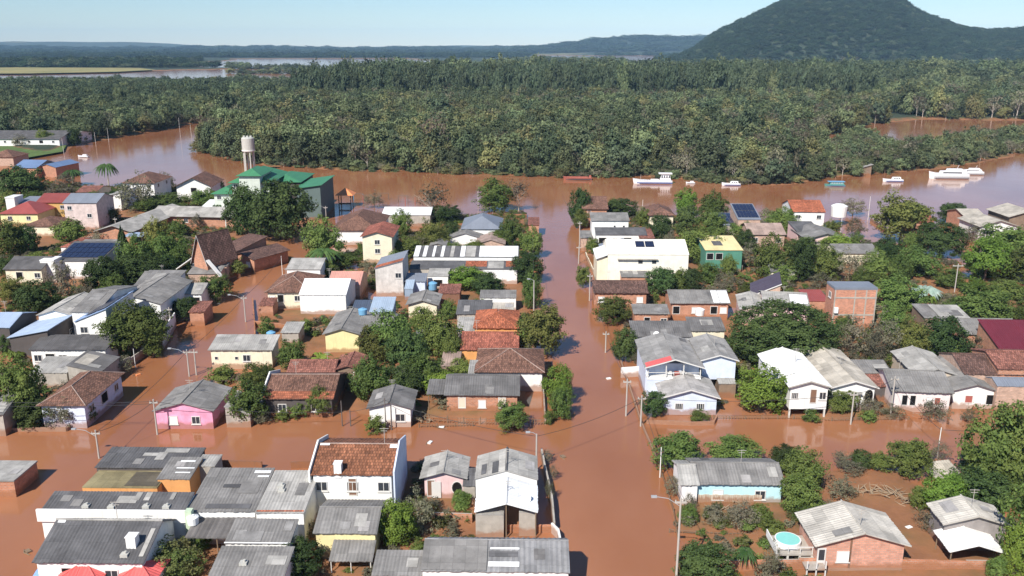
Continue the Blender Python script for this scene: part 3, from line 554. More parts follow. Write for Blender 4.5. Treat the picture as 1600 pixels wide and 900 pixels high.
    ('leafy_tree', 'leafy mid-green tree behind the grey roof by cream hall', 'tree', 'trees of the town yards', 'mid', 22.24, 181.99, 3.76, 3.57),
    ('shade_tree', 'dense dark green tree right of the grey roof by cream hall', 'tree', 'trees of the town yards', 'dark', 31.04, 173.46, 6.63, 5.76),
    ('leafy_tree', 'leafy mid-green tree right of the grey roof by cream hall', 'tree', 'trees of the town yards', 'mid', 34.93, 175.0, 4.19, 4.84),
    ('shade_tree', 'dense dark green tree between the grey roof by cream hall and the big cream hall', 'tree', 'trees of the town yards', 'dark', 37.63, 175.0, 4.19, 5.13),
    ('leafy_tree', 'leafy mid-green tree right of the big cream hall', 'tree', 'trees of the town yards', 'mid', 42.7, 182.18, 4.92, 4.39),
    ('thin_tree', 'thin grey-green scrubby tree behind the dark solar slope house', 'tree', 'trees of the town yards', 'grey', 45.53, 176.47, 4.22, 4.01),
    ('leafy_tree', 'leafy mid-green tree left of the small brick cottage', 'tree', 'trees of the town yards', 'mid', 18.94, 153.91, 6.92, 5.06),
    ('shade_tree', 'dense dark green tree in front of the long weathered grey house', 'tree', 'trees of the town yards', 'dark', 18.48, 133.94, 4.15, 5.53),
    ('thin_tree', 'thin grey-green scrubby tree in front of the long weathered grey house', 'tree', 'trees of the town yards', 'grey', 20.16, 132.41, 1.95, 2.49),
    ('spreading_tree', 'giant dark spreading tree behind the beige-roofed white house', 'tree', 'trees of the town yards', 'giant', 44.35, 133.51, 17.9, 10.24),
    ('leafy_tree', 'bright fresh green tree left of the white stilt house', 'tree', 'trees of the town yards', 'bright', 35.71, 114.17, 7.15, 6.3),
    ('shade_tree', 'dense dark green tree in front of the pale blue front cottage', 'tree', 'trees of the town yards', 'dark', 19.81, 112.09, 3.72, 3.49),
    ('leafy_tree', 'leafy mid-green tree left of the small porch shelter', 'tree', 'trees of the town yards', 'mid', 46.33, 113.0, 3.93, 3.6),
    ('thin_tree', 'thin grey-green scrubby tree in front of the pink-white grey-roofed house', 'tree', 'trees of the town yards', 'grey', 58.61, 110.46, 4.13, 2.99),
    ('thin_tree', 'thin grey-green scrubby tree right of the small porch shelter', 'tree', 'trees of the town yards', 'grey', 50.0, 111.97, 2.97, 2.98),
    ('leafy_tree', 'leafy mid-green tree behind the turquoise long house', 'tree', 'trees of the town yards', 'mid', 20.46, 96.99, 6.19, 4.09),
    ('leafy_tree', 'leafy mid-green tree between the turquoise long house and the pale blue front cottage', 'tree', 'trees of the town yards', 'mid', 27.62, 97.71, 6.56, 3.17),
    ('shade_tree', 'dense dark green tree right of the turquoise long house', 'tree', 'trees of the town yards', 'dark', 33.54, 95.99, 4.05, 3.09),
    ('leafy_tree', 'leafy mid-green tree right of the turquoise long house', 'tree', 'trees of the town yards', 'mid', 33.95, 91.13, 4.95, 4.83),
    ('leafy_tree', 'leafy mid-green tree in front of the turquoise long house', 'tree', 'trees of the town yards', 'mid', 32.19, 85.67, 4.4, 4.37),
    ('thin_tree', 'thin grey-green scrubby tree behind the brick house with beige roof', 'tree', 'trees of the town yards', 'grey', 37.69, 88.85, 3.48, 2.74),
    ('leafy_tree', 'leafy mid-green tree behind the grey plank house', 'tree', 'trees of the town yards', 'mid', 47.95, 94.59, 5.42, 4.43),
    ('thin_tree', 'thin grey-green scrubby tree right of the turquoise long house', 'tree', 'trees of the town yards', 'grey', 40.61, 96.44, 2.77, 2.21),
    ('shade_tree', 'dense dark green tree behind the grey plank house', 'tree', 'trees of the town yards', 'dark', 42.89, 96.41, 2.61, 2.23),
    ('leafy_tree', 'leafy mid-green tree right of the grey plank house', 'tree', 'trees of the town yards', 'mid', 56.85, 91.54, 7.49, 10.55),
    ('leafy_tree', 'leafy mid-green tree between the grey plank house and the white-roofed open shelter', 'tree', 'trees of the town yards', 'mid', 59.73, 88.52, 6.76, 10.49),
    ('leafy_tree', 'bright fresh green tree behind the grey plank house', 'tree', 'trees of the town yards', 'bright', 47.93, 85.97, 4.56, 4.76),
    ('shade_tree', 'dense dark green tree between the grey plank house and the white-roofed open shelter', 'tree', 'trees of the town yards', 'dark', 51.58, 86.23, 6.17, 5.02),
    ('leafy_tree', 'leafy mid-green tree right of the white-roofed open shelter', 'tree', 'trees of the town yards', 'mid', 51.49, 74.43, 5.96, 9.79),
    ('leafy_tree', 'bright fresh green tree in front of the white-roofed open shelter', 'tree', 'trees of the town yards', 'bright', 49.07, 73.47, 3.22, 5.87),
    ('thin_tree', 'thin grey-green scrubby tree in front of the turquoise long house', 'tree', 'trees of the town yards', 'grey', 24.65, 82.12, 3.26, 3.33),
    ('thin_tree', 'thin grey-green scrubby tree between the turquoise long house and the brick house with beige roof', 'tree', 'trees of the town yards', 'grey', 19.56, 85.25, 1.76, 2.56),
    ('thin_tree', 'thin grey-green scrubby tree behind the grey plank house', 'tree', 'trees of the town yards', 'grey', 44.54, 81.93, 2.83, 3.0),
    ('thin_tree', 'thin grey-green scrubby tree between the small porch shelter and the grey plank house', 'tree', 'trees of the town yards', 'grey', 53.13, 97.9, 2.48, 2.74),
    ('shade_tree', 'dense dark green tree left of the brick house with beige roof', 'tree', 'trees of the town yards', 'dark', 18.64, 73.33, 5.57, 3.63),
    ('palm_tree', 'feathery palm left of the brick house with beige roof', 'palm', 'palms of the town', 'palm', 23.02, 74.86, 2.5, 3.13),
    ('thin_tree', 'thin grey-green scrubby tree left of the brick house with beige roof', 'tree', 'trees of the town yards', 'grey', 24.99, 73.04, 1.8, 4.07),
    ('leafy_tree', 'olive yellow-green tree left of the red-roofed hut behind trees', 'tree', 'trees of the town yards', 'yellow', 102.83, 224.12, 14.33, 12.35),
    ('shade_tree', 'dense dark green tree right of the red-roofed hut behind trees', 'tree', 'trees of the town yards', 'dark', 128.66, 248.47, 8.13, 6.03),
    ('dome_tree', 'dome-shaped dark tree right of the long low grey roof', 'tree', 'trees of the town yards', 'dome', 105.55, 208.04, 11.75, 8.95),
    ('leafy_tree', 'leafy mid-green tree left of the beige gabled riverside houses', 'tree', 'trees of the town yards', 'mid', 119.15, 203.06, 13.06, 8.64),
    ('leafy_tree', 'bright fresh green tree right of the long low grey roof', 'tree', 'trees of the town yards', 'bright', 104.15, 183.98, 9.61, 9.8),
    ('leafy_tree', 'leafy mid-green tree right of the long low grey roof', 'tree', 'trees of the town yards', 'mid', 112.05, 182.19, 11.52, 7.5),
    ('leafy_tree', 'leafy mid-green tree between the long low grey roof and the pink wall bungalow', 'tree', 'trees of the town yards', 'mid', 90.35, 187.23, 9.77, 6.62),
    ('shade_tree', 'dense dark green tree right of the long low grey roof', 'tree', 'trees of the town yards', 'dark', 90.98, 202.09, 7.01, 5.73),
    ('thin_tree', 'thin grey-green scrubby tree left of the red-roofed hut behind trees', 'tree', 'trees of the town yards', 'grey', 104.07, 260.19, 8.09, 5.71),
    ('leafy_tree', 'leafy mid-green tree left of the pale wall house', 'tree', 'trees of the town yards', 'mid', 57.58, 184.73, 7.61, 9.68),
    ('shade_tree', 'dense dark green tree right of the pale wall house', 'tree', 'trees of the town yards', 'dark', 62.88, 183.56, 6.99, 9.06),
    ('leafy_tree', 'leafy mid-green tree right of the pale wall house', 'tree', 'trees of the town yards', 'mid', 68.68, 183.61, 7.28, 8.0),
    ('thin_tree', 'thin grey-green scrubby tree right of the pale wall house', 'tree', 'trees of the town yards', 'grey', 73.25, 181.5, 7.2, 7.77),
    ('leafy_tree', 'leafy mid-green tree in front of the long low grey roof', 'tree', 'trees of the town yards', 'mid', 78.83, 181.5, 7.2, 7.48),
    ('leafy_tree', 'leafy mid-green tree in front of the pink wall bungalow', 'tree', 'trees of the town yards', 'mid', 72.66, 208.81, 8.21, 4.17),
    ('leafy_tree', 'bright fresh green tree behind the long low grey roof', 'tree', 'trees of the town yards', 'bright', 80.27, 207.42, 7.83, 5.5),
    ('leafy_tree', 'leafy mid-green tree between the long low grey roof and the pale wall house', 'tree', 'trees of the town yards', 'mid', 83.85, 181.18, 5.18, 6.42),
    ('leafy_tree', 'leafy mid-green tree left of the red tile riverside house', 'tree', 'trees of the town yards', 'mid', 76.07, 238.01, 10.02, 6.23),
    ('leafy_tree', 'olive yellow-green tree right of the pink wall bungalow', 'tree', 'trees of the town yards', 'yellow', 86.3, 228.89, 5.02, 4.8),
    ('leafy_tree', 'leafy mid-green tree right of the pink wall bungalow', 'tree', 'trees of the town yards', 'mid', 87.89, 214.98, 3.39, 4.25),
    ('thin_tree', 'thin grey-green scrubby tree left of the red tile riverside house', 'tree', 'trees of the town yards', 'grey', 73.85, 246.39, 6.73, 4.69),
    ('leafy_tree', 'leafy mid-green tree behind the turquoise-walled hut', 'tree', 'trees of the town yards', 'mid', 76.23, 163.09, 9.11, 6.02),
    ('fan_palm', 'silvery fan palm right of the turquoise-walled hut', 'palm', 'palms of the town', 'silver', 82.93, 166.99, 6.4, 5.83),
    ('banana_plant', 'broad-leaved banana plant behind the turquoise-walled hut', 'plant', 'banana plants', 'banana', 81.63, 162.0, 3.64, 5.13),
    ('thin_tree', 'thin grey-green scrubby tree right of the turquoise-walled hut', 'tree', 'trees of the town yards', 'grey', 84.63, 160.66, 4.38, 4.29),
    ('leafy_tree', 'leafy mid-green tree right of the turquoise-walled hut', 'tree', 'trees of the town yards', 'mid', 87.81, 154.46, 10.38, 6.6),
    ('thin_tree', 'thin grey-green scrubby tree behind the low grey side roofs', 'tree', 'trees of the town yards', 'grey', 56.43, 135.42, 5.94, 7.5),
    ('thin_tree', 'thin grey-green scrubby tree right of the low grey side roofs', 'tree', 'trees of the town yards', 'grey', 60.93, 134.18, 5.67, 8.14),
    ('leafy_tree', 'leafy mid-green tree right of the brick cube building', 'tree', 'trees of the town yards', 'mid', 68.43, 147.4, 5.23, 5.6),
    ('leafy_tree', 'olive yellow-green tree behind the white porch house', 'tree', 'trees of the town yards', 'yellow', 65.94, 134.75, 5.48, 6.82),
    ('shade_tree', 'dense dark green tree left of the maroon-roofed shed', 'tree', 'trees of the town yards', 'dark', 71.36, 134.5, 7.64, 7.06),
    ('leafy_tree', 'leafy mid-green tree behind the white porch house', 'tree', 'trees of the town yards', 'mid', 62.04, 128.92, 5.05, 3.45),
    ('thin_tree', 'thin grey-green scrubby tree left of the maroon-roofed shed', 'tree', 'trees of the town yards', 'grey', 78.38, 136.17, 6.85, 3.96),
    ('thin_tree', 'thin grey-green scrubby tree behind the brick cube building', 'tree', 'trees of the town yards', 'grey', 61.77, 156.39, 3.02, 3.64),
    ('banana_plant', 'broad-leaved banana plant behind the brick cube building', 'plant', 'banana plants', 'banana', 67.57, 156.31, 4.03, 3.37),
    ('leafy_tree', 'leafy mid-green tree between the white porch house and the maroon-roofed shed', 'tree', 'trees of the town yards', 'mid', 66.06, 134.1, 3.28, 4.82),
    ('shrub', 'large fine-leaved round shrub behind the second red-roofed kiosk', 'shrub', 'yard shrubs', 'bush2', -33.37, 74.1, 5.87, 3.7),
    ('shade_tree', 'dense dark green tree in front of the stepped grey sheds', 'tree', 'trees of the town yards', 'dark', -20.96, 73.51, 4.75, 3.86),
    ('leafy_tree', 'bright fresh green tree right of the grey-roofed yellow shed house', 'tree', 'trees of the town yards', 'bright', -11.97, 79.57, 3.99, 4.95),
    ('thin_tree', 'thin grey-green scrubby tree right of the grey-roofed yellow shed house', 'tree', 'trees of the town yards', 'grey', -10.01, 81.99, 3.95, 4.63),
    ('leafy_tree', 'bright fresh green tree left of the two-storey white house', 'tree', 'trees of the town yards', 'bright', -20.83, 87.22, 3.87, 2.96),
    ('leafy_tree', 'leafy mid-green tree in front of the dark lean-to by the cottage', 'tree', 'trees of the town yards', 'mid', -5.68, 86.68, 2.23, 2.2),
    ('thin_tree', 'thin grey-green scrubby tree right of the dark lean-to by the cottage', 'tree', 'trees of the town yards', 'grey', 4.38, 97.58, 1.48, 1.87),
    ('thin_tree', 'thin grey-green scrubby tree right of the white-roofed house', 'tree', 'trees of the town yards', 'grey', 4.23, 88.2, 1.21, 2.89),
    ('shrub', 'low green shrub in front of the pale blue front cottage', 'shrub', 'yard shrubs', 'bush', 26.16, 110.24, 2.75, 1.57),
    ('thin_tree', 'thin grey-green scrubby tree in front of the brown L-shaped house', 'tree', 'trees of the town yards', 'grey', -22.26, 121.05, 1.8, 2.5),
    ('thin_tree', 'thin grey-green scrubby tree right of the small white gabled house', 'tree', 'trees of the town yards', 'grey', -13.84, 110.27, 2.93, 1.54),
    ('thin_tree', 'thin grey-green scrubby tree left of the dark solar slope house', 'tree', 'trees of the town yards', 'grey', 43.26, 173.11, 4.42, 2.77),
    ('leafy_tree', 'leafy mid-green tree behind the dark solar slope house', 'tree', 'trees of the town yards', 'mid', 49.58, 173.81, 2.78, 2.62),
    ('shrub', 'low green shrub behind the plain grey-roofed house', 'shrub', 'yard shrubs', 'bush', -40.75, 186.38, 4.44, 3.61),
    ('leafy_tree', 'leafy mid-green tree right of the grey gabled cottage', 'tree', 'trees of the town yards', 'mid', -11.8, 156.43, 3.27, 3.61),
    ('leafy_tree', 'leafy mid-green tree in front of the yellow-roofed green shop', 'tree', 'trees of the town yards', 'mid', 48.76, 188.48, 3.74, 4.63),
    ('thin_tree', 'thin grey-green scrubby tree right of the yellow-roofed green shop', 'tree', 'trees of the town yards', 'grey', 55.39, 195.81, 6.19, 6.23),
    ('thin_tree', 'thin grey-green scrubby tree behind the blue metal house', 'tree', 'trees of the town yards', 'grey', -26.5, 154.75, 4.98, 4.08),
    ('leafy_tree', 'leafy mid-green tree right of the blue metal house', 'tree', 'trees of the town yards', 'mid', -16.52, 149.04, 4.33, 4.61),
    ('leafy_tree', 'leafy mid-green tree right of the small brown hut', 'tree', 'trees of the town yards', 'mid', -7.97, 125.53, 4.12, 3.45),
    ('leafy_tree', 'leafy mid-green tree left of the brown L-shaped house', 'tree', 'trees of the town yards', 'mid', -26.19, 127.14, 4.16, 3.27),
    ('leafy_tree', 'leafy mid-green tree in front of the plank henhouse', 'tree', 'trees of the town yards', 'mid', -17.33, 117.2, 4.83, 3.53),
    ('thin_tree', 'thin grey-green scrubby tree between the brown L-shaped house and the brown-roofed house with orange eave', 'tree', 'trees of the town yards', 'grey', -23.91, 120.5, 2.98, 2.25),
    ('leafy_tree', 'leafy mid-green tree between the brown-roofed house with orange eave and the pale lean-to', 'tree', 'trees of the town yards', 'mid', -33.48, 116.99, 3.48, 2.64),
    ('thin_tree', 'thin grey-green scrubby tree right of the pale lean-to', 'tree', 'trees of the town yards', 'grey', -34.54, 109.43, 2.91, 1.93),
    ('shrub', 'low green shrub right of the pale lean-to', 'shrub', 'yard shrubs', 'bush', -31.88, 110.09, 1.83, 1.67),
    ('thin_tree', 'thin grey-green scrubby tree left of the long brick house with porch', 'tree', 'trees of the town yards', 'grey', -9.38, 114.81, 4.18, 2.51),
    ('leafy_tree', 'leafy mid-green tree in front of the flat grey outbuilding', 'tree', 'trees of the town yards', 'mid', -6.15, 158.32, 5.08, 2.98),
    ('leafy_tree', 'leafy mid-green tree behind the red-tiled double house', 'tree', 'trees of the town yards', 'mid', 1.67, 141.98, 3.45, 4.47),
    ('thin_tree', 'thin grey-green scrubby tree right of the red-tiled double house', 'tree', 'trees of the town yards', 'grey', 2.4, 132.1, 3.67, 3.23),
    ('leafy_tree', 'leafy mid-green tree right of the white house with hipped tile roof', 'tree', 'trees of the town yards', 'mid', 3.26, 124.24, 2.65, 2.48),
    ('leafy_tree', 'leafy mid-green tree right of the striped-roof shed', 'tree', 'trees of the town yards', 'mid', -5.19, 193.68, 7.65, 3.23),
    ('leafy_tree', 'leafy mid-green tree right of the grey garden shed', 'tree', 'trees of the town yards', 'mid', -14.12, 205.88, 6.49, 3.54),
    ('leafy_tree', 'bright fresh green tree left of the brown-grey ridge house', 'tree', 'trees of the town yards', 'bright', -9.1, 209.75, 5.62, 3.33),
    ('leafy_tree', 'leafy mid-green tree right of the brown-grey ridge house towards the grey hipped house', 'tree', 'trees of the town yards', 'mid', -3.3, 216.97, 6.82, 4.43),
    ('leafy_tree', 'leafy mid-green tree between the white two-storey gable house and the striped-roof shed', 'tree', 'trees of the town yards', 'mid', -26.57, 192.85, 6.1, 4.26),
    ('thin_tree', 'thin grey-green scrubby tree right of the plain grey-roofed house', 'tree', 'trees of the town yards', 'grey', -32.71, 189.73, 4.51, 3.52),
    ('leafy_tree', 'leafy mid-green tree between the white two-storey gable house and the plain grey-roofed house', 'tree', 'trees of the town yards', 'mid', -38.93, 195.81, 6.19, 3.53),
    ('shrub', 'low green shrub behind the salmon vaulted shed', 'shrub', 'yard shrubs', 'bush', -35.49, 181.85, 2.9, 3.33),
    ('thin_tree', 'thin grey-green scrubby tree left of the striped-roof shed', 'tree', 'trees of the town yards', 'grey', -21.8, 192.46, 3.66, 2.85),
    ('shrub', 'low green shrub right of the long brick house with porch', 'shrub', 'yard shrubs', 'bush', 5.1, 109.2, 1.46, 2.1),
    ('thin_tree', 'thin grey-green scrubby tree left of the white long roof building', 'tree', 'trees of the town yards', 'grey', -43.98, 272.75, 6.35, 5.23),
    ('shade_tree', 'dense dark green tree right of the white long roof building', 'tree', 'trees of the town yards', 'dark', -19.63, 250.55, 9.36, 5.03),
    ('leafy_tree', 'leafy mid-green tree in front of the mixed grey terrace', 'tree', 'trees of the town yards', 'mid', 22.32, 201.74, 4.78, 3.74),
    ('leafy_tree', 'leafy mid-green tree in front of the brick pump house', 'tree', 'trees of the town yards', 'mid', 20.08, 209.38, 3.3, 4.15),
    ('leafy_tree', 'leafy mid-green tree between the yellow-roofed green shop and the pale wall house', 'tree', 'trees of the town yards', 'mid', 44.75, 198.6, 4.71, 4.49),
    ('leafy_tree', 'leafy mid-green tree between the mixed grey terrace and the white two-storey box house', 'tree', 'trees of the town yards', 'mid', 35.29, 206.79, 3.92, 3.39),
    ('leafy_tree', 'leafy mid-green tree left of the grey-brown roofed house', 'tree', 'trees of the town yards', 'mid', 60.89, 224.38, 6.33, 5.52),
    ('shade_tree', 'dense dark green tree in front of the grey-brown roofed house', 'tree', 'trees of the town yards', 'dark', 59.33, 213.82, 5.05, 5.16),
    ('leafy_tree', 'leafy mid-green tree behind the pink wall bungalow', 'tree', 'trees of the town yards', 'mid', 75.4, 228.95, 5.38, 4.59),
    ('thin_tree', 'thin grey-green scrubby tree right of the red tile riverside house', 'tree', 'trees of the town yards', 'grey', 92.93, 229.01, 5.74, 5.49),
    ('leafy_tree', 'leafy mid-green tree between the pale wall house and the red tin roof shed', 'tree', 'trees of the town yards', 'mid', 74.66, 177.97, 4.25, 4.33),
    ('thin_tree', 'thin grey-green scrubby tree between the pale wall house and the red tin roof shed', 'tree', 'trees of the town yards', 'grey', 65.44, 176.65, 5.34, 3.93),
    ('shade_tree', 'dense dark green tree right of the red tin roof shed', 'tree', 'trees of the town yards', 'dark', 77.61, 169.41, 4.6, 3.81),
    ('leafy_tree', 'leafy mid-green tree between the long low grey roof and the turquoise-walled hut', 'tree', 'trees of the town yards', 'mid', 93.27, 178.2, 5.67, 4.24),
    ('leafy_tree', 'bright fresh green tree right of the turquoise-walled hut', 'tree', 'trees of the town yards', 'bright', 96.23, 173.29, 5.53, 3.26),
    ('leafy_tree', 'leafy mid-green tree between the turquoise-walled hut and the grey roof brick house at right', 'tree', 'trees of the town yards', 'mid', 101.11, 169.97, 8.12, 3.55),
    ('leafy_tree', 'leafy mid-green tree right of the turquoise-walled hut towards the maroon-roofed shed', 'tree', 'trees of the town yards', 'mid', 96.06, 154.87, 5.72, 4.02),
    ('leafy_tree', 'leafy mid-green tree between the pale wall house and the long low grey roof', 'tree', 'trees of the town yards', 'mid', 71.96, 189.73, 4.51, 5.07),
    ('leafy_tree', 'leafy mid-green tree right of the pale wall house towards the yellow-roofed green shop', 'tree', 'trees of the town yards', 'mid', 58.53, 181.27, 5.76, 4.6),
    ('leafy_tree', 'leafy mid-green tree right of the long low grey roof towards the red-roofed hut behind trees', 'tree', 'trees of the town yards', 'mid', 100.65, 211.72, 5.0, 4.77),
    ('thin_tree', 'thin grey-green scrubby tree left of the beige gabled riverside houses', 'tree', 'trees of the town yards', 'grey', 121.33, 222.83, 6.29, 4.95),
    ('thin_tree', 'thin grey-green scrubby tree between the low grey side roofs and the white porch house', 'tree', 'trees of the town yards', 'grey', 58.9, 132.7, 3.79, 5.29),
    ('thin_tree', 'thin grey-green scrubby tree behind the white porch house', 'tree', 'trees of the town yards', 'grey', 63.84, 127.07, 3.75, 2.87),
    ('thin_tree', 'thin grey-green scrubby tree between the low grey side roofs and the beige-roofed white house', 'tree', 'trees of the town yards', 'grey', 54.72, 132.03, 3.23, 2.7),
    ('leafy_tree', 'leafy mid-green tree right of the turquoise-walled hut towards the brick cube building', 'tree', 'trees of the town yards', 'mid', 84.07, 156.71, 5.04, 3.47),
    ('leafy_tree', 'leafy mid-green tree in front of the brick cube building', 'tree', 'trees of the town yards', 'mid', 60.58, 148.92, 3.61, 2.9),
    ('leafy_tree', 'leafy mid-green tree left of the maroon-roofed shed', 'tree', 'trees of the town yards', 'mid', 73.19, 133.13, 2.83, 2.88),
    ('shrub', 'low green shrub left of the small porch shelter', 'shrub', 'yard shrubs', 'bush', 41.43, 109.76, 2.38, 1.8),
    ('thin_tree', 'thin grey-green scrubby tree between the small porch shelter and the pink-white grey-roofed house', 'tree', 'trees of the town yards', 'grey', 52.98, 111.14, 3.14, 1.94),
    ('shrub', 'low green shrub in front of the small porch shelter', 'shrub', 'yard shrubs', 'bush', 49.02, 110.18, 2.38, 1.61),
    ('thin_tree', 'thin grey-green scrubby tree between the pink-white grey-roofed house and the long brown-roofed brick building', 'tree', 'trees of the town yards', 'grey', 62.99, 109.76, 2.38, 1.8),
    ('thin_tree', 'thin grey-green scrubby tree left of the turquoise long house', 'tree', 'trees of the town yards', 'grey', 18.77, 89.87, 2.6, 2.14),
    ('leafy_tree', 'leafy mid-green tree between the turquoise long house and the brick house with beige roof', 'tree', 'trees of the town yards', 'mid', 19.14, 83.47, 2.16, 2.12),
    ('thin_tree', 'thin grey-green scrubby tree in front of the turquoise long house towards the white-roofed house', 'tree', 'trees of the town yards', 'grey', 21.98, 82.77, 2.57, 2.11),
    ('leafy_tree', 'leafy mid-green tree in front of the turquoise long house towards the white-roofed open shelter', 'tree', 'trees of the town yards', 'mid', 26.88, 83.26, 2.44, 2.23),
    ('shrub', 'low green shrub left of the brick house with beige roof', 'shrub', 'yard shrubs', 'bush', 27.76, 81.26, 2.53, 1.68),
    ('leafy_tree', 'leafy mid-green tree behind the brick house with beige roof', 'tree', 'trees of the town yards', 'mid', 31.82, 83.28, 2.58, 2.21),
    ('thin_tree', 'thin grey-green scrubby tree between the brick house with beige roof and the turquoise long house', 'tree', 'trees of the town yards', 'grey', 35.04, 85.54, 1.91, 1.72),
    ('thin_tree', 'thin grey-green scrubby tree between the turquoise long house and the grey plank house', 'tree', 'trees of the town yards', 'grey', 41.15, 94.72, 3.21, 1.66),
    ('leafy_tree', 'leafy mid-green tree between the grey plank house and the small porch shelter', 'tree', 'trees of the town yards', 'mid', 44.91, 95.78, 2.75, 2.19),
    ('leafy_tree', 'leafy mid-green tree behind the grey plank house towards the brick house with beige roof', 'tree', 'trees of the town yards', 'mid', 45.78, 86.48, 2.67, 2.78),
    ('thin_tree', 'thin grey-green scrubby tree left of the grey plank house', 'tree', 'trees of the town yards', 'grey', 45.61, 81.31, 2.81, 2.58),
    ('shade_tree', 'dense dark green tree right of the grey plank house', 'tree', 'trees of the town yards', 'dark', 55.9, 94.72, 3.21, 3.42),
    ('leafy_tree', 'leafy mid-green tree right of the grey plank house towards the brick house with beige roof', 'tree', 'trees of the town yards', 'mid', 55.44, 86.76, 4.45, 3.76),
    ('thin_tree', 'thin grey-green scrubby tree between the grey plank house and the white-roofed open shelter', 'tree', 'trees of the town yards', 'grey', 47.68, 94.59, 2.4, 1.77),
    ('leafy_tree', 'leafy mid-green tree in front of the white-roofed open shelter', 'tree', 'trees of the town yards', 'mid', 47.06, 73.27, 1.93, 2.46),
    ('thin_tree', 'thin grey-green scrubby tree behind the grey-roofed yellow shed house', 'tree', 'trees of the town yards', 'grey', -15.21, 82.82, 2.85, 1.67),
    ('shrub', 'low green shrub behind the low grey lean-to', 'shrub', 'yard shrubs', 'bush', -9.51, 77.86, 2.03, 1.29),
    ('thin_tree', 'thin grey-green scrubby tree left of the dark lean-to by the cottage', 'tree', 'trees of the town yards', 'grey', -7.15, 84.23, 2.03, 1.35),
    ('shrub', 'low green shrub left of the white-roofed house', 'shrub', 'yard shrubs', 'bush', -4.89, 83.88, 1.45, 1.27),
    ('thin_tree', 'thin grey-green scrubby tree between the dark lean-to by the cottage and the white-roofed house', 'tree', 'trees of the town yards', 'grey', 4.98, 93.27, 1.11, 2.01),
    ('leafy_tree', 'leafy mid-green tree right of the wide grey-roofed hall', 'tree', 'trees of the town yards', 'mid', -22.9, 83.47, 2.16, 2.12),
    ('thin_tree', 'thin grey-green scrubby tree left of the grey-roofed yellow shed house', 'tree', 'trees of the town yards', 'grey', -20.88, 80.35, 1.39, 2.31),
    ('leafy_tree', 'leafy mid-green tree left of the dark corrugated carport', 'tree', 'trees of the town yards', 'mid', -32.06, 78.55, 2.05, 1.61),
    ('leafy_tree', 'leafy mid-green tree behind the stepped grey sheds', 'tree', 'trees of the town yards', 'mid', -22.56, 78.9, 2.74, 1.74),
    ('shrub', 'low green shrub left of the two-storey white house', 'shrub', 'yard shrubs', 'bush', -17.9, 85.26, 1.83, 1.4),
    ('leafy_tree', 'leafy mid-green tree between the orange flat roof house and the solar-roofed white house', 'tree', 'trees of the town yards', 'mid', -110.79, 195.81, 6.19, 3.53),
    ('shade_tree', 'dense dark green tree left of the solar-roofed white house', 'tree', 'trees of the town yards', 'dark', -113.48, 188.6, 4.49, 4.58),
    ('leafy_tree', 'leafy mid-green tree right of the orange flat roof house', 'tree', 'trees of the town yards', 'mid', -103.72, 201.69, 4.46, 4.57),
    ('shade_tree', 'dense dark green tree left of the chapel with steep dark roof', 'tree', 'trees of the town yards', 'dark', -77.31, 186.62, 5.92, 5.04),
    ('thin_tree', 'thin grey-green scrubby tree right of the grey slab-roofed house', 'tree', 'trees of the town yards', 'grey', -68.46, 175.98, 4.21, 3.13),
    ('leafy_tree', 'leafy mid-green tree behind the chapel with steep dark roof', 'tree', 'trees of the town yards', 'mid', -69.53, 195.56, 4.64, 4.42),
    ('shrub', 'low green shrub behind the chapel with steep dark roof', 'shrub', 'yard shrubs', 'bush', -64.35, 200.73, 6.34, 2.8),
    ('leafy_tree', 'leafy mid-green tree left of the grey slab-roofed house', 'tree', 'trees of the town yards', 'mid', -82.87, 173.29, 5.53, 4.12),
    ('thin_tree', 'thin grey-green scrubby tree between the grey slab-roofed house and the stained annex', 'tree', 'trees of the town yards', 'grey', -86.56, 168.41, 4.04, 4.11),
    ('thin_tree', 'thin grey-green scrubby tree left of the stained annex', 'tree', 'trees of the town yards', 'grey', -74.95, 164.93, 4.49, 3.03),
    ('shade_tree', 'dense dark green tree between the rambling white house and the stained annex', 'tree', 'trees of the town yards', 'dark', -89.81, 160.78, 5.16, 2.89),
    ('shade_tree', 'dense dark green tree between the brick yard hut and the charcoal-roofed row', 'tree', 'trees of the town yards', 'dark', -62.38, 145.23, 2.59, 3.41),
    ('leafy_tree', 'leafy mid-green tree right of the charcoal-roofed row', 'tree', 'trees of the town yards', 'mid', -59.57, 135.57, 3.09, 3.14),
    ('thin_tree', 'thin grey-green scrubby tree right of the brick lean-to by the wall', 'tree', 'trees of the town yards', 'grey', -61.58, 128.13, 3.57, 2.91),
    ('leafy_tree', 'leafy mid-green tree behind the brick lean-to by the wall', 'tree', 'trees of the town yards', 'mid', -63.89, 126.97, 3.12, 2.93),
    ('leafy_tree', 'leafy mid-green tree right of the brown hipped house by the street', 'tree', 'trees of the town yards', 'mid', -58.58, 109.4, 2.73, 2.74),
    ('shade_tree', 'dense dark green tree left of the blue-roofed house', 'tree', 'trees of the town yards', 'dark', -84.51, 136.84, 3.34, 3.85),
    ('thin_tree', 'thin grey-green scrubby tree in front of the brick lean-to by the wall', 'tree', 'trees of the town yards', 'grey', -65.17, 119.28, 2.95, 2.76),
    ('leafy_tree', 'leafy mid-green tree in front of the low grey yard roofs', 'tree', 'trees of the town yards', 'mid', -71.98, 119.21, 2.56, 2.8),
    ('leafy_tree', 'leafy mid-green tree between the light patched roof house and the rose-roofed house', 'tree', 'trees of the town yards', 'mid', -114.07, 266.49, 8.28, 4.59),
    ('shade_tree', 'dense dark green tree left of the white school annex', 'tree', 'trees of the town yards', 'dark', -102.91, 258.15, 8.03, 4.04),
    ('leafy_tree', 'leafy mid-green tree in front of the open-gabled house', 'tree', 'trees of the town yards', 'mid', -98.7, 274.22, 8.51, 5.8),
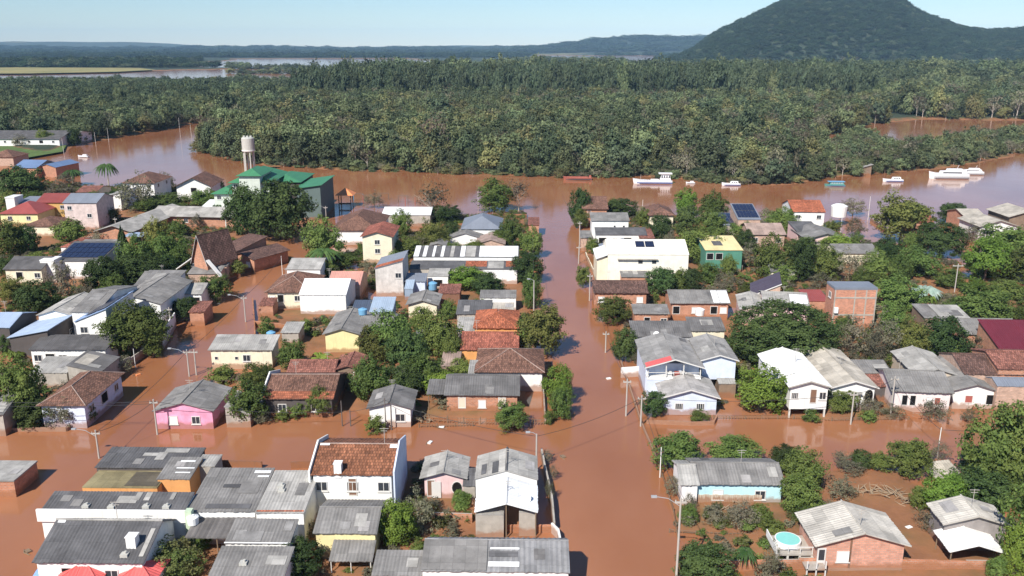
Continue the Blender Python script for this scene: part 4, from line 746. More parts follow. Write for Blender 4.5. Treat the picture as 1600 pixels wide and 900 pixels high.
    ('shade_tree', 'dense dark green tree right of the white school annex', 'tree', 'trees of the town yards', 'dark', -86.63, 252.88, 5.91, 5.06),
    ('leafy_tree', 'leafy mid-green tree left of the light patched roof house', 'tree', 'trees of the town yards', 'mid', -136.13, 277.32, 6.46, 4.45),
    ('shade_tree', 'dense dark green tree left of the light patched roof house', 'tree', 'trees of the town yards', 'dark', -127.42, 272.92, 7.41, 5.18),
    ('leafy_tree', 'leafy mid-green tree left of the blue-grey yard roof', 'tree', 'trees of the town yards', 'mid', -155.22, 280.0, 8.68, 3.95),
    ('thin_tree', 'thin grey-green scrubby tree left of the rose-roofed house', 'tree', 'trees of the town yards', 'grey', -130.42, 252.88, 5.91, 4.66),
    ('leafy_tree', 'leafy mid-green tree between the blue-grey yard roof and the white cistern house', 'tree', 'trees of the town yards', 'mid', -163.15, 277.32, 6.46, 4.45),
    ('thin_tree', 'thin grey-green scrubby tree right of the orange-roofed house edge', 'tree', 'trees of the town yards', 'grey', -161.12, 310.96, 7.2, 5.94),
    ('thin_tree', 'thin grey-green scrubby tree behind the white riverside house', 'tree', 'trees of the town yards', 'grey', -123.55, 305.51, 8.49, 6.73),
    ('shade_tree', 'dense dark green tree right of the orange-roofed house edge', 'tree', 'trees of the town yards', 'dark', -173.32, 305.66, 9.43, 6.22),
    ('leafy_tree', 'leafy mid-green tree behind the light patched roof house', 'tree', 'trees of the town yards', 'mid', -126.75, 279.65, 6.51, 6.23),
    ('leafy_tree', 'leafy mid-green tree right of the white pergola', 'tree', 'trees of the town yards', 'mid', -90.35, 229.07, 6.1, 4.56),
    ('leafy_tree', 'leafy mid-green tree left of the white pergola', 'tree', 'trees of the town yards', 'mid', -103.46, 233.89, 5.49, 4.5),
    ('thin_tree', 'thin grey-green scrubby tree in front of the L-shaped school', 'tree', 'trees of the town yards', 'grey', -88.75, 238.85, 4.49, 4.47),
    ('leafy_tree', 'leafy mid-green tree right of the long factory', 'tree', 'trees of the town yards', 'mid', -238.97, 445.56, 8.83, 8.48),
    ('shade_tree', 'dense dark green tree right of the long factory', 'tree', 'trees of the town yards', 'dark', -226.63, 451.2, 7.57, 8.63),
    ('thin_tree', 'thin grey-green scrubby tree in front of the long factory', 'tree', 'trees of the town yards', 'grey', -248.57, 439.75, 8.05, 7.07)]:
    plant(nm, lab, cat, grp, kind, x, y, w, h)

# the woods: single trees along the bank, then one mass behind
def scatter(poly, sp, seed, jit=.45):
    g = np.random.default_rng(seed); a = np.array(poly); x0, y0 = a.min(0); x1, y1 = a.max(0)
    X, Y = np.meshgrid(np.arange(x0, x1, sp), np.arange(y0, y1, sp)); X = X.ravel() + g.uniform(-jit, jit, X.size) * sp; Y = Y.ravel() + g.uniform(-jit, jit, Y.size) * sp
    k = inside(X, Y, poly); return X[k], Y[k]
WK = ['wood_mid', 'wood_olive', 'wood_dark', 'wood_grey', 'wood_bare', 'wood_euc', 'wood_hill']
PROTO = []; PIDX = {}
pc = bpy.data.collections.new('woodland_trees')
for k in WK:
    for i, (cm, tm) in enumerate(TREE[k]):
        me = bpy.data.meshes.new('wood_tree'); bm = bmesh.new(); bm.from_mesh(cm); nc = len(bm.faces); bm.from_mesh(tm); bm.faces.ensure_lookup_table()
        for f in list(bm.faces)[nc:]: f.material_index = 1
        bm.to_mesh(me); bm.free(); me.materials.append(cm.materials[0]); me.materials.append(tm.materials[0])
        o = bpy.data.objects.new('t%03d' % len(PROTO), me); pc.objects.link(o); PIDX.setdefault(k, []).append(len(PROTO)); PROTO.append(o)
def gn_scatter(name, label, X, Y, Z, Wd, Ht, idx, seed, coll=None):
    g = np.random.default_rng(seed); n = len(X)
    me = bpy.data.meshes.new(name); me.vertices.add(n); me.vertices.foreach_set('co', np.stack([X, Y, Z], -1).ravel())
    for nm, tp, dat, key in (('rot', 'FLOAT_VECTOR', np.stack([g.normal(0, .03, n), g.normal(0, .03, n), g.uniform(0, 6.28, n)], -1), 'vector'), ('size', 'FLOAT_VECTOR', np.stack([Wd, Wd, Ht], -1), 'vector'), ('pick', 'INT', np.array(idx, np.int32), 'value')):
        at_ = me.attributes.new(nm, tp, 'POINT'); at_.data.foreach_set(key, np.ascontiguousarray(dat).ravel())
    o = link(name, me); o['kind'] = 'stuff'; o['label'] = label
    ng = bpy.data.node_groups.new(name, 'GeometryNodeTree'); ng.interface.new_socket('Geometry', in_out='INPUT', socket_type='NodeSocketGeometry'); ng.interface.new_socket('Geometry', in_out='OUTPUT', socket_type='NodeSocketGeometry')
    nn = ng.nodes; ll = ng.links; gi = nn.new('NodeGroupInput'); go = nn.new('NodeGroupOutput'); ip = nn.new('GeometryNodeInstanceOnPoints'); ci = nn.new('GeometryNodeCollectionInfo')
    ci.inputs[0].default_value = coll or pc; ci.inputs[1].default_value = True; ci.inputs[2].default_value = True
    ip.inputs['Pick Instance'].default_value = True
    ll.new(gi.outputs[0], ip.inputs['Points']); ll.new(ci.outputs[0], ip.inputs['Instance'])
    for nm, tp, sock in (('rot', 'FLOAT_VECTOR', 'Rotation'), ('size', 'FLOAT_VECTOR', 'Scale'), ('pick', 'INT', 'Instance Index')):
        na = nn.new('GeometryNodeInputNamedAttribute'); na.data_type = tp; na.inputs[0].default_value = nm; ll.new(na.outputs[0], ip.inputs[sock])
    ll.new(ip.outputs[0], go.inputs[0])
    md = o.modifiers.new('scatter', 'NODES'); md.node_group = ng
    return o
def pick(n, probs, g):
    ks = list(probs); p = np.array([probs[k] for k in ks]); c = g.choice(len(ks), n, p=p / p.sum())
    return [ks[i] for i in c]
ACC = dict(x=[], y=[], w=[], h=[], k=[])
for i, (poly, sp, hm, hv, wf, probs, zmin) in enumerate([
    ([(109.7, 327.8), (136.8, 341.2), (157.4, 353.7), (177.6, 363.3), (212.3, 388.3), (245.8, 416.9), (303.5, 458.8), (348.8, 529.4), (290.5, 495.2), (234.5, 455.8), (195.9, 422.0), (180.7, 411.8), (188.5, 449.8), (172.0, 449.8), (150.6, 416.9)], 5.0, 6.5, 0.25, 0.85, {'wood_mid': 5, 'wood_olive': 1, 'wood_grey': 2, 'wood_bare': 1.2, 'wood_dark': 1}, -0.5),
    ([(-155.2, 430.0), (-135.8, 404.5), (-105.5, 375.4), (-81.6, 367.2), (-63.6, 357.5), (-42.2, 355.6), (-25.8, 348.3), (-7.8, 348.3), (12.7, 341.2), (37.8, 339.5), (51.2, 344.7), (64.6, 334.4), (77.3, 324.7), (95.3, 320.0), (109.7, 327.8), (149.0, 416.9), (174.9, 491.7), (260, 600), (270, 745), (-230, 745), (-200.1, 582.8)], 5.8, 9.8, 0.36, 0.8, {'wood_mid': 5, 'wood_olive': 1.8, 'wood_dark': 2.2, 'wood_grey': 2.0, 'wood_bare': 0.9, 'wood_euc': 0.35}, -0.5),
    ([(-155.2, 430.0), (-135.8, 404.5), (-105.5, 375.4), (-81.6, 367.2), (-63.6, 357.5), (-42.2, 355.6), (-25.8, 348.3), (-7.8, 348.3), (12.7, 341.2), (37.8, 339.5), (51.2, 344.7), (64.6, 334.4), (77.3, 324.7), (95.3, 320.0), (109.7, 327.8), (149.0, 416.9), (174.9, 491.7), (260, 600), (270, 745), (-230, 745), (-200.1, 582.8)], 24, 14, 0.22, -0.55, {'wood_euc': 3, 'wood_grey': 2, 'wood_bare': 2, 'wood_dark': 2}, 0.1),
    ([(-155.2, 427.0), (-135.8, 401.5), (-105.5, 372.4), (-81.6, 364.2), (-63.6, 354.5), (-42.2, 352.6), (-25.8, 345.3), (-7.8, 345.3), (12.7, 338.2), (37.8, 336.5), (51.2, 341.7), (64.6, 331.4), (77.3, 321.7), (95.3, 317.0), (109.7, 324.8), (109.7, 333.8), (95.3, 326.0), (77.3, 330.7), (64.6, 340.4), (51.2, 350.7), (37.8, 345.5), (12.7, 347.2), (-7.8, 354.3), (-25.8, 354.3), (-42.2, 361.6), (-63.6, 363.5), (-81.6, 373.2), (-105.5, 381.4), (-135.8, 410.5), (-155.2, 436.0)], 3.6, 3.4, 0.35, 1.15, {'wood_grey': 3, 'wood_mid': 3, 'wood_olive': 1, 'wood_dark': 1.5}, -0.9),
    ([(-190, 755), (-150, 740), (300, 740), (330, 900), (-190, 900)], 7.5, 27, 0.1, 0.34, {'wood_euc': 8, 'wood_dark': 1, 'wood_mid': 0.5}, 0.1),
    ([(300, 520), (420, 520), (640, 650), (760, 900), (330, 900), (280, 700)], 8, 13, 0.28, 0.75, {'wood_mid': 5, 'wood_olive': 1.8, 'wood_dark': 2.2, 'wood_grey': 2.0, 'wood_bare': 0.9, 'wood_euc': 0.35}, 0.1),
    ([(-290.5, 495.2), (-233.5, 461.9), (-223.6, 491.7), (-216.4, 537.6), (-210.4, 613.7), (-205, 640), (-205, 700), (-520, 700), (-420, 480)], 6.2, 8.5, 0.25, 0.8, {'wood_mid': 4, 'wood_dark': 3, 'wood_olive': 0.6, 'wood_grey': 0.8, 'wood_euc': 1}, -0.3),
    ([(-900, 700), (-200, 700), (-200, 900), (-1000, 900)], 8.5, 12, 0.16, 0.55, {'wood_euc': 5, 'wood_dark': 3, 'wood_mid': 2}, 0.1),
    ([(-1000, 900), (-200, 900), (-200, 1120), (-1100, 1120)], 8.5, 9.5, 0.16, 0.55, {'wood_euc': 5, 'wood_dark': 3, 'wood_mid': 2}, 0.1),
    ([(-190, 900), (900, 900), (1150, 1300), (-190, 1200)], 14, 22, 0.2, 0.7, {'wood_dark': 4, 'wood_mid': 4, 'wood_euc': 2}, 0.1),
    ([(100, 1250), (1000, 1250), (1700, 2150), (300, 2100)], 17, 12, 0.3, 1.4, {'wood_hill': 3, 'wood_dark': 2, 'wood_mid': 1, 'wood_grey': 1.2}, 0.1),
    ([(420, 2050), (1750, 2050), (2400, 3000), (2300, 3250), (500, 3250)], 15, 9, 0.3, 1.75, {'wood_hill': 8, 'wood_dark': 0.6}, 0.1),
    ([(-2000, 2050), (-900, 1990), (-560, 2050), (-900, 2600), (-2200, 2600)], 26, 13, 0.3, 1.9, {'wood_hill': 4, 'wood_dark': 2}, 0.1),
    ([(-3200, 3700), (300, 3700), (600, 4100), (2500, 3600), (3000, 4600), (-3600, 4600)], 48, 14, 0.3, 3.2, {'wood_hill': 4}, 0.1),
    ([(-5200, 5400), (3500, 5000), (4200, 7600), (-6000, 7600)], 100, 18, 0.3, 5, {'wood_hill': 4}, 0.1),
    ([(-600, 1300), (-560, 1240), (-330, 1180), (-420, 1350)], 12, 9, 0.3, 1.2, {'wood_mid': 4, 'wood_dark': 3, 'wood_olive': 0.6, 'wood_grey': 0.8, 'wood_euc': 1}, 0.1),
    ([(-520, 1640), (-250, 1600), (-250, 1625), (-520, 1670)], 14, 8, 0.35, 1.3, {'wood_mid': 4, 'wood_dark': 3, 'wood_olive': 0.6, 'wood_grey': 0.8, 'wood_euc': 1}, -9),
    ([(-640, 1990), (-520, 1930), (-430, 1900), (-430, 1930), (-520, 1965), (-640, 2040)], 13, 9, 0.35, 1.3, {'wood_mid': 4, 'wood_dark': 3, 'wood_olive': 0.6, 'wood_grey': 0.8, 'wood_euc': 1}, -9),
    ([(-110, 1950), (20, 1650), (350, 2500), (60, 2800)], 22, 13, 0.25, 1.6, {'wood_mid': 4, 'wood_dark': 3, 'wood_olive': 0.6, 'wood_grey': 0.8, 'wood_euc': 1}, 0.1),
    ([(-1700, 1500), (-1000, 1420), (-600, 1440), (-600, 1490), (-1000, 1470), (-1700, 1560)], 20, 8, 0.4, 1.3, {'wood_mid': 4, 'wood_dark': 3, 'wood_olive': 0.6, 'wood_grey': 0.8, 'wood_euc': 1}, 0.1),
    ([(70, 88), (140, 90), (195, 190), (128, 190)], 8.5, 6.5, 0.3, 0.9, {'wood_mid': 5, 'wood_olive': 1.8, 'wood_dark': 2.2, 'wood_grey': 2.0, 'wood_bare': 0.9, 'wood_euc': 0.35}, -9),
    ([(-70, 88), (-140, 90), (-195, 180), (-128, 180)], 8.5, 6.0, 0.3, 0.9, {'wood_mid': 5, 'wood_olive': 1.8, 'wood_dark': 2.2, 'wood_grey': 2.0, 'wood_bare': 0.9, 'wood_euc': 0.35}, -9)]):
    X, Y = scatter(poly, sp, 300 + i); g = np.random.default_rng(500 + i)
    Z0 = height(X, Y); k = (Z0 > zmin) & ((Z0 < 186) | (g.random(len(X)) < .22)); X, Y = X[k], Y[k]
    patch = fbm(X, Y, 60, 21 + i); H_ = hm * (1 + hv * g.normal(size=len(X)) + .22 * patch); H_ = np.clip(H_, hm * .35, hm * 1.6)
    kk = pick(len(X), probs, g)
    ACC['x'] += list(X); ACC['y'] += list(Y); ACC['h'] += list(H_); ACC['w'] += list((np.maximum(sp * 1.1, H_ * wf) if wf > 0 else -H_ * wf) * g.uniform(.8, 1.25, len(X))); ACC['k'] += kk
AX, AY, AW, AH = (np.array(ACC[k]) for k in 'xywh'); AK = np.array(ACC['k']); AZ = height(AX, AY)
order = np.argsort(-AH * np.sqrt(AW) / np.hypot(AX, AY) ** 1.5 * (AY > 240)); near = set(order[:80].tolist())
NAMEK = dict(wood_mid=('bank_tree', 'leafy green tree in the woods lining the far riverbank'), wood_olive=('bank_tree', 'olive tinted tree in the woods lining the far riverbank'),
             wood_dark=('bank_tree', 'dark green tree in the woods lining the far riverbank'), wood_grey=('bank_tree', 'thin grey-brown tree in the woods lining the far riverbank'),
             wood_bare=('bank_tree', 'leafless pale tree in the woods lining the far riverbank'), wood_euc=('bank_tree', 'tall slim tree in the woods lining the far riverbank'))
for i in near:
    nm, lab = NAMEK[AK[i]]; plant(nm, lab, 'tree', 'trees along the far riverbank: ' + AK[i][5:], AK[i], float(AX[i]), float(AY[i]), float(AW[i]), float(AH[i]), float(AZ[i]) - .2)
rest = np.array([i for i in range(len(AX)) if i not in near]); g = np.random.default_rng(900)
gn_scatter('woodland', 'dense mixed woodland behind the river reaching to the hill', AX[rest], AY[rest], np.maximum(AZ[rest], -.4) - .3, AW[rest], AH[rest], [PIDX[AK[i]][int(g.integers(len(PIDX[AK[i]])))] for i in rest], 901)

# ------------------------------------------------------------------ houses
V3 = Vector
wob = random.Random(5)
def slope_mesh(mb, E, U, S, a=0., b=1., period=.3, amp=.035, th=.09):
    """one roof slope: eave from E along U, rising along S; a..b is the part of the eave the ridge spans"""
    Nn = U.cross(S).normalized(); L = U.length
    if Nn.z < 0: Nn = -Nn
    n = max(2, int(L / period) * 2) if amp > 0 else max(2, int(L / 3))
    n = min(n, 140); us = sorted(set([i / n for i in range(n + 1)] + [a, b]))
    vf = lambda u: min(1, u / a if a > 0 else 1, (1 - u) / (1 - b) if b < 1 else 1)
    top = []; bot = []; vs = []
    for i, u in enumerate(us):
        k = amp * (i % 2); v = max(0, vf(u)); p0 = E + U * u; p1 = E + U * u + S * v
        jt = (wob.random() - .5) * .10 * (1 if amp > 0 else 0) * min(1, S.length / 3); sg = Nn * ((wob.random() - .5) * .025 if amp > 0 else 0); p0 = p0 - S.normalized() * jt
        vs += [p0 + Nn * k + sg, p1 + Nn * k + sg, p0 - Nn * th + sg, p1 - Nn * th + sg]
    fs = []
    for i in range(len(us) - 1):
        o = 4 * i; q = 4 * (i + 1)
        fs += [(o, q, q + 1, o + 1), (o + 2, o + 3, q + 3, q + 2), (o, o + 2, q + 2, q), (o + 1, q + 1, q + 3, o + 3)]
    e = 4 * (len(us) - 1); fs += [(0, 1, 3, 2), (e, e + 2, e + 3, e + 1)]
    mb.add(vs, fs); return (E, U, S, Nn)
SHEET = {}
def window(root, face, b, u, z, w, h, kind):
    """frame (part) and pane (sub-part) set proud of the wall"""
    W2, D = b['w'] / 2, b['d']
    org, ax, nn = {'F': (V3((0, 0, 0)), V3((1, 0, 0)), V3((0, -1, 0))), 'R': (V3((W2, D / 2, 0)), V3((0, 1, 0)), V3((1, 0, 0))), 'L': (V3((-W2, D / 2, 0)), V3((0, -1, 0)), V3((-1, 0, 0)))}[face]
    c = org + ax * u + V3((b['ox'], b['oy'], z)); up = V3((0, 0, 1))
    nm, fm, pm = {'w': ('window', 'frame', 'glass'), 's': ('window', 'frame', 'shutter'), 'd': ('door', 'frame', 'door'), 'D': ('door', 'frame', 'doorpale'), 'g': ('opening', 'frame', 'opening_shade'),
                  'm': ('window', 'frame', 'shutter_red'), 'v': ('vent_window', 'frame', 'glass'), 'V': ('window', 'frame', 'glass'), 'r': ('round_window', 'frame', 'opening_shade'), 'a': ('arch', 'frame', 'opening_shade'), 'c': ('column', 'post', 'post')}[kind]  # opening, round window and arch get a dark panel painted as inner shade
    if kind == 'c':
        mb = MB(); mb.obox(c - ax * .15 - up * (z + 1), ax * .3, up * (z + 1 + .8), nn, .12); mb.build('column', 'post', root); return
    mb = MB(); ft = .09 * min(1, w)
    if kind in 'ra':
        K = 14; ring = [c + ax * math.cos(6.283 * k / K) * w / 2 + up * math.sin(6.283 * k / K) * h / 2 for k in range(K)]
        if kind == 'a': ring = [c + ax * (-w / 2) - up * h / 2] + [c + ax * (-math.cos(math.pi * k / 8) * w / 2) + up * (h * .1 + math.sin(math.pi * k / 8) * h * .4) for k in range(9)] + [c + ax * (w / 2) - up * h / 2]
        K = len(ring); o2 = [c + (p - c) * 1.13 for p in ring]
        vs = [p + nn * .05 for p in ring] + [p + nn * .05 for p in o2] + [p for p in o2]
        mb.add(vs, [(k, (k + 1) % K, K + (k + 1) % K, K + k) for k in range(K)] + [(K + k, K + (k + 1) % K, 2 * K + (k + 1) % K, 2 * K + k) for k in range(K)])
        o = mb.build(nm, fm, root); pb = MB(); pb.add([p + nn * .02 for p in ring], [tuple(range(K))]); pb.build('pane', pm, o); return
    for dx, dz, ww, hh in ((-w / 2, -h / 2, ft, h), (w / 2 - ft, -h / 2, ft, h), (-w / 2 + ft, -h / 2, w - 2 * ft, ft), (-w / 2 + ft, h / 2 - ft, w - 2 * ft, ft)) + (((-ft / 3, -h / 2 + ft, ft * .66, h - 2 * ft),) if kind in 'wV' and w > .9 else ()) + (((-w / 4 - ft / 3, -h / 2 + ft, ft * .66, h - 2 * ft), (w / 4 - ft / 3, -h / 2 + ft, ft * .66, h - 2 * ft)) if kind == 'V' else ()):
        mb.obox(c + ax * dx + up * dz, ax * ww, up * hh, nn, .07)
    if kind in 'ws': mb.obox(c + ax * (-w / 2 - .08) + up * (-h / 2 - .09), ax * (w + .16), up * .08, nn, .14)
    o = mb.build(nm, fm, root)
    pb = MB(); pb.obox(c + ax * (-w / 2 + ft * .5) + up * (-h / 2 + ft * .5), ax * (w - ft), up * (h - ft), nn, .025); pb.build('pane' if kind not in 'dD' else 'leaf_panel', pm, o)
def house_block(root, b):
    w, d, h, zb, rise, o = b['w'], b['d'], b['h'], b['zb'], b['rise'], b['o']; W2 = w / 2; ox, oy = b['ox'], b['oy']; T = V3((ox, oy, 0)); rf = b['rf']
    near = b['near']; amp = .04 if near else 0.; per = .34
    if b['rm'] in ('tile', 'tile2', 'brown', 'red', 'red2', 'rust', 'darkbrown'): per = .42; amp *= 1.3
    if b['rm'] in ('corr', 'drib'): per = .5; amp *= 1.6
    rt = b['roof']; P = lambda x, y, z: V3((x, y, z)) + T
    hf = hb = h; tl = tr = h
    # walls (with gables)
    if b['wall']:
        mb = MB(); wh = 'w_' + b['wall']
        c = lambda x, y, zt: (P(x, y, zb), P(x, y, zt))
        zfl, zfr, zbr, zbl = h, h, h, h
        if rt == 'sf': zbr = zbl = h + rise
        if rt == 'sb': zfl = zfr = h + rise
        if rt == 'sl': zfr = zbr = h + rise
        if rt == 'sr': zfl = zbl = h + rise
        k = .03
        cs = [(-W2, 0, zfl - k), (W2, 0, zfr - k), (W2, d, zbr - k), (-W2, d, zbl - k)]
        vs = [P(x, y, zb) for x, y, z in cs] + [P(x, y, z) for x, y, z in cs]
        fs = [(0, 1, 5, 4), (1, 2, 6, 5), (2, 3, 7, 6), (3, 0, 4, 7), (4, 5, 6, 7), (3, 2, 1, 0)]
        if rt == 'gf':
            vs += [P(0, 0, h + rise - k), P(0, d, h + rise - k)]; fs[0] = (0, 1, 5, 8, 4); fs[2] = (2, 3, 7, 9, 6); fs[4] = (4, 8, 9, 7); fs.append((8, 5, 6, 9))
        if rt == 'gs':
            vs += [P(-W2, d * rf, h + rise - k), P(W2, d * rf, h + rise - k)]; fs[3] = (3, 0, 4, 8, 7); fs[1] = (1, 2, 6, 9, 5); fs[4] = (4, 5, 9, 8); fs.append((8, 9, 6, 7))
        mb.add(vs, fs); mb.build('wall', wh, root)
    else:
        if not any(e[0] == 'loft' for e in b['ex']):
            nx = max(2, int(w / 2.6) + 1)
            for i in range(nx):
                for y in (.12, d - .12):
                    x = -W2 + .12 + (w - .24) * i / (nx - 1); pm = MB(); zt = h + (rise * y / d if rt == 'sf' else rise * (1 - abs(x) / W2) if rt == 'gf' else 0); pm.tube([P(x, y, zb), P(x, y, zt - .05)], .07, 6); pm.build('post', 'timber', root)
    # roof
    mb = MB(); SL = {}; lift = V3((0, 0, .10)); z2 = h + rise
    if rt == 'gf':
        k = o * rise / W2
        SL['l'] = slope_mesh(mb, P(-W2 - o, d + o, h - k) + lift, V3((0, -(d + 2 * o), 0)), V3((W2 + o, 0, rise + k)), 0, 1, per, amp)
        SL['r'] = slope_mesh(mb, P(W2 + o, -o, h - k) + lift, V3((0, d + 2 * o, 0)), V3((-W2 - o, 0, rise + k)), 0, 1, per, amp)
    elif rt == 'gs':
        k = o * rise / (d * rf); k2 = o * rise / (d * (1 - rf))
        SL['f'] = slope_mesh(mb, P(-W2 - o, -o, h - k) + lift, V3((w + 2 * o, 0, 0)), V3((0, d * rf + o, rise + k)), 0, 1, per, amp)
        SL['b'] = slope_mesh(mb, P(W2 + o, d + o, h - k2) + lift, V3((-(w + 2 * o), 0, 0)), V3((0, -(d * (1 - rf) + o), rise + k2)), 0, 1, per, amp)
    elif rt == 'hip':
        m = min(W2, d / 2); k = o * rise / m; a1 = (m + o) / (w + 2 * o); a2 = (m + o) / (d + 2 * o)
        ix = m if w > d else W2; run = m + o
        for key, E, U, S, a in (('f', P(-W2 - o, -o, h - k), V3((w + 2 * o, 0, 0)), V3((0, run, rise + k)), a1), ('b', P(W2 + o, d + o, h - k), V3((-(w + 2 * o), 0, 0)), V3((0, -run, rise + k)), a1),
                                ('r', P(W2 + o, -o, h - k), V3((0, d + 2 * o, 0)), V3((-run, 0, rise + k)), a2), ('l', P(-W2 - o, d + o, h - k), V3((0, -(d + 2 * o), 0)), V3((run, 0, rise + k)), a2)):
            SL[key] = slope_mesh(mb, E + lift, U, S, min(a, .5), max(1 - a, .5), per, amp)
    elif rt == 'sf':
        k = o * rise / d; SL['f'] = slope_mesh(mb, P(-W2 - o, -o, h - k) + lift, V3((w + 2 * o, 0, 0)), V3((0, d + 2 * o, rise + 2 * k)), 0, 1, per, amp)
    elif rt == 'sb':
        k = o * rise / d; SL['f'] = slope_mesh(mb, P(-W2 - o, -o, z2 + k) + lift, V3((w + 2 * o, 0, 0)), V3((0, d + 2 * o, -rise - 2 * k)), 0, 1, per, amp)
    elif rt == 'sl':
        k = o * rise / w; SL['l'] = slope_mesh(mb, P(-W2 - o, d + o, h - k) + lift, V3((0, -(d + 2 * o), 0)), V3((w + 2 * o, 0, rise + 2 * k)), 0, 1, per, amp)
    elif rt == 'sr':
        k = o * rise / w; SL['r'] = slope_mesh(mb, P(W2 + o, -o, h - k) + lift, V3((0, d + 2 * o, 0)), V3((-w - 2 * o, 0, rise + 2 * k)), 0, 1, per, amp)
    else:
        mb.box(ox - W2 - o, ox + W2 + o, oy - o, oy + d + o, h, h + rise); SL['t'] = (P(-W2 - o, -o, h + rise), V3((w + 2 * o, 0, 0)), V3((0, d + 2 * o, 0)), V3((0, 0, 1)))
    roof = mb.build('roof', 'r_' + b['rm'], root)
    # ridge and hip caps
    if rt in ('gf', 'gs', 'hip') and near:
        cap = MB(); cm = 'r_' + b['rm']; r_ = .09
        for e in b['ex']:
            if e[0] == 'ridgecap': cm = 'r_' + e[1]; r_ = .14
        zt = h + rise + .13
        if rt == 'gf': cap.tube([P(0, -o, zt), P(0, d + o, zt)], r_, 6)
        if rt == 'gs': cap.tube([P(-W2 - o, d * rf, zt), P(W2 + o, d * rf, zt)], r_, 6)
        if rt == 'hip':
            m = min(W2, d / 2); k = o * rise / m; ra = (P(-W2 + m, d / 2, zt), P(W2 - m, d / 2, zt)) if w >= d else (P(0, m, zt), P(0, d - m, zt))
            if (ra[0] - ra[1]).length > .1: cap.tube(ra, r_, 6)
            for x, y in ((-W2 - o, -o), (W2 + o, -o), (W2 + o, d + o), (-W2 - o, d + o)):
                t = ra[0] if ((x < 0) if w >= d else (y < d / 2)) else ra[1]; cap.tube([P(x, y, h - k + .13), t], r_ * .8, 6)
        cap.build('ridge_cap', cm if cm not in ('r_brown', 'r_tile') else 'r_pinkgrey', roof)
    # windows and doors
    for part in [q for q in b['wins'].split('|') if q]:
        face, toks = part.split(':'); row2 = face.islower(); face = face.upper(); ln = w if face == 'F' else d; n = len(toks)
        for i, t in enumerate(toks):
            if t == '.': continue
            u = -ln / 2 + ln * (i + .5) / n; cell = ln / n * .78; zc = h - 1.45 if not row2 else h - 3.6
            ww, hh = {'w': (1.3, 1.15), 's': (1.3, 1.2), 'd': (.95, 2.1), 'D': (1.5, 1.7), 'g': (2.0, 1.6), 'm': (1.3, 1.2), 'v': (.55, .55), 'V': (1.6, 1.0), 'r': (1.3, 1.5), 'a': (1.3, 2.0), 'c': (.3, 2)}[t]
            if t in 'dDa': zc = h - hh / 2 - .45
            if zc - hh / 2 < zb + .1: zc = zb + .1 + hh / 2
            window(root, face, b, u, zc, min(ww, max(.5, cell)), hh, t)
    # television aerial and replaced sheets
    rg = random.Random(int(abs(b['wx']) * 13 + b['wy'] * 7 + w * 11))
    if near and rt in ('gf', 'gs', 'hip') and rg.random() < .4:
        m_ = MB(); x, y = (0, d * rg.uniform(.15, .8)) if rt == 'gf' else (W2 * rg.uniform(-.7, .7), d * rf); zt = h + rise + .1 if rt != 'hip' else h + rise * .6; hh = rg.uniform(1.2, 2.2)
        m_.tube([P(x, y, zt - .2), P(x, y, zt + hh)], .03, 5); m_.box(ox + x - .5, ox + x + .5, oy + y - .02, oy + y + .02, zt + hh - .12, zt + hh - .08); m_.box(ox + x - .35, ox + x + .35, oy + y - .02, oy + y + .02, zt + hh - .4, zt + hh - .36); m_.build('aerial', 'pole', roof)
    if near and b['rm'] in ('grey', 'grey2', 'grey3', 'lgrey', 'lgrey2', 'dgrey', 'corr', 'beige', 'beige2', 'stainroof') and w * d > 12:
        for q in range(rg.randint(1, 3)):
            E, U, S, Nn = SL[rg.choice(sorted(SL))]; uu = rg.uniform(.06, .84); vv = rg.uniform(.05, .55); du = rg.choice((1, 1, 2)) * 1.05 / U.length; dv = rg.uniform(.25, .4); du = min(du, .95 - uu)
            m_ = MB(); m_.obox(E + U * uu + S * vv + Nn * (amp + .004 + .004 * q), U * du, S * dv, Nn, .012); m_.build('roof_sheet', 'r_' + rg.choice(('grey', 'grey3', 'lgrey', 'grey2', 'stainroof', 'grey')), roof)
    # extras
    def patch(name, key, u0, u1, v0, v1, mat, off=.05, th=.03, parent=None):
        E, U, S, Nn = SL[key]; m_ = MB(); m_.obox(E + U * u0 + S * v0 + Nn * (off + amp), U * (u1 - u0), S * (v1 - v0), Nn, th); return m_.build(name, mat, parent or root)
    nsheet = 0
    for e in b['ex']:
        t = e[0]
        if t == 'sheet':
            key = e[1]; u0, u1, v0, v1 = e[2:6]; nsheet += 1
            if key == 'l' : u0, u1 = 1 - u1, 1 - u0
            if key in SL: patch('roof_sheet', key, u0, u1, v0, v1, 'r_' + e[6], .012 + .007 * nsheet, .012)
        elif t == 'solar':
            key, u0, u1, v0, v1, nx, ny = e[1:]; E, U, S, Nn = SL[key]
            for i in range(nx):
                for j in range(ny):
                    du, dv = (u1 - u0) / nx, (v1 - v0) / ny; q = patch('solar_panel', key, u0 + du * (i + .04), u0 + du * (i + .96), v0 + dv * (j + .04), v0 + dv * (j + .96), 'solar', .10, .05)
        elif t == 'stripes':
            E, U, S, Nn = SL['f']; u = 0.; i = 0
            for wd_, mt in ((.055, 'white'), (.03, 0), (.04, 'white'), (.05, 0), (.03, 'white'), (.05, 0), (.035, 'white'), (.055, 0), (.04, 'lgrey'), (.055, 0), (.05, 'white'), (.10, 'lgrey'), (.03, 0), (.375, 'white')):
                if mt: patch('roof_panel', 'f', u + .003, u + wd_ - .003, .02, .98, 'r_' + mt, .03, .03)
                u += wd_
        elif t == 'chimney':
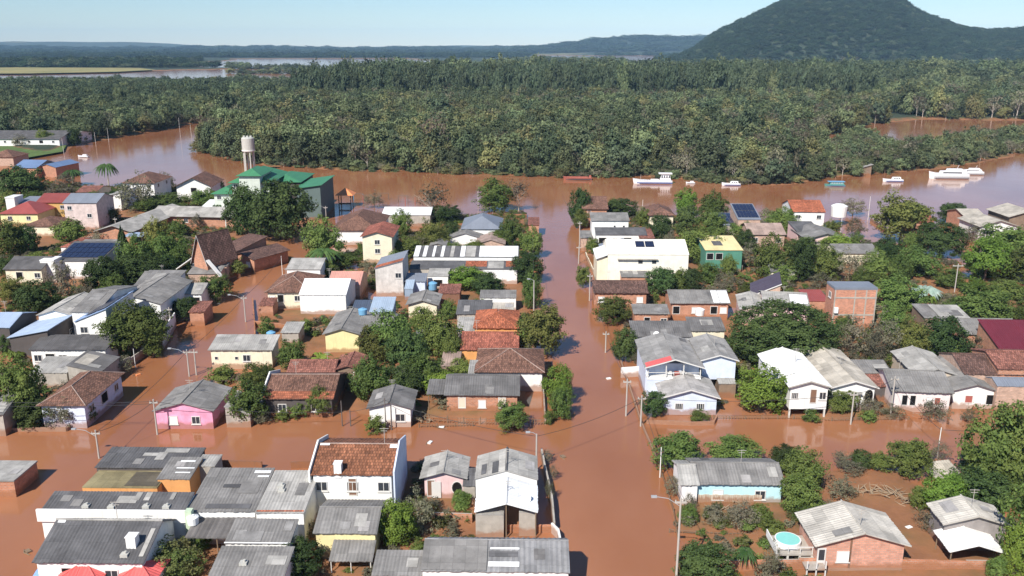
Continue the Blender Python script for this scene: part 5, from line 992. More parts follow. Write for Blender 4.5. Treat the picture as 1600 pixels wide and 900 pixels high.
            u, v, sz, hh, mt = e[1:]; E, U, S, Nn = SL.get('f') or list(SL.values())[0]; p = E + U * u + S * v; m_ = MB(); m_.box(p.x - sz / 2, p.x + sz / 2, p.y - sz / 2, p.y + sz / 2, p.z - .6, p.z + hh); m_.box(p.x - sz / 2 - .06, p.x + sz / 2 + .06, p.y - sz / 2 - .06, p.y + sz / 2 + .06, p.z + hh, p.z + hh + .08); m_.build('chimney', 'w_white', roof)
        elif t == 'vent':
            u, v = e[1:]; E, U, S, Nn = SL['f'] if 'f' in SL else list(SL.values())[0]; p = E + U * u + S * v; m_ = MB(); m_.box(p.x - .35, p.x + .35, p.y - .3, p.y + .3, p.z - .1, p.z + .22); m_.cyl(p.x + .1, p.y, p.z + .22, p.z + .45, .12, n=8); m_.build('roof_vent', 'tank_grey', roof)
        elif t == 'parapet':
            x = W2 if e[1] == 'R' else -W2; m_ = MB(); th = .18; s_ = 1 if e[1] == 'R' else -1; ek = .55
            y0, y1 = -o - .05, d + o + .05; kk = o * rise / (d * rf); pr = [(y0, zb), (y1, zb), (y1, h + ek - kk), (d * rf, h + rise + ek), (y0, h + ek - kk)]
            xa, xb = x + s_ * .02 + (s_ * o), x + s_ * (.02 + th) + s_ * o
            m_.add([P(xa, y, z) for y, z in pr] + [P(xb, y, z) for y, z in pr], [(0, 1, 2, 3, 4), (9, 8, 7, 6, 5)] + [(i, 5 + i, 5 + (i + 1) % 5, (i + 1) % 5) for i in range(5)]); m_.build('side_wall', 'w_lblue' if e[1] == 'R' else 'w_white', root)
        elif t == 'parapetF':
            m_ = MB(); m_.box(ox - W2 - .25, ox + W2 + .25, oy - .35, oy - .12, h - .9, h + e[1]); m_.build('front_parapet', 'w_white', root)
        elif t == 'column':
            m_ = MB(); m_.box(ox + W2 + .28, ox + W2 + .95, oy - .5, oy + .2, zb, h + .5); m_.build('corner_column', 'colgreen', root)
        elif t == 'awning':
            f0, f1, out, zl, zh, mt, nps = e[1:]; x0, x1 = -W2 + w * f0, -W2 + w * f1; m_ = MB(); slope_mesh(m_, P(x0, -out, zl), V3((x1 - x0, 0, 0)), V3((0, out - .05, zh - zl)), 0, 1, .34, .04); aw = m_.build('awning', 'r_' + mt, root)
            for i in range(nps):
                p_ = MB(); x = x0 + .2 + (x1 - x0 - .4) * i / max(1, nps - 1); p_.tube([P(x, -out + .15, zb), P(x, -out + .15, zl)], .06, 6); p_.build('post', 'post', aw)
        elif t == 'bargeboard':
            k = o * rise / W2; m_ = MB()
            for s_ in (-1, 1):
                if rt == 'gf': m_.obox(P(s_ * (W2 + o), -o - .03, h - k - .02), V3((-s_ * (W2 + o), 0, rise + k)), V3((0, 0, .17)), V3((0, -1, 0)), .05)
                elif rt == 'sl' and s_ < 0: m_.obox(P(-W2 - o, -o - .03, h - o * rise / w), V3((w + 2 * o, 0, rise * (1 + 2 * o / w))), V3((0, 0, .2)), V3((0, -1, 0)), .06)
            m_.build('bargeboard', 'frame' if e[1] == 'white' else 'pole', root)
        elif t == 'stilts':
            for x in (-W2 + .15, 0, W2 - .15):
                for y in (.15, d - .2):
                    m_ = MB(); m_.box(ox + x - .11, ox + x + .11, oy + y - .11, oy + y + .11, -1.4, zb + .02); m_.build('stilt', 'post', root)
        elif t == 'loft':
            m_ = MB(); m_.box(ox - W2, ox + W2, oy + 1.6, oy + d, -1.4, h - .1); m_.build('wall', 'w_lblue', root)
            m_ = MB(); m_.box(ox - W2, ox + W2, oy - .1, oy + 1.6, h - 2.0, h - 1.75); m_.build('loft_floor', 'w_white', root)
            m_ = MB(); m_.box(ox - W2, ox + W2, oy, oy + .12, -1.4, h - 2.0); m_.build('front_wall', 'w_lblue', root)
            for x in (-W2 + .1, -W2 * .3, W2 * .35, W2 - .1):
                m_ = MB(); m_.box(ox + x - .07, ox + x + .07, oy, oy + .14, h - 1.75, h + rise * (1 - abs(x) / W2) - .02); m_.build('post', 'frame', root)
            m_ = MB(); m_.box(ox - W2, ox + W2, oy + .02, oy + .1, h - 1.0, h - .92); m_.build('railing', 'frame', root)
            for x, c_ in ((-.9, 'frame'), (.2, 'shutter_red'), (1.2, 'frame')):
                m_ = MB(); m_.box(ox + x, ox + x + .7, oy + .5, oy + 1.1, h - 1.75, h - 1.1); m_.build('stored_box', c_, root)
        elif t == 'skirt':
            nb = 34; wd_ = (w - .2) * .78 / nb
            for i in range(nb):
                m_ = MB(); x = -W2 + .1 + i * wd_; m_.box(ox + x, ox + x + wd_ * .86, oy - .09, oy - .03, -.4, h * .46 + .04 * math.sin(i * 5.1)); m_.build('plank', 'w_palewood', root)
        elif t == 'grid':
            for x in (-W2 + .13, -W2 * .02, W2 - .13, W2 * .5):
                m_ = MB(); m_.box(ox + x - .12, ox + x + .12, oy - .05, oy - .005, zb, h - .03); m_.build('concrete_pillar', 'w_concrete', root)
            for z in (h * .36, h * .80):
                m_ = MB(); m_.box(ox - W2, ox + W2, oy - .07, oy - .01, z - .14, z + .14); m_.build('concrete_beam', 'w_concrete', root)
        elif t == 'acbox':
            m_ = MB(); m_.box(ox - W2 + .1, ox - W2 + .8, oy - .5, oy - .08, h * .42, h * .56); m_.build('air_conditioner', 'tank_white', root)
        elif t == 'slot':
            m_ = MB(); m_.box(ox - W2 + w * e[1], ox - W2 + w * e[2], oy - .55, oy - .05, h * .86, h * .86 + .18); m_.build('facade_canopy', 'w_concrete', root)
            for x in (.38, .55):
                m_ = MB(); m_.box(ox - W2 + w * x, ox - W2 + w * x + .9, oy - .06, oy - .01, h * .74, h * .84); m_.build('vent_window', 'glass', root)
        elif t == 'script':     # small faded word on the facade, strokes only a few centimetres wide
            g_ = random.Random(4); x = -W2 + w * .40
            for k in range(9):
                m_ = MB(); ww = g_.uniform(.16, .3); zz = h * .42; m_.box(ox + x, ox + x + ww * .3, oy - .03, oy - .005, zz, zz + g_.uniform(.45, .6)); m_.box(ox + x + ww * .3, ox + x + ww, oy - .03, oy - .005, zz + g_.choice((0, .2, .4)), zz + g_.choice((.12, .32, .5))); m_.build('letter', 'boat_dark', root); x += ww + .12
        elif t == 'lowwing':
            m_ = MB(); m_.box(ox - W2 - 2.2, ox - W2 - .02, oy + .5, oy + d * .8, zb, h * .9); m_.build('side_wing', 'w_cream', root)
            m_ = MB(); slope_mesh(m_, P(-W2 - 2.5, d * .8, h * .9 - .2), V3((0, -d * .8, 0)), V3((2.6, 0, .9)), 0, 1, .4, 0); m_.build('wing_roof', 'r_white', root)
        elif t == 'pilaster':
            m_ = MB(); x = -W2 + w * e[1]; m_.box(ox + x - .09, ox + x + .09, oy - .07, oy - .005, zb, h + rise * .75); m_.build('downpipe', 'door', root)
            m_ = MB(); m_.box(ox - W2, ox + W2, oy - .12, oy - .01, -.2, .35); m_.build('base_course', 'w_concrete', root)
        elif t == 'glassdoor':
            m_ = MB(); m_.box(ox - W2 - .04, ox - W2 + .8, oy - .1, oy - .02, .4, 2.6); q = m_.build('door', 'frame', root)
            m_ = MB(); m_.box(ox - W2 + .1, ox - W2 + .66, oy - .13, oy - .105, 1.3, 2.45); m_.build('pane', 'glass', q)
        elif t == 'boards':
            m_ = MB(); m_.box(ox - W2 + w * e[2], ox - W2 + w * e[3], oy - .12, oy - .05, .3, .3 + e[4]); m_.build('door', 'frame', root)
        elif t == 'wing':
            for s_ in (-1, 1):
                m_ = MB(); m_.obox(P(s_ * (W2 + .2), -.5, h - .1), V3((s_ * 4.6, -.6, -2.9)), V3((0, .9, 0)), V3((0, 0, 1)), .25); m_.build('wing_beam', 'frame', root)
for H_ in [
    ('house', 'two-storey white house with weathered orange tile roof and tall blue side wall', 'house', -17.26, 84.28, -1.0, [(0.0, 0.0, 8.42, 8.57, 5.48, -1.43, 'gs', 1.41, 'white', 'tile', 'F:w.w.w|f:d', [('parapet', 'R'), ('parapet', 'L'), ('chimney', 0.33, 0.12, 0.8, 1.0, 'white'), ('sheet', 'f', 0.9, 0.99, 0.86, 0.97, 'white'), ('sheet', 'f', 0.02, 0.14, 0.93, 0.99, 'white')], 0.25, 0.5, 1)]),
    ('house', 'small pale yellow house with rounded grey sheet roof below the two-storey house', 'house', -16.68, 76.6, -1.0, [(0.0, 0.0, 5.95, 6.19, 3.1, -1.43, 'gs', 0.95, 'yellow', 'grey', 'F:.', [('sheet', 'f', 0.62, 0.8, 0.25, 0.75, 'lgrey'), ('awning', 0.3, 1.02, 2.6, 1.5, 2.3, 'grey', 3)], 0.25, 0.5, 1)]),
    ('house', 'pale pink cottage with light grey gable roof and arched dark opening', 'house', -7.73, 88.56, -1.0, [(0.0, 0.0, 4.43, 4.42, 2.98, -1.43, 'gf', 0.66, 'palepink', 'lgrey', 'F:d.r', [('boards', 'F', 0.18, 0.42, 2.0, 'lgrey')], 0.5, 0.5, 1)]),
    ('house', 'house with bright white metal roof in front and old grey sheets behind', 'house', -0.6, 80.33, -1.0, [(0.0, 0.0, 6.4, 5.48, 3.21, -1.43, 'gf', 0.96, None, 'white', '', [], 0.12, 0.5, 1), (-0.16, 6.81, 6.86, 5.48, 3.33, -1.43, 'gf', 1.03, 'white', 'lgrey', '', [('ridgecap', 'dgrey'), ('sheet', 'l', 0.02, 0.5, 0.55, 0.75, 'dgrey'), ('sheet', 'l', 0.08, 0.5, 0.2, 0.36, 'dgrey')], 0.1, 0.5, 1), (-1.74, 0.04, 2.94, 5.24, 2.8, -1.43, 'flat', 0.12, 'concrete', 'lgrey', '', [], 0.0, 0.5, 1), (2.2, 0.62, 1.75, 1.67, 2.8, -1.43, 'flat', 0.12, 'concrete', 'lgrey', '', [], 0.0, 0.5, 1)]),
    ('warehouse', 'long low warehouse with grey corrugated roof and white front wall at the street corner', 'warehouse', -1.53, 69.4, -1.0, [(0.0, 0.0, 13.41, 5.48, 3.45, -1.43, 'gs', 1.07, 'white', 'corr', 'F:w.m.w.w', [('sheet', 'f', 0.45, 0.66, 0.15, 0.3, 'white'), ('sheet', 'f', 0.45, 0.65, 0.45, 0.62, 'dgrey'), ('sheet', 'f', 0.46, 0.66, 0.68, 0.74, 'white'), ('sheet', 'f', 0.28, 0.34, 0.7, 0.76, 'lgrey'), ('sheet', 'f', 0, 0.44, 0.03, 0.98, 'grey')], 0.15, 0.62, 1)]),
    ('lean_to', 'low lean-to with weathered grey roof left of the corrugated warehouse', 'shed', -10.6, 69.76, -1.0, [(0.0, 0.0, 4.62, 3.04, 2.74, -1.43, 'sf', 0.61, 'concrete', 'grey', '', [], 0.1, 0.5, 1)]),
    ('shop_building', 'long white flat-fronted building with dark grey sheet roof and pale green corner column', 'building', -40.86, 78.78, -1.0, [(0.0, 0.0, 14.78, 2.99, 4.05, -1.43, 'sf', 0.6, 'white', 'dgrey', '', [('parapetF', 0.45), ('sheet', 'f', 0.6, 0.64, 0.55, 0.95, 'lgrey'), ('sheet', 'f', 0.67, 0.71, 0.55, 0.95, 'lgrey'), ('sheet', 'f', 0.85, 0.88, 0.6, 0.95, 'lgrey'), ('vent', 0.3, 0.25), ('vent', 0.48, 0.22), ('vent', 0.72, 0.25), ('vent', 0.86, 0.25), ('column', 1.0)], 0.05, 0.5, 1)]),
    ('ruined_building', 'half-ruined block with mossy concrete slab and dark patched roof sheets', 'building', -43.27, 85.77, -1.0, [(0.0, 0.0, 8.33, 3.86, 2.98, -1.43, 'flat', 0.14, 'orange', 'moss', '', [('sheet', 't', 0.55, 0.98, 0.05, 0.9, 'dmoss')], 0.0, 0.5, 1), (1.08, 3.9, 10.99, 4.17, 3.45, -1.43, 'sf', 0.36, 'dark', 'dgrey', '', [('sheet', 'f', 0.4, 0.55, 0.55, 0.7, 'lgrey'), ('sheet', 'f', 0.6, 0.85, 0.72, 0.92, 'lgrey')], 0.15, 0.5, 1), (5.52, 1.25, 3.57, 4.17, 3.45, -1.43, 'sf', 0.48, 'orange', 'grey', '', [('sheet', 'f', 0.45, 0.9, 0.25, 0.3, 'white'), ('sheet', 'f', 0.4, 0.95, 0.45, 0.5, 'white'), ('sheet', 'f', 0.4, 0.85, 0.75, 0.82, 'white')], 0.1, 0.5, 1), (7.74, 4.33, 2.57, 2.5, 3.45, -1.43, 'sf', 0.12, 'concrete', 'lgrey', '', [], 0.1, 0.5, 1)]),
    ('hall', 'wide hall with two large faded grey roofs joined side by side', 'building', -29.87, 79.11, 0, [(0.0, 0.0, 6.96, 7.72, 3.93, -1.43, 'sf', 0.83, 'white', 'grey', '', [('sheet', 'f', 0.25, 0.9, 0.06, 0.16, 'dgrey'), ('sheet', 'f', 0.35, 0.6, 0.52, 0.6, 'dgrey'), ('sheet', 'f', 0.72, 0.97, 0.86, 0.92, 'white'), ('sheet', 'f', 0.8, 0.97, 0.76, 0.8, 'white')], 0.1, 0.5, 1), (6.17, -0.46, 4.83, 7.8, 4.05, -1.43, 'sf', 0.6, 'white', 'lgrey', '', [('sheet', 'f', 0.02, 0.98, 0.02, 0.05, 'red'), ('vent', 0.35, 0.5), ('vent', 0.3, 0.6), ('vent', 0.85, 0.75)], 0.1, 0.5, 1)]),
    ('carport', 'open carport with dark ribbed roof beside white round water tank', 'carport', -29.45, 76.12, -1.0, [(0.0, 0.0, 6.12, 3.2, 2.74, -1.43, 'sf', 0.48, None, 'drib', '', [], 0.1, 0.5, 1)]),
    ('shed', 'stepped grey-roofed sheds running down to the bottom edge of the picture', 'shed', -24.7, 73.96, -1.0, [(0.0, 0.0, 6.21, 3.34, 3.45, -1.43, 'sf', 0.6, 'white', 'grey', '', [('sheet', 'f', 0, 1, 0.0, 0.04, 'white')], 0.1, 0.5, 1), (0.4, -5.03, 6.85, 4.0, 2.98, -1.43, 'sf', 0.71, 'white', 'grey', '', [('vent', 0.4, 0.45)], 0.1, 0.5, 1)]),
    ('house', 'white house with dark grey ribbed gable roof and white chimney box', 'house', -39.55, 70.86, -1.0, [(0.0, 0.0, 9.93, 7.38, 3.57, -1.43, 'gs', 1.51, 'white', 'dgrey', 'F:.g.ww', [('chimney', 0.83, 0.42, 0.9, 1.0, 'white'), ('vent', 0.8, 0.18), ('sheet', 'f', 0.03, 0.1, 0.92, 0.99, 'white'), ('ridgecap', 'lgrey'), ('sheet', 'f', 0.93, 0.97, 0.15, 0.8, 'lgrey')], 0.3, 0.62, 1)]),
    ('kiosk', 'small hipped red-roofed kiosk cut by the bottom edge, nearer to the blue tarpaulin', 'kiosk', -40.28, 69.47, -1.0, [(0.0, 0.0, 3.96, 3.57, 2.26, -1.43, 'hip', 0.82, 'white', 'redm', '', [], 0.2, 0.5, 1)]),
    ('kiosk', 'small hipped red-roofed kiosk cut by the bottom edge, under the white wall windows', 'kiosk', -34.93, 69.47, -1.0, [(0.0, 0.0, 3.43, 3.57, 2.26, -1.43, 'hip', 0.79, 'white', 'redm', '', [], 0.2, 0.5, 1)]),
    ('corner_building', 'pale flat-roofed brick building corner at the left edge beside the street', 'building', -59.93, 89.13, -1.0, [(0.0, 0.0, 6.0, 4.73, 2.02, -1.43, 'flat', 0.18, 'brick', 'lgrey', '', [], 0.1, 0.5, 1)]),
    ('house', 'bright pink gabled house with grey roof standing at the street corner', 'house', -44.18, 107.49, 0, [(0.0, 0.0, 7.58, 7.66, 2.74, -1.43, 'gf', 1.14, 'pink', 'grey', 'F:.s.w.', [], 0.35, 0.5, 1)]),
    ('lean_to', 'pale grey lean-to shed squeezed between the pink house and the bushes', 'shed', -37.11, 107.95, 0, [(0.0, 0.0, 3.29, 5.67, 1.9, -1.43, 'sr', 1.07, 'concrete', 'lgrey', '', [], 0.1, 0.5, 1)]),
    ('house', 'low house with dark brown tile roof and bright orange eave strip', 'house', -29.68, 111.37, 0, [(0.0, 0.0, 9.24, 9.52, 2.86, -1.43, 'gs', 1.55, 'dark', 'brown', 'F:.w..w.', [('sheet', 'f', 0.0, 1.0, 0.01, 0.3, 'tile2'), ('parapet', 'L')], 0.35, 0.5, 1)]),
    ('house', 'rusty brown roofed house with small gable, behind the orange-eaved house', 'house', -24.63, 121.53, 0, [(0.0, 0.0, 3.75, 5.83, 3.21, -1.43, 'gf', 0.56, 'wood', 'rust', 'F:w.d', [], 0.35, 0.5, 1), (-5.36, -1.23, 6.66, 5.95, 2.98, -1.43, 'gs', 0.98, 'wood', 'rust', '', [], 0.3, 0.5, 1)]),
    ('house', 'small white house with grey gable roof beside the dense tree clump', 'house', -16.52, 108.07, 0, [(0.0, 0.0, 5.54, 5.84, 2.86, -1.43, 'gf', 0.83, 'white', 'grey2', 'F:.w', [], 0.4, 0.5, 1)]),
    ('house', 'long brick house with dark grey roof, pale doors and a corner porch', 'house', -4.23, 113.03, -1.0, [(0.0, 0.0, 9.91, 7.62, 2.74, -1.43, 'gs', 1.26, 'brick', 'grey2', 'F:.D.s.D.', [], 0.4, 0.5, 1), (-6.29, 0.17, 2.8, 3.81, 2.62, -1.43, 'sf', 0.6, None, 'grey2', '', [], 0.15, 0.5, 1)]),
    ('house', 'white house with hipped brown tile roof beside the main street', 'house', -0.38, 120.73, -1.0, [(0.0, 0.0, 9.74, 9.52, 3.21, -1.43, 'hip', 1.79, 'white', 'brown', 'F:ww.g..|R:ww', [], 0.4, 0.5, 1), (-5.33, -0.44, 1.53, 4.76, 2.74, -1.43, 'sf', 0.48, 'white', 'lgrey', '', [], 0.1, 0.5, 1)]),
    ('house', 'double house with two bright red tile roofs, one behind the other', 'house', -3.59, 130.65, -1.0, [(0.0, 0.0, 8.82, 8.57, 3.1, -1.43, 'gs', 1.41, 'orange', 'red2', '', [], 0.3, 0.5, 1), (0.69, 9.66, 7.22, 9.52, 3.57, -1.43, 'hip', 1.43, 'orange', 'red', '', [], 0.3, 0.5, 1), (-4.47, 9.64, 3.07, 5.95, 2.86, -1.43, 'sf', 0.6, 'concrete', 'lgrey', '', [], 0.1, 0.5, 1)]),
    ('shed', 'dark grey roofed shed with a paler end section north of the red roofs', 'shed', -6.96, 149.48, -1.0, [(0.0, 0.0, 6.03, 5.75, 3.1, -1.43, 'sf', 0.83, 'concrete', 'dgrey', '', [], 0.2, 0.5, 1), (5.08, 0.87, 4.2, 4.5, 3.1, -1.43, 'sf', 0.48, 'palebrick', 'beige', '', [], 0.1, 0.5, 1)]),
    ('shed', 'low flat grey outbuilding behind the pale-ended shed', 'shed', -2.73, 160.99, -1.0, [(0.0, 0.0, 6.96, 4.2, 2.74, -1.43, 'sf', 0.36, 'white', 'grey', '', [], 0.1, 0.5, 1)]),
    ('house', 'pale yellow gabled house with broad grey roof beside the mud yard', 'house', -28.51, 137.23, 0, [(0.0, 0.0, 5.57, 11.5, 3.57, -1.43, 'gf', 0.84, 'yellow', 'grey', '', [], 0.4, 0.5, 1), (5.13, 2.77, 5.68, 9.52, 3.1, -1.43, 'gs', 1.07, 'concrete', 'grey', '', [], 0.3, 0.5, 1)]),
    ('house', 'blue-grey metal clad house with two shining steel roof slopes', 'house', -23.71, 149.12, 0, [(0.0, 0.0, 3.93, 5.62, 3.57, -1.43, 'sf', 1.12, 'bluem', 'bluem', '', [], 0.15, 0.5, 1), (-3.93, 1.51, 3.39, 4.91, 2.86, -1.43, 'sf', 0.98, 'bluem', 'dblue', '', [], 0.15, 0.5, 1)]),
    ('warehouse', 'small white warehouse with shining white barrel-like roof', 'warehouse', -36.23, 158.7, 0, [(0.0, 0.0, 8.81, 10.71, 4.05, -1.43, 'gs', 1.67, 'white', 'white', '', [], 0.15, 0.5, 1)]),
    ('house', 'cream bungalow with brown hipped tile roof at the left street', 'house', -43.6, 162.22, 0, [(0.0, 0.0, 8.25, 11.9, 3.81, -1.43, 'hip', 1.9, 'cream', 'brown', 'F:sg.ws', [], 0.5, 0.5, 1)]),
    ('house', 'white house with plain pale grey roof behind the palm', 'house', -44.92, 180.16, 0, [(0.0, 0.0, 7.16, 5.42, 3.57, -1.43, 'sf', 1.08, 'white', 'lgrey', '', [], 0.2, 0.5, 0)]),
    ('shed', 'salmon coloured shed with rounded salmon roof', 'shed', -34.17, 169.0, 0, [(0.0, 0.0, 6.5, 9.52, 3.1, -1.43, 'gs', 1.57, 'palebrick', 'salmon', '', [], 0.1, 0.5, 1)]),
    ('house', 'tall narrow whitewashed house with single slanted red and blue roof', 'house', -25.23, 171.59, 0, [(0.0, 0.0, 5.63, 9.52, 5.95, -1.43, 'sl', 1.55, 'stained', 'slate', 'F:..w', [('sheet', 'l', 0.0, 0.25, 0.02, 0.98, 'red')], 0.15, 0.5, 1)]),
    ('warehouse', 'long shed with white and dark striped roof panels', 'warehouse', -10.33, 188.31, -1.0, [(0.0, 0.0, 23.53, 5.82, 4.29, -1.43, 'sf', 1.16, 'white', 'dgrey', 'F:gggg', [('stripes',)], 0.1, 0.5, 0)]),
    ('shed', 'long low grey shed with red tile patch in front of the striped shed', 'shed', -10.72, 182.01, -1.0, [(0.0, 0.0, 23.11, 4.64, 3.1, -1.43, 'sf', 0.71, 'concrete', 'dgrey', '', [('sheet', 'f', 0.52, 0.72, 0.3, 0.95, 'red'), ('sheet', 'f', 0.73, 0.88, 0.1, 0.9, 'lgrey'), ('sheet', 'f', 0.9, 1.0, 0.3, 0.95, 'red')], 0.1, 0.5, 0), (8.16, -0.6, 7.35, 1.5, 2.86, -1.43, 'flat', 0.12, 'white', 'white', '', [], 0.02, 0.5, 0)]),
    ('hut', 'small hut with grey-blue lean-to roofs beside the tower house', 'hut', -19.94, 171.96, -1.0, [(0.0, 0.0, 3.96, 3.54, 3.1, -1.43, 'sf', 0.71, 'lblue', 'slate', '', [], 0.2, 0.5, 1), (-0.97, -3.32, 1.69, 3.57, 2.38, -1.43, 'sf', 0.95, 'bluem', 'bluem', '', [], 0.05, 0.5, 1)]),
    ('hut', 'white walled hut with dark opening under the long market shed', 'hut', -15.73, 176.96, -1.0, [(0.0, 0.0, 4.34, 4.76, 2.86, -1.43, 'sf', 0.48, 'white', 'lgrey', 'F:g', [], 0.1, 0.5, 0)]),
    ('house', 'cottage with grey gable roof and cream front in the middle of the block', 'house', -16.88, 155.92, -1.0, [(0.0, 0.0, 5.31, 6.52, 3.1, -1.43, 'gf', 0.8, 'cream', 'grey', 'F:w', [], 0.5, 0.5, 1)]),
    ('shed', 'low shed with rusty ribbed roof next to the grey gabled cottage', 'shed', -12.49, 164.55, -1.0, [(0.0, 0.0, 4.19, 4.76, 2.62, -1.43, 'sf', 0.6, 'rust', 'rust', '', [], 0.1, 0.5, 1)]),
    ('hut', 'small plank hut with a tilted grey roof among the trees', 'hut', -14.07, 137.35, -1.0, [(0.0, 0.0, 4.51, 4.76, 2.38, -1.43, 'sl', 0.71, 'rustwall', 'lgrey', '', [], 0.3, 0.5, 1)]),
    ('hut', 'tiny hut with faded brown roof beside the hipped white house', 'hut', -9.6, 125.37, -1.0, [(0.0, 0.0, 2.57, 4.76, 2.26, -1.43, 'sf', 0.48, 'palebrick', 'pinkgrey', '', [], 0.2, 0.5, 1)]),
    ('house', 'white house with broad brown hipped roof near the riverfront', 'house', -40.77, 219.48, 0, [(0.0, 0.0, 11.93, 20.24, 4.05, -1.43, 'hip', 2.74, 'white', 'brown', 'F:w...', [], 0.5, 0.5, 0)]),
    ('house', 'white two-storey house with bright red gable roof near the riverfront', 'house', -31.87, 199.62, 0, [(0.0, 0.0, 6.95, 11.9, 6.67, -1.43, 'gf', 1.04, 'cream', 'red2', 'F:.w.|f:.w.', [], 0.5, 0.5, 0)]),
    ('warehouse', 'long low building with white roof beside the bare riverside tree', 'building', -30.27, 243.37, -1.0, [(0.0, 0.0, 13.72, 5.81, 3.33, -1.43, 'sf', 1.16, 'concrete', 'white', '', [], 0.2, 0.5, 0)]),
    ('house', 'white house with slate grey hipped roof near the end of the main street', 'house', -8.01, 221.1, -1.0, [(0.0, 0.0, 10.01, 14.29, 4.05, -1.43, 'hip', 2.3, 'white', 'slate', 'F:...g', [], 0.4, 0.5, 0)]),
    ('house', 'low annex with pale grey gable roof in front of the slate hipped house', 'house', -11.94, 215.95, -1.0, [(0.0, 0.0, 8.17, 7.14, 2.62, -1.43, 'gf', 1.23, 'white', 'grey', '', [], 0.3, 0.5, 0)]),
    ('house', 'low house with faded brown-grey roof behind the striped shed', 'house', -5.32, 209.3, -1.0, [(0.0, 0.0, 6.83, 8.33, 2.62, -1.43, 'gf', 1.02, 'palebrick', 'pinkgrey', '', [], 0.3, 0.5, 0)]),
    ('public_building', 'large pale building with stepped green metal roofs beside the big round tree', 'building', -76.34, 251.01, 0, [(0.0, 0.0, 10.83, 20.24, 11.9, -1.43, 'hip', 2.49, 'palegreen', 'green', 'F:ww.ww|f:w.ww', [], 1.0, 0.5, 0), (0.36, -1.89, 5.92, 11.9, 14.05, -1.43, 'hip', 1.36, 'palegreen', 'green', '', [], 0.8, 0.5, 0), (-8.43, 1.13, 5.83, 11.9, 8.33, -1.43, 'hip', 1.34, 'palegreen', 'green', 'F:w.', [], 0.8, 0.5, 0), (6.54, 9.7, 10.86, 17.86, 10.24, -1.43, 'hip', 1.43, 'dark', 'green', '', [], 0.6, 0.5, 0), (16.46, 1.36, 6.96, 19.05, 9.52, -1.43, 'sl', 0.95, 'dgreenwall', 'green', '', [], 0.6, 0.5, 0)]),
    ('school', 'long L-shaped brick school with pale grey roofs and white columns', 'school', -88.29, 239.93, -6, [(0.0, 0.0, 27.23, 10.71, 3.81, -1.43, 'gs', 1.55, 'brick', 'lgrey2', 'F:g.w..cc', [], 0.9, 0.5, 0), (-13.35, -20.5, 8.84, 30.95, 3.57, -1.43, 'gf', 1.33, 'brick', 'lgrey2', 'R:gwgwgw', [], 0.9, 0.5, 0)]),
    ('chapel', 'brick chapel with tall steep dark roof and white edge trim', 'chapel', -67.43, 181.65, -30, [(0.0, 0.0, 4.15, 7.74, 5.48, -1.43, 'gf', 5.24, 'brick', 'darkbrown', '', [('bargeboard', 'white'), ('wing',)], 0.5, 0.5, 0), (-5.65, 11.35, 5.62, 10.71, 4.05, -1.43, 'sf', 1.9, 'brick', 'darkbrown', '', [], 0.4, 0.5, 0), (-1.18, 12.68, 7.65, 10.71, 3.1, -1.43, 'gf', 1.07, 'brick', 'darkbrown', 'F:.s', [], 0.5, 0.5, 0)]),
    ('house', 'white house with dark solar panels over its roof and blank white side wall', 'house', -95.95, 184.73, 0, [(0.0, 0.0, 10.43, 10.71, 4.29, -1.43, 'sf', 1.9, 'white', 'dgrey', '', [('solar', 'f', 0.05, 0.98, 0.15, 0.9, 8, 3)], 0.2, 0.5, 0), (-9.08, -4.94, 7.7, 9.52, 3.81, -1.43, 'gs', 1.57, 'cream', 'charcoal', 'F:.g.w', [], 0.4, 0.5, 0), (-4.88, -2.89, 3.05, 3.57, 5.0, -1.43, 'flat', 0.24, 'white', 'white', '', [], 0.05, 0.5, 0)]),
    ('house', 'yellow house with dark red roof at the left edge', 'house', -141.18, 243.8, 0, [(0.0, 0.0, 10.62, 11.9, 3.81, -1.43, 'hip', 2.38, 'yellow', 'redm2', 'F:ww', [], 0.5, 0.5, 0)]),
    ('house', 'house with maroon roof and ochre porch beside the red-roofed yellow house', 'house', -136.44, 253.52, 0, [(0.0, 0.0, 8.73, 10.71, 5.24, -1.43, 'gs', 1.77, 'ochre', 'dred', 'F:g.w', [], 0.4, 0.5, 0)]),
    ('house', 'pale two-storey house with slate grey roof and mud-stained front', 'house', -120.53, 238.34, 0, [(0.0, 0.0, 9.1, 10.71, 7.74, -1.43, 'gs', 1.77, 'stained2', 'slate', 'F:w..|f:.w', [], 0.3, 0.5, 0)]),
    ('house', 'low bungalow with flat brown roof below the yellow house', 'house', -127.84, 229.07, 0, [(0.0, 0.0, 8.29, 10.71, 3.1, -1.43, 'hip', 1.43, 'cream', 'brown', '', [], 0.4, 0.5, 0)]),
    ('shed', 'little dark brown shed right of the brown roofed bungalow', 'shed', -120.17, 226.52, 0, [(0.0, 0.0, 3.76, 5.95, 3.1, -1.43, 'sf', 0.48, 'dark', 'darkbrown', '', [], 0.2, 0.5, 0)]),
    ('house', 'white house with brown hipped roof at the inlet shore', 'house', -124.18, 285.85, 0, [(0.0, 0.0, 10.21, 14.29, 6.19, -1.43, 'hip', 2.35, 'white', 'brown', 'R:ww|F:w.w', [], 0.6, 0.5, 0)]),
    ('house', 'white house with brown gable roof open to its dark timber truss', 'house', -105.16, 283.59, 4, [(0.0, 0.0, 10.98, 14.29, 5.48, -1.43, 'gf', 2.62, 'white', 'brown', 'F:.g.', [], 0.8, 0.5, 0)]),
    ('house', 'brick house with blue metal gable roof near the inlet', 'house', -179.79, 334.06, -8, [(0.0, 0.0, 7.42, 14.29, 4.76, -1.43, 'gf', 1.11, 'brick', 'blue', '', [], 0.4, 0.5, 0), (-7.1, -2.83, 9.35, 13.1, 4.76, -1.43, 'gs', 2.14, 'brick', 'blue', '', [], 0.4, 0.5, 0)]),
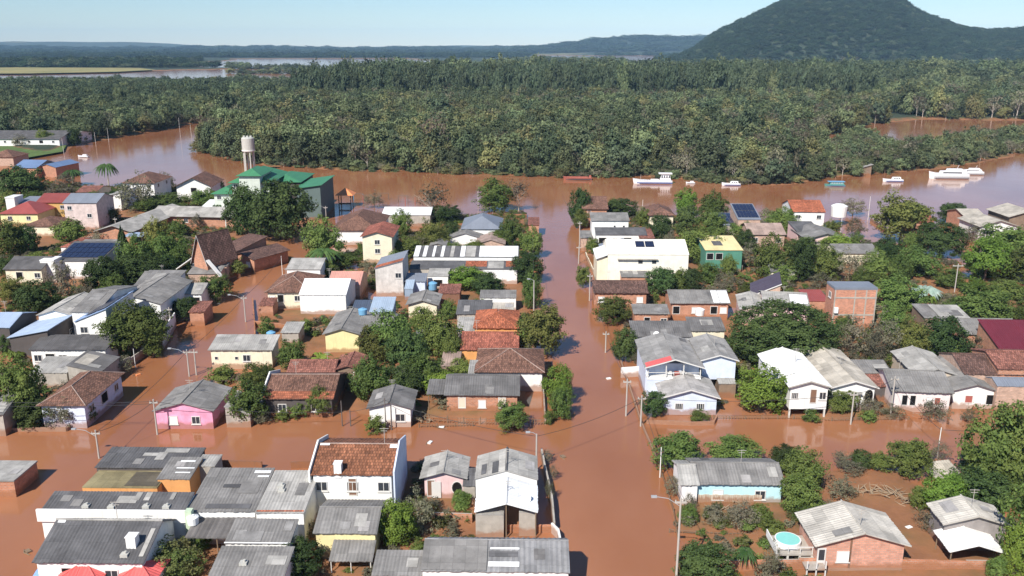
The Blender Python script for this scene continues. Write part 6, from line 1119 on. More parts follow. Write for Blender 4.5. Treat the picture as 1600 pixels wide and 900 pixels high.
    ('factory', 'long low white factory with dark grey roofs in the top left corner', 'factory', -250.41, 440.87, 0, [(0.0, 0.0, 42.7, 26.19, 4.52, -1.43, 'gs', 2.98, 'white', 'charcoal', 'F:wgwgwgw', [], 0.6, 0.5, 0), (17.3, 13.69, 10.33, 19.05, 4.76, -1.43, 'gs', 1.43, 'white', 'grey', '', [], 0.4, 0.5, 0)]),
    ('house', 'brown-roofed house at the left edge below the factory lawn', 'house', -216.03, 365.95, 0, [(0.0, 0.0, 10.8, 11.9, 4.76, -1.43, 'hip', 2.38, 'palebrick', 'brown', '', [], 0.5, 0.5, 0)]),
    ('house', 'bright orange tile roof corner at the left edge of the picture', 'house', -187.66, 313.56, 0, [(0.0, 0.0, 7.45, 9.52, 4.05, -1.43, 'hip', 1.71, 'cream', 'red', '', [], 0.4, 0.5, 0)]),
    ('house', 'pale patched house with light roof among the trees by the palms', 'house', -126.03, 266.96, 0, [(0.0, 0.0, 7.98, 11.9, 4.05, -1.43, 'sl', 1.67, 'white', 'lgrey', '', [], 0.3, 0.5, 0), (-13.29, 13.84, 6.29, 10.71, 3.81, -1.43, 'gs', 1.19, 'cream', 'rust', '', [], 0.3, 0.5, 0)]),
    ('house', 'low house with rose-brown roof left of the school wing', 'house', -122.82, 248.56, 0, [(0.0, 0.0, 3.73, 9.52, 3.1, -1.43, 'gs', 1.43, 'palepink', 'rust', '', [], 0.3, 0.5, 0)]),
    ('shed', 'double shed with flat grey roofs in front of the chapel', 'shed', -66.11, 179.09, 0, [(0.0, 0.0, 6.58, 3.87, 2.86, -1.43, 'sf', 0.71, 'palebrick', 'grey', '', [], 0.2, 0.5, 0), (-0.34, 4.81, 7.59, 2.91, 3.33, -1.43, 'sf', 0.58, 'palebrick', 'grey2', '', [], 0.2, 0.5, 0)]),
    ('house', 'low house with orange clay roof and white wall behind the solar house', 'house', -108.27, 204.73, 0, [(0.0, 0.0, 2.64, 9.52, 2.86, -1.43, 'hip', 0.61, 'white', 'red2', '', [], 0.2, 0.5, 0), (7.17, -2.07, 8.31, 5.95, 3.33, -1.43, 'sf', 0.48, 'white', 'grey', '', [], 0.1, 0.5, 0)]),
    ('house', 'large rambling white house with several pale grey roofs on the left street', 'house', -78.85, 142.28, 0, [(0.0, 0.0, 5.74, 10.71, 5.24, -1.43, 'gf', 0.86, 'white', 'lgrey', 'F:.w', [], 0.3, 0.5, 1), (8.76, -5.27, 5.32, 10.71, 5.71, -1.43, 'sl', 2.14, 'white', 'solarblue', 'F:w.', [('solar', 'l', 0.1, 0.95, 0.3, 0.95, 4, 2)], 0.2, 0.5, 1), (10.77, 7.71, 8.58, 15.48, 5.0, -1.43, 'gf', 1.29, 'white', 'grey', '', [], 0.4, 0.5, 1), (5.85, -1.57, 4.15, 16.67, 6.19, -1.43, 'gs', 1.55, 'white', 'grey', '', [], 0.2, 0.5, 1)]),
    ('house', 'white gabled annex with stained grey roof behind the rambling house', 'house', -70.6, 161.91, 0, [(0.0, 0.0, 7.1, 9.52, 4.29, -1.43, 'sf', 1.19, 'white', 'grey', '', [], 0.3, 0.5, 1)]),
    ('house', 'low white house with pale roof beside the left street trees', 'house', -62.96, 162.07, 0, [(0.0, 0.0, 4.5, 7.14, 3.33, -1.43, 'gs', 1.07, 'white', 'lgrey', 'F:.g', [], 0.3, 0.5, 1)]),
    ('house', 'house with plain grey roof hidden behind street trees', 'house', -73.13, 168.85, 0, [(0.0, 0.0, 5.19, 8.33, 3.81, -1.43, 'gs', 1.07, 'white', 'grey', '', [], 0.3, 0.5, 1)]),
    ('house', 'house with light blue metal roof at the left edge', 'house', -78.97, 133.74, 0, [(0.0, 0.0, 6.27, 8.93, 4.05, -1.43, 'sl', 1.19, 'dark', 'bluep', 'R:w.w', [], 0.3, 0.5, 1), (-6.67, 2.24, 4.66, 8.33, 5.0, -1.43, 'gs', 1.19, 'dark', 'bluep', '', [], 0.2, 0.5, 1)]),
    ('house', 'long charcoal-roofed house with white wall strip facing the yard', 'house', -70.82, 129.98, 0, [(0.0, 0.0, 11.84, 4.17, 3.33, -1.43, 'sf', 0.83, 'white', 'charcoal', 'F:wgw.g.', [], 0.3, 0.5, 1)]),
    ('yard_shelter', 'low grey roof over a yard behind the brown hipped house', 'shelter', -69.78, 121.47, 0, [(0.0, 0.0, 5.77, 5.63, 2.62, -1.43, 'sf', 0.48, 'concrete', 'lgrey', '', [], 0.1, 0.5, 1), (5.78, -0.41, 4.78, 6.55, 2.86, -1.43, 'sr', 1.07, 'concrete', 'grey2', '', [('sheet', 'r', 0.2, 0.8, 0.5, 0.9, 'beige')], 0.1, 0.5, 1)]),
    ('house', 'house with large brown hipped tile roof and dark side wall', 'house', -60.49, 107.71, 0, [(0.0, 0.0, 5.77, 11.31, 3.57, -1.43, 'hip', 1.33, 'lblue', 'brown', 'F:.s.|R:wgw', [], 0.45, 0.5, 1)]),
    ('house', 'grey-roofed house corner behind bushes at the left edge', 'house', -69.28, 105.22, 0, [(0.0, 0.0, 4.14, 7.14, 3.1, -1.43, 'gs', 1.18, 'concrete', 'grey2', '', [], 0.2, 0.5, 1)]),
    ('store_room', 'little brick store with white slab roof against the charcoal-roofed row', 'shed', -64.5, 122.39, 0, [(0.0, 0.0, 2.32, 2.62, 2.26, -1.43, 'flat', 0.12, 'brick', 'white', '', [], 0.1, 0.5, 1)]),
    ('house', 'cream bungalow with flat pale grey roof on the left street corner', 'house', -43.22, 129.98, 0, [(0.0, 0.0, 9.69, 4.18, 3.33, -1.43, 'sf', 0.83, 'cream', 'lgrey', 'F:v.vw..', [], 0.35, 0.5, 1)]),
    ('house', 'white box-like house with pale grey roof right of the main street', 'house', 25.08, 216.97, -1.0, [(0.0, 0.0, 9.31, 5.1, 6.9, -1.43, 'sf', 1.02, 'white', 'grey', 'F:..vv', [], 0.3, 0.5, 0)]),
    ('house', 'low terrace with dark grey roof, white walls and a red awning', 'house', 27.14, 209.88, -1.0, [(0.0, 0.0, 12.38, 4.37, 4.76, -1.43, 'sf', 0.87, 'white', 'dgrey', 'F:gwgs', [], 0.2, 0.5, 0), (-3.64, -17.89, 5.54, 7.14, 4.76, -1.43, 'sl', 1.43, 'cream', 'slate', '', [], 0.15, 0.5, 0), (6.17, -1.42, 3.47, 7.14, 4.29, -1.43, 'sf', 0.71, 'brick', 'rust', '', [], 0.2, 0.5, 0)]),
    ('hall', 'big cream hall with low arched white roof, solar panels and blank facade', 'hall', 28.83, 177.85, -1.0, [(0.0, 0.0, 17.06, 11.9, 7.38, -1.43, 'gs', 1.96, 'cream2', 'creamroof', '', [('solar', 'f', 0.36, 0.6, 0.45, 0.85, 2, 1), ('slot', 0.12, 0.62), ('script',), ('lowwing',)], 0.1, 0.5, 0)]),
    ('house', 'brick house with old brown gable roof at the river end of the street', 'house', 23.83, 244.38, -1.0, [(0.0, 0.0, 6.6, 14.29, 5.0, -1.43, 'gs', 2.36, 'brick', 'brown', 'F:d.', [], 0.5, 0.5, 0)]),
    ('house', 'house with brown pyramid tile roof among riverside trees', 'house', 42.31, 240.6, -1.0, [(0.0, 0.0, 6.51, 11.9, 4.05, -1.43, 'hip', 1.5, 'cream', 'brown', '', [], 0.6, 0.5, 0)]),
    ('carport', 'pale shelter topped by dark solar panels near the river', 'carport', 57.45, 226.43, -1.0, [(0.0, 0.0, 5.29, 9.52, 3.81, -1.43, 'sf', 1.43, 'concrete', 'slate', '', [('solar', 'f', 0.05, 0.95, 0.1, 0.95, 4, 3)], 0.2, 0.5, 0), (5.0, -2.86, 5.72, 9.52, 5.95, -1.43, 'sf', 2.38, 'palebrick', 'slate', '', [('solar', 'f', 0.05, 0.95, 0.1, 0.95, 6, 2)], 0.2, 0.5, 0)]),
    ('shop', 'shop with flat yellow roof, bright green wall and dark entrance', 'shop', 48.16, 191.16, -1.0, [(0.0, 0.0, 8.28, 10.71, 5.24, -1.43, 'sf', 0.95, 'greenwall', 'yellowroof', 'F:gg..', [('sheet', 'f', 0.3, 0.55, 0.3, 0.6, 'dgrey')], 0.2, 0.5, 0)]),
    ('house', 'white house with bright red-orange tile roof on the riverbank', 'house', 82.53, 236.9, -4, [(0.0, 0.0, 8.54, 13.1, 5.48, -1.43, 'gs', 2.16, 'white', 'red', 'F:w.w', [], 0.3, 0.5, 0)]),
    ('house', 'bungalow with grey gable roof and pink front wall near the river', 'house', 78.4, 210.87, -1.0, [(0.0, 0.0, 9.26, 11.9, 3.57, -1.43, 'gf', 1.39, 'palepink', 'grey', '', [], 0.6, 0.5, 0), (-2.03, 7.3, 5.94, 8.33, 3.81, -1.43, 'sf', 0.95, 'palepink', 'dgrey', '', [], 0.2, 0.5, 0), (-0.35, -0.86, 10.19, 3.57, 2.62, -1.43, 'sf', 0.6, 'concrete', 'dgrey', '', [], 0.1, 0.5, 0)]),
    ('house', 'house with weathered grey-brown roof and brick wall', 'house', 64.56, 213.96, -1.0, [(0.0, 0.0, 8.74, 10.71, 4.05, -1.43, 'gs', 1.77, 'palebrick', 'pinkgrey', 'F:w.w', [], 0.4, 0.5, 0)]),
    ('house', 'long low grey roof with cream wall behind the tree band', 'house', 80.95, 197.02, -1.0, [(0.0, 0.0, 9.59, 9.52, 3.1, -1.43, 'gs', 1.19, 'cream', 'grey', '', [], 0.3, 0.5, 0)]),
    ('house', 'large house with beige gable roofs at the right riverbank', 'house', 126.8, 220.93, 0, [(0.0, 0.0, 9.66, 10.71, 4.76, -1.43, 'gf', 1.45, 'white', 'beige', 'F:w.w', [], 0.6, 0.5, 0), (11.82, 6.97, 10.62, 10.71, 5.95, -1.43, 'gf', 1.59, 'wood', 'beige', '', [], 0.6, 0.5, 0), (1.17, 13.74, 5.3, 10.71, 4.29, -1.43, 'gs', 1.43, 'brick', 'beige', '', [], 0.4, 0.5, 0)]),
    ('hut', 'small hut with red roof half hidden by the large olive tree', 'hut', 112.52, 231.96, -10, [(0.0, 0.0, 4.19, 10.71, 3.57, -1.43, 'gs', 1.77, 'brick', 'red2', '', [], 0.4, 0.5, 0)]),
    ('house', 'long brick house with dull brown roof right of the main street', 'house', 21.29, 162.56, -1.0, [(0.0, 0.0, 10.02, 7.74, 3.45, -1.43, 'gs', 1.28, 'brick', 'darkbrown', 'F:s..s', [], 0.4, 0.5, 1)]),
    ('shed', 'low brick outbuilding with grey roof at the foot of the cream hall', 'shed', 25.71, 174.65, -1.0, [(0.0, 0.0, 5.36, 7.14, 3.33, -1.43, 'sf', 0.95, 'brick', 'grey', '', [], 0.2, 0.5, 1)]),
    ('house', 'brick house with grey roof whose end is patched white', 'house', 35.45, 155.97, -1.0, [(0.0, 0.0, 10.61, 7.74, 3.33, -1.43, 'gs', 1.28, 'brick', 'grey', 'F:g.s.gs', [('sheet', 'f', 0.72, 0.82, 0.05, 0.95, 'white'), ('sheet', 'f', 0.83, 0.99, 0.05, 0.95, 'white')], 0.4, 0.5, 1)]),
    ('house', 'small brick cottage with grey roof right of the main street', 'house', 25.41, 150.25, -1.0, [(0.0, 0.0, 6.06, 3.15, 2.98, -1.43, 'sf', 0.63, 'brick', 'grey', 'F:.g.w', [], 0.3, 0.5, 1)]),
    ('house', 'long white house with weathered dark grey roofs and arched entrance', 'house', 24.97, 135.93, -1.0, [(0.0, 0.0, 9.56, 4.9, 3.45, -1.43, 'sf', 0.98, 'white', 'grey2', 'F:a', [], 0.25, 0.5, 1), (7.91, 2.08, 5.59, 4.35, 3.81, -1.43, 'sf', 0.87, 'cream', 'grey2', '', [], 0.25, 0.5, 1)]),
    ('house', 'pale blue house with twin grey gables, open loft and red tarpaulin strip', 'house', 23.52, 117.3, -1.0, [(0.0, 0.0, 7.78, 11.55, 5.24, -1.43, 'gf', 1.17, None, 'grey3', '', [('loft',), ('bargeboard', 'white'), ('sheet', 'l', 0.0, 0.14, 0.05, 0.9, 'redm')], 0.45, 0.5, 1), (6.95, 2.39, 4.9, 9.21, 5.48, 2.38, 'gf', 0.73, 'lblue', 'grey3', '', [('stilts',), ('bargeboard', 'white')], 0.4, 0.5, 1)]),
    ('house', 'pale blue cottage with low stained gable roof behind the street poles', 'house', 24.9, 112.11, -1.0, [(0.0, 0.0, 7.42, 6.74, 2.74, -1.43, 'gf', 1.11, 'lblue', 'stainroof', 'F:.V.V.', [('bargeboard', 'white')], 0.45, 0.5, 1)]),
    ('house', 'house with single dark panelled roof slope edged in white', 'house', 49.09, 160.58, -14, [(0.0, 0.0, 5.19, 9.52, 3.1, -1.43, 'sl', 2.62, 'palebrick', 'violet', '', [('bargeboard', 'white')], 0.2, 0.5, 1)]),
    ('house', 'long pink-walled house with pale patched grey roof behind the giant tree', 'house', 44.48, 151.46, -10, [(0.0, 0.0, 4.93, 9.52, 3.33, -1.43, 'gf', 0.74, 'palepink', 'lgrey', '', [], 0.3, 0.5, 1), (5.85, 1.9, 7.78, 9.52, 3.81, -1.43, 'gs', 1.19, 'palepink', 'lgrey', '', [('sheet', 'f', 0.6, 0.97, 0.2, 0.85, 'white')], 0.3, 0.5, 1)]),
    ('brick_building', 'unfinished brick cube building with pale concrete frame and flat grey roof', 'building', 62.34, 150.52, -1.0, [(0.0, 0.0, 7.65, 4.37, 7.38, -1.43, 'flat', 0.42, 'brickframe', 'slate', 'L:w', [('grid',), ('acbox',)], 0.03, 0.5, 1)]),
    ('shed', 'low shed with flat bright red roof left of the brick cube', 'shed', 59.23, 160.01, -1.0, [(0.0, 0.0, 4.2, 5.95, 2.38, -1.43, 'sf', 0.6, 'brick', 'redm2', '', [], 0.1, 0.5, 1)]),
    ('house', 'white house on stilts with bright white gable roof and oval window', 'house', 41.07, 111.14, -1.0, [(0.0, 0.0, 5.12, 13.1, 4.76, 1.31, 'gf', 0.77, 'white', 'white2', 'F:V.dw', [('stilts',), ('bargeboard', 'grey')], 0.45, 0.5, 1), (-2.43, 3.29, 2.36, 9.52, 4.64, 1.31, 'sl', 0.83, 'white', 'white2', '', [], 0.3, 0.5, 1)]),
    ('house', 'white house with broad beige gable roof beside the stilt house', 'house', 48.11, 113.25, -1.0, [(0.0, 0.0, 5.85, 14.88, 3.81, -1.43, 'gf', 0.88, 'white', 'beige', 'F:.g.a', [('bargeboard', 'white')], 0.45, 0.5, 1)]),
    ('shed', 'low dark shed with grey roofs between beige and grey-roofed houses', 'shed', 54.0, 120.25, -1.0, [(0.0, 0.0, 4.66, 3.35, 3.1, -1.43, 'sf', 0.67, 'palebrick', 'grey', '', [], 0.2, 0.5, 1), (0.07, -3.5, 2.97, 4.76, 2.38, -1.43, 'sf', 0.71, 'dark', 'rust', '', [], 0.2, 0.5, 1)]),
    ('house', 'pale pink house with plain grey roof and red shutter', 'house', 57.68, 113.05, -6, [(0.0, 0.0, 7.74, 8.33, 3.21, -1.43, 'gs', 1.38, 'palepink2', 'grey', 'F:.gg.sm.|L:.s.', [], 0.4, 0.5, 1)]),
    ('house', 'white house with grey gable roof and open front porch at right', 'house', 65.73, 114.09, -4, [(0.0, 0.0, 5.81, 11.31, 2.98, -1.43, 'gf', 0.87, 'white', 'grey', 'F:.m.g', [], 0.45, 0.5, 1), (-3.82, 4.17, 5.82, 9.52, 3.57, -1.43, 'gf', 0.87, 'palewood', 'lgrey', 'F:v', [], 0.35, 0.5, 1)]),
    ('house', 'pale brick walled building with rust brown roofs at the right edge', 'house', 71.87, 113.01, -3, [(0.0, 0.0, 7.19, 3.57, 3.81, -1.43, 'gs', 0.59, 'palebrick', 'slate', '', [], 0.05, 0.5, 1), (-0.26, 4.03, 12.05, 8.93, 4.05, -1.43, 'gs', 1.47, 'palebrick', 'darkbrown', '', [], 0.15, 0.5, 1), (1.91, 3.98, 7.2, 8.33, 5.0, -1.43, 'gs', 1.19, 'brick', 'rust', '', [], 0.2, 0.5, 1)]),
    ('shed', 'shed with deep maroon roof at the right edge of the picture', 'shed', 81.01, 128.43, -3, [(0.0, 0.0, 7.47, 8.33, 3.57, -1.43, 'sf', 2.38, 'brick', 'maroon', '', [], 0.2, 0.5, 1)]),
    ('house', 'brick-ended house with grey roof above the maroon shed', 'house', 81.3, 137.95, -3, [(0.0, 0.0, 8.73, 8.33, 3.21, -1.43, 'gs', 1.31, 'brick', 'grey', 'F:..s', [], 0.35, 0.5, 1)]),
    ('hut', 'hut with pale roof and turquoise wall beside the dark tree', 'hut', 79.23, 145.7, -3, [(0.0, 0.0, 4.76, 7.14, 2.86, -1.43, 'sf', 0.83, 'turq', 'lgrey', '', [], 0.25, 0.5, 1), (-3.25, 2.07, 3.68, 5.95, 2.86, -1.43, 'sf', 0.71, 'wood', 'grey', '', [], 0.2, 0.5, 1)]),
    ('house', 'long turquoise and white plank house with grey roof in the flooded lot', 'house', 25.61, 87.58, -1.0, [(0.0, 0.0, 9.5, 5.83, 2.62, -1.43, 'gs', 0.96, 'turq', 'grey', 'F:.s..w.', [('sheet', 'f', 0.84, 0.94, 0.35, 0.8, 'lgrey'), ('skirt',)], 0.35, 0.5, 1), (-5.71, -0.61, 1.72, 5.6, 2.74, -1.43, 'gs', 0.92, 'white', 'lgrey', '', [], 0.25, 0.5, 1)]),
    ('house', 'brick house with wide beige gable roof beside the small pool deck', 'house', 34.22, 74.64, 0, [(0.0, 0.0, 8.45, 5.39, 3.1, -1.43, 'gf', 1.27, 'brick2', 'beige2', 'F:.s...|f:...vv', [('pilaster', 0.38), ('glassdoor', 0.0)], 0.5, 0.5, 1)]),
    ('house', 'grey unpainted plank house with pale sheet roof at the right edge', 'house', 47.11, 78.01, -3, [(0.0, 0.0, 6.11, 3.42, 3.33, -1.43, 'gf', 0.92, 'greywood', 'beige2', 'F:w..', [('bargeboard', 'grey')], 0.4, 0.5, 1)]),
    ('shelter', 'open timber shelter with white sheet roof in front of the plank house', 'shelter', 45.77, 74.87, -3, [(0.0, 0.0, 4.98, 3.48, 2.02, -1.43, 'gf', 0.75, None, 'white2', '', [], 0.25, 0.5, 1)]),
    ('hut', 'grey sheet-roofed hut on posts on the far riverbank', 'hut', 115.73, 343.38, -1.0, [(0.0, 0.0, 8.65, 9.52, 2.74, -1.43, 'gs', 1.43, 'rustwall', 'lgrey', '', [], 0.5, 0.5, 0)]),
    ('hut', 'cabin with one pale slanted roof on the far riverbank', 'hut', 139.95, 343.73, -1.0, [(0.0, 0.0, 6.11, 8.33, 2.62, -1.43, 'sl', 1.67, 'wood', 'lgrey', '', [], 0.5, 0.5, 0)]),
    ('hut', 'flooded hut with bluish roof behind the far riverbank', 'hut', 145.42, 400.84, -1.0, [(0.0, 0.0, 8.56, 10.71, 3.1, -1.43, 'sf', 1.67, 'wood', 'bluep', '', [], 0.4, 0.5, 0)]),
    ('farmhouse', 'pale farm roof far behind among the woods on the right', 'house', 659.02, 1510.34, -1.0, [(0.0, 0.0, 15.2, 17.86, 7.14, -1.43, 'gs', 2.95, 'white', 'white', '', [], 0.5, 0.5, 0)]),
    ('pergola', 'flat white pergola roof in the school yard', 'pergola', -97.11, 216.39, 0, [(0.0, 0.0, 4.91, 4.76, 2.86, -1.43, 'flat', 0.18, None, 'bluep', '', [], 0.1, 0.5, 0)]),
    ('annex', 'low annex with white roof behind the school wing', 'building', -87.38, 250.58, 0, [(0.0, 0.0, 7.89, 8.33, 4.05, -1.43, 'sf', 0.95, 'white', 'white', '', [], 0.2, 0.5, 0)]),
    ('lean_to', 'small dark lean-to roof between pale pink cottage and white-roofed house', 'shed', -4.81, 87.29, -1.0, [(0.0, 0.0, 1.29, 3.1, 2.38, -1.43, 'sf', 0.48, 'concrete', 'dgrey', '', [], 0.1, 0.5, 1)]),
    ('house', 'little white block house with flat roof among the left yards', 'house', -150.27, 256.05, 0, [(0.0, 0.0, 2.68, 4.76, 5.95, -1.43, 'flat', 0.36, 'white', 'white', '', [], 0.1, 0.5, 0)]),
    ('shed', 'flat blue-grey roof between the left edge houses', 'shed', -147.05, 258.05, 0, [(0.0, 0.0, 5.8, 8.33, 4.05, -1.43, 'sf', 0.71, 'concrete', 'slate', '', [], 0.2, 0.5, 0)]),
    ('hut', 'small brick hut with rust roof beside the left street', 'hut', -58.18, 152.18, 0, [(0.0, 0.0, 2.6, 4.76, 2.62, -1.43, 'sf', 0.6, 'brick', 'rust', '', [], 0.2, 0.5, 1)]),
    ('shed', 'tin shed with pale roof in the yard behind the cream bungalow', 'shed', -38.22, 141.09, 0, [(0.0, 0.0, 2.86, 4.17, 2.38, -1.43, 'sf', 0.48, 'concrete', 'lgrey', '', [], 0.2, 0.5, 1)]),
    ('hut', 'small rust-roofed hut beside the brown hipped bungalow yard', 'hut', -46.9, 157.42, 0, [(0.0, 0.0, 2.68, 3.57, 2.26, -1.43, 'sf', 0.48, 'brick', 'rust', '', [], 0.1, 0.5, 1)]),
    ('hut', 'low plank henhouse behind the small white gabled house', 'hut', -16.41, 120.34, -1.0, [(0.0, 0.0, 2.29, 3.57, 2.14, -1.43, 'sf', 0.48, 'wood', 'grey2', '', [], 0.2, 0.5, 1)]),
    ('shed', 'grey garden shed left of the brown-grey ridge house', 'shed', -18.15, 206.12, -1.0, [(0.0, 0.0, 3.75, 5.95, 2.86, -1.43, 'gf', 0.56, 'concrete', 'grey', '', [], 0.3, 0.5, 0)]),
    ('shed', 'low rust-roofed shed beside the main street wall near the river', 'shed', 5.89, 229.94, -1.0, [(0.0, 0.0, 2.77, 7.14, 3.1, -1.43, 'sf', 0.71, 'brick', 'rust', '', [], 0.2, 0.5, 0)]),
    ('house', 'low house with pale walls and grey roof below the tree band', 'house', 58.52, 180.35, -1.0, [(0.0, 0.0, 4.97, 7.14, 3.1, -1.43, 'gs', 1.07, 'cream', 'grey2', 'F:w', [], 0.3, 0.5, 0)]),
    ('shelter', 'white porch shelter in front of the beige-roofed house', 'shelter', 47.71, 112.74, -1.0, [(0.0, 0.0, 2.7, 3.57, 2.86, -1.43, 'flat', 0.18, None, 'lgrey', '', [], 0.1, 0.5, 1)]),
    ('shed', 'brick pump house with grey roof right of the street near the box house', 'shed', 18.68, 212.7, -1.0, [(0.0, 0.0, 2.58, 5.95, 3.33, -1.43, 'sf', 0.6, 'palebrick', 'grey', '', [], 0.2, 0.5, 0)]),
    ('lean_to', 'rear lean-to with grey sheets behind the pale blue front cottage', 'shed', 31.59, 118.03, -1.0, [(0.0, 0.0, 2.44, 2.98, 2.26, -1.43, 'sf', 0.48, 'wood', 'lgrey', '', [], 0.1, 0.5, 1)])]:
    nm, lab, cat, x, y, ang, blocks = H_
    root = empty(nm, (x, y, 0), R(ang)); tag(root, lab, cat)
    for bb in blocks:
        house_block(root, dict(wx=x, wy=y, **dict(zip(('ox', 'oy', 'w', 'd', 'h', 'zb', 'roof', 'rise', 'wall', 'rm', 'wins', 'ex', 'o', 'rf', 'near'), bb))))

# ------------------------------------------------------------------ poles, cables, walls, fences
for x, y, h, kind, lab in [
    (-47.32, 105.73, 5.06, 'c', 'grey concrete pole at the corner of the pink house'),
    (-51.93, 98.86, 3.86, 'lampL', 'street lamp with long arm beside the half-ruined block'),
    (2.97, 95.63, 4.86, 'lampS', 'street lamp with short arm behind the white-roofed house'),
    (15.75, 72.24, 9.4, 'lampL', 'street lamp with long arm rising beside the round bush at the bottom edge'),
    (15.97, 111.73, 5.57, 'c', 'grey concrete pole on the main street opposite the hipped white house'),
    (17.54, 108.35, 4.51, 'c', 'grey concrete pole in front of the pale blue cottage'),
    (17.77, 93.84, 3.96, 'thin', 'slim pale pole left of the turquoise house, by two trees'),
    (15.8, 137.67, 3.76, 'c', 'grey concrete pole beside the conical dark shrub'),
    (15.75, 168.47, 5.65, 'c', 'grey concrete pole by the small street tree near the cream hall'),
    (4.19, 158.93, 6.9, 'lampS', 'street lamp with short arm beside the olive street tree'),
    (46.41, 108.97, 4.81, 'c', 'grey concrete pole in front of the beige-roofed house'),
    (53.01, 111.73, 5.95, 'c', 'grey concrete pole between beige-roofed and pale pink houses'),
    (53.46, 98.86, 4.2, 'thin', 'slim pale pole standing in the flooded cross street at right'),
    (-50.63, 126.81, 4.47, 'lampL', 'street lamp with long arm in the left street near the cream bungalow'),
    (-49.71, 127.36, 4.27, 'c', 'grey concrete pole left of the cream bungalow in the street'),
    (-50.01, 154.53, 5.13, 'lampL', 'street lamp with long arm in the left street beside the mud yard'),
    (92.73, 174.13, 6.36, 'T', 'grey concrete pole standing among trees near the brick cube'),
    (105.77, 252.7, 7.1, 'thin', 'slim pale pole tall and white at the riverside inlet'),
    (90.31, 232.81, 8.54, 'thin', 'slim pale pole beside the pink wall bungalow'),
    (-54.77, 250.76, 4.59, 'lampL', 'street lamp with long arm by the green-roofed building and the water'),
    (-50.8, 184.92, 5.4, 'thin', 'slim pale pole white beside the plain grey-roofed house'),
    (16.68, 208.65, 8.4, 'c', 'grey concrete pole before the white box house'),
    (15.84, 199.51, 4.37, 'c', 'grey concrete pole at the cream hall corner'),
    (-120.91, 213.53, 5.79, 'c', 'grey concrete pole left of the solar-roofed house'),
    (-23.13, 108.35, 3.76, 'd', 'dark wooden pole dark, before the brown-roofed house'),
    (-22.0, 108.35, 2.45, 'd', 'dark wooden pole short, beside the little white gabled house'),
    (-16.99, 106.93, 4.74, 'd', 'dark wooden pole in front of the white gabled house wall'),
    (-16.25, 107.13, 3.73, 'd', 'dark wooden pole against the white gabled house wall'),
    (-213.84, 414.32, 7.56, 'thin', 'slim pale pole by the factory lawn'),
    (-216.67, 468.21, 7.47, 'thin', 'slim pale pole in the inlet near the left woods'),
    (-188.12, 495.19, 10.72, 'thin', 'slim pale pole in the inlet water'),
    (-183.23, 498.78, 6.85, 'thin', 'slim pale pole at the head of the inlet'),
    (-215.01, 449.78, 7.19, 'thin', 'slim pale pole beside the inlet shore'),
    (-10.97, 276.08, 4.79, 'thin', 'slim pale pole at the riverfront by the green shrub tree'),
    (41.71, 272.66, 2.68, 'thin', 'slim pale pole by the brown pyramid-roofed house'),
    (62.72, 118.6, 3.04, 'd', 'dark wooden pole behind the pale pink house'),
    (118.53, 334.38, 6.69, 'thin', 'slim pale pole at the far riverbank hut'),
    (-110.29, 236.2, 3.99, 'c', 'grey concrete pole in front of the school wing'),
    (-61.53, 148.15, 4.84, 'c', 'grey concrete pole beside the large street tree'),
    (-60.59, 130.45, 3.28, 'thin', 'slim pale pole at the garden wall by the street'),
    (98.31, 254.67, 4.26, 'd', 'dark wooden pole beside the white tank')]:
    e = empty('street_lamp' if kind.startswith('lamp') else 'utility_pole', (x, y, 0), 0); tag(e, lab, 'street lamp' if kind.startswith('lamp') else 'pole')
    r0 = {'thin': .075, 'd': .09}.get(kind, .13); mt = {'thin': 'pole_white', 'd': 'pole_dark'}.get(kind, 'pole')
    m = MB(); m.tube([(0, 0, -1.5), (0, 0, h)], [r0, r0 * .7], 8); m.build('post', mt, e)
    if kind in ('c', 'T', 'lampL'):
        m = MB(); L = 1.1 if kind == 'T' else .55; m.box(-L, L, -.07, .07, h - .55, h - .40); ca = m.build('crossarm', 'pole', e)
        for q in (-L * .85, L * .85, 0):
            m = MB(); m.cyl(q, 0, h - .40, h - .22, .05, n=6); m.build('insulator', 'tank_grey', ca)
    if kind in ('lampL', 'lampS'):
        s = -1; ln = 2.4 if kind == 'lampL' else .9; hz = h - .9 if kind == 'lampL' else h - .1
        m = MB(); m.tube([(0, 0, hz), (s * ln * .5, -.1, hz + .9 * ln / 2.4), (s * ln, -.2, hz + 1.15 * ln / 2.4)], .035, 6); m.build('lamp_arm', 'lamp', e)
        m = MB(); zz = hz + 1.15 * ln / 2.4; m.box(s * ln - .42, s * ln + .12, -.34, -.06, zz - .08, zz + .08); m.build('lamp_head', 'lamp', e)
def cable(a, b, sag, lab):
    a = V3(a); b = V3(b); pts = []
    for i in range(13):
        t = i / 12; p = a.lerp(b, t); p.z -= sag * 4 * t * (1 - t); pts.append(p)
    m = MB(); m.tube(pts, .028, 4); tag(m.build('power_cable', 'cable'), lab, 'cable')
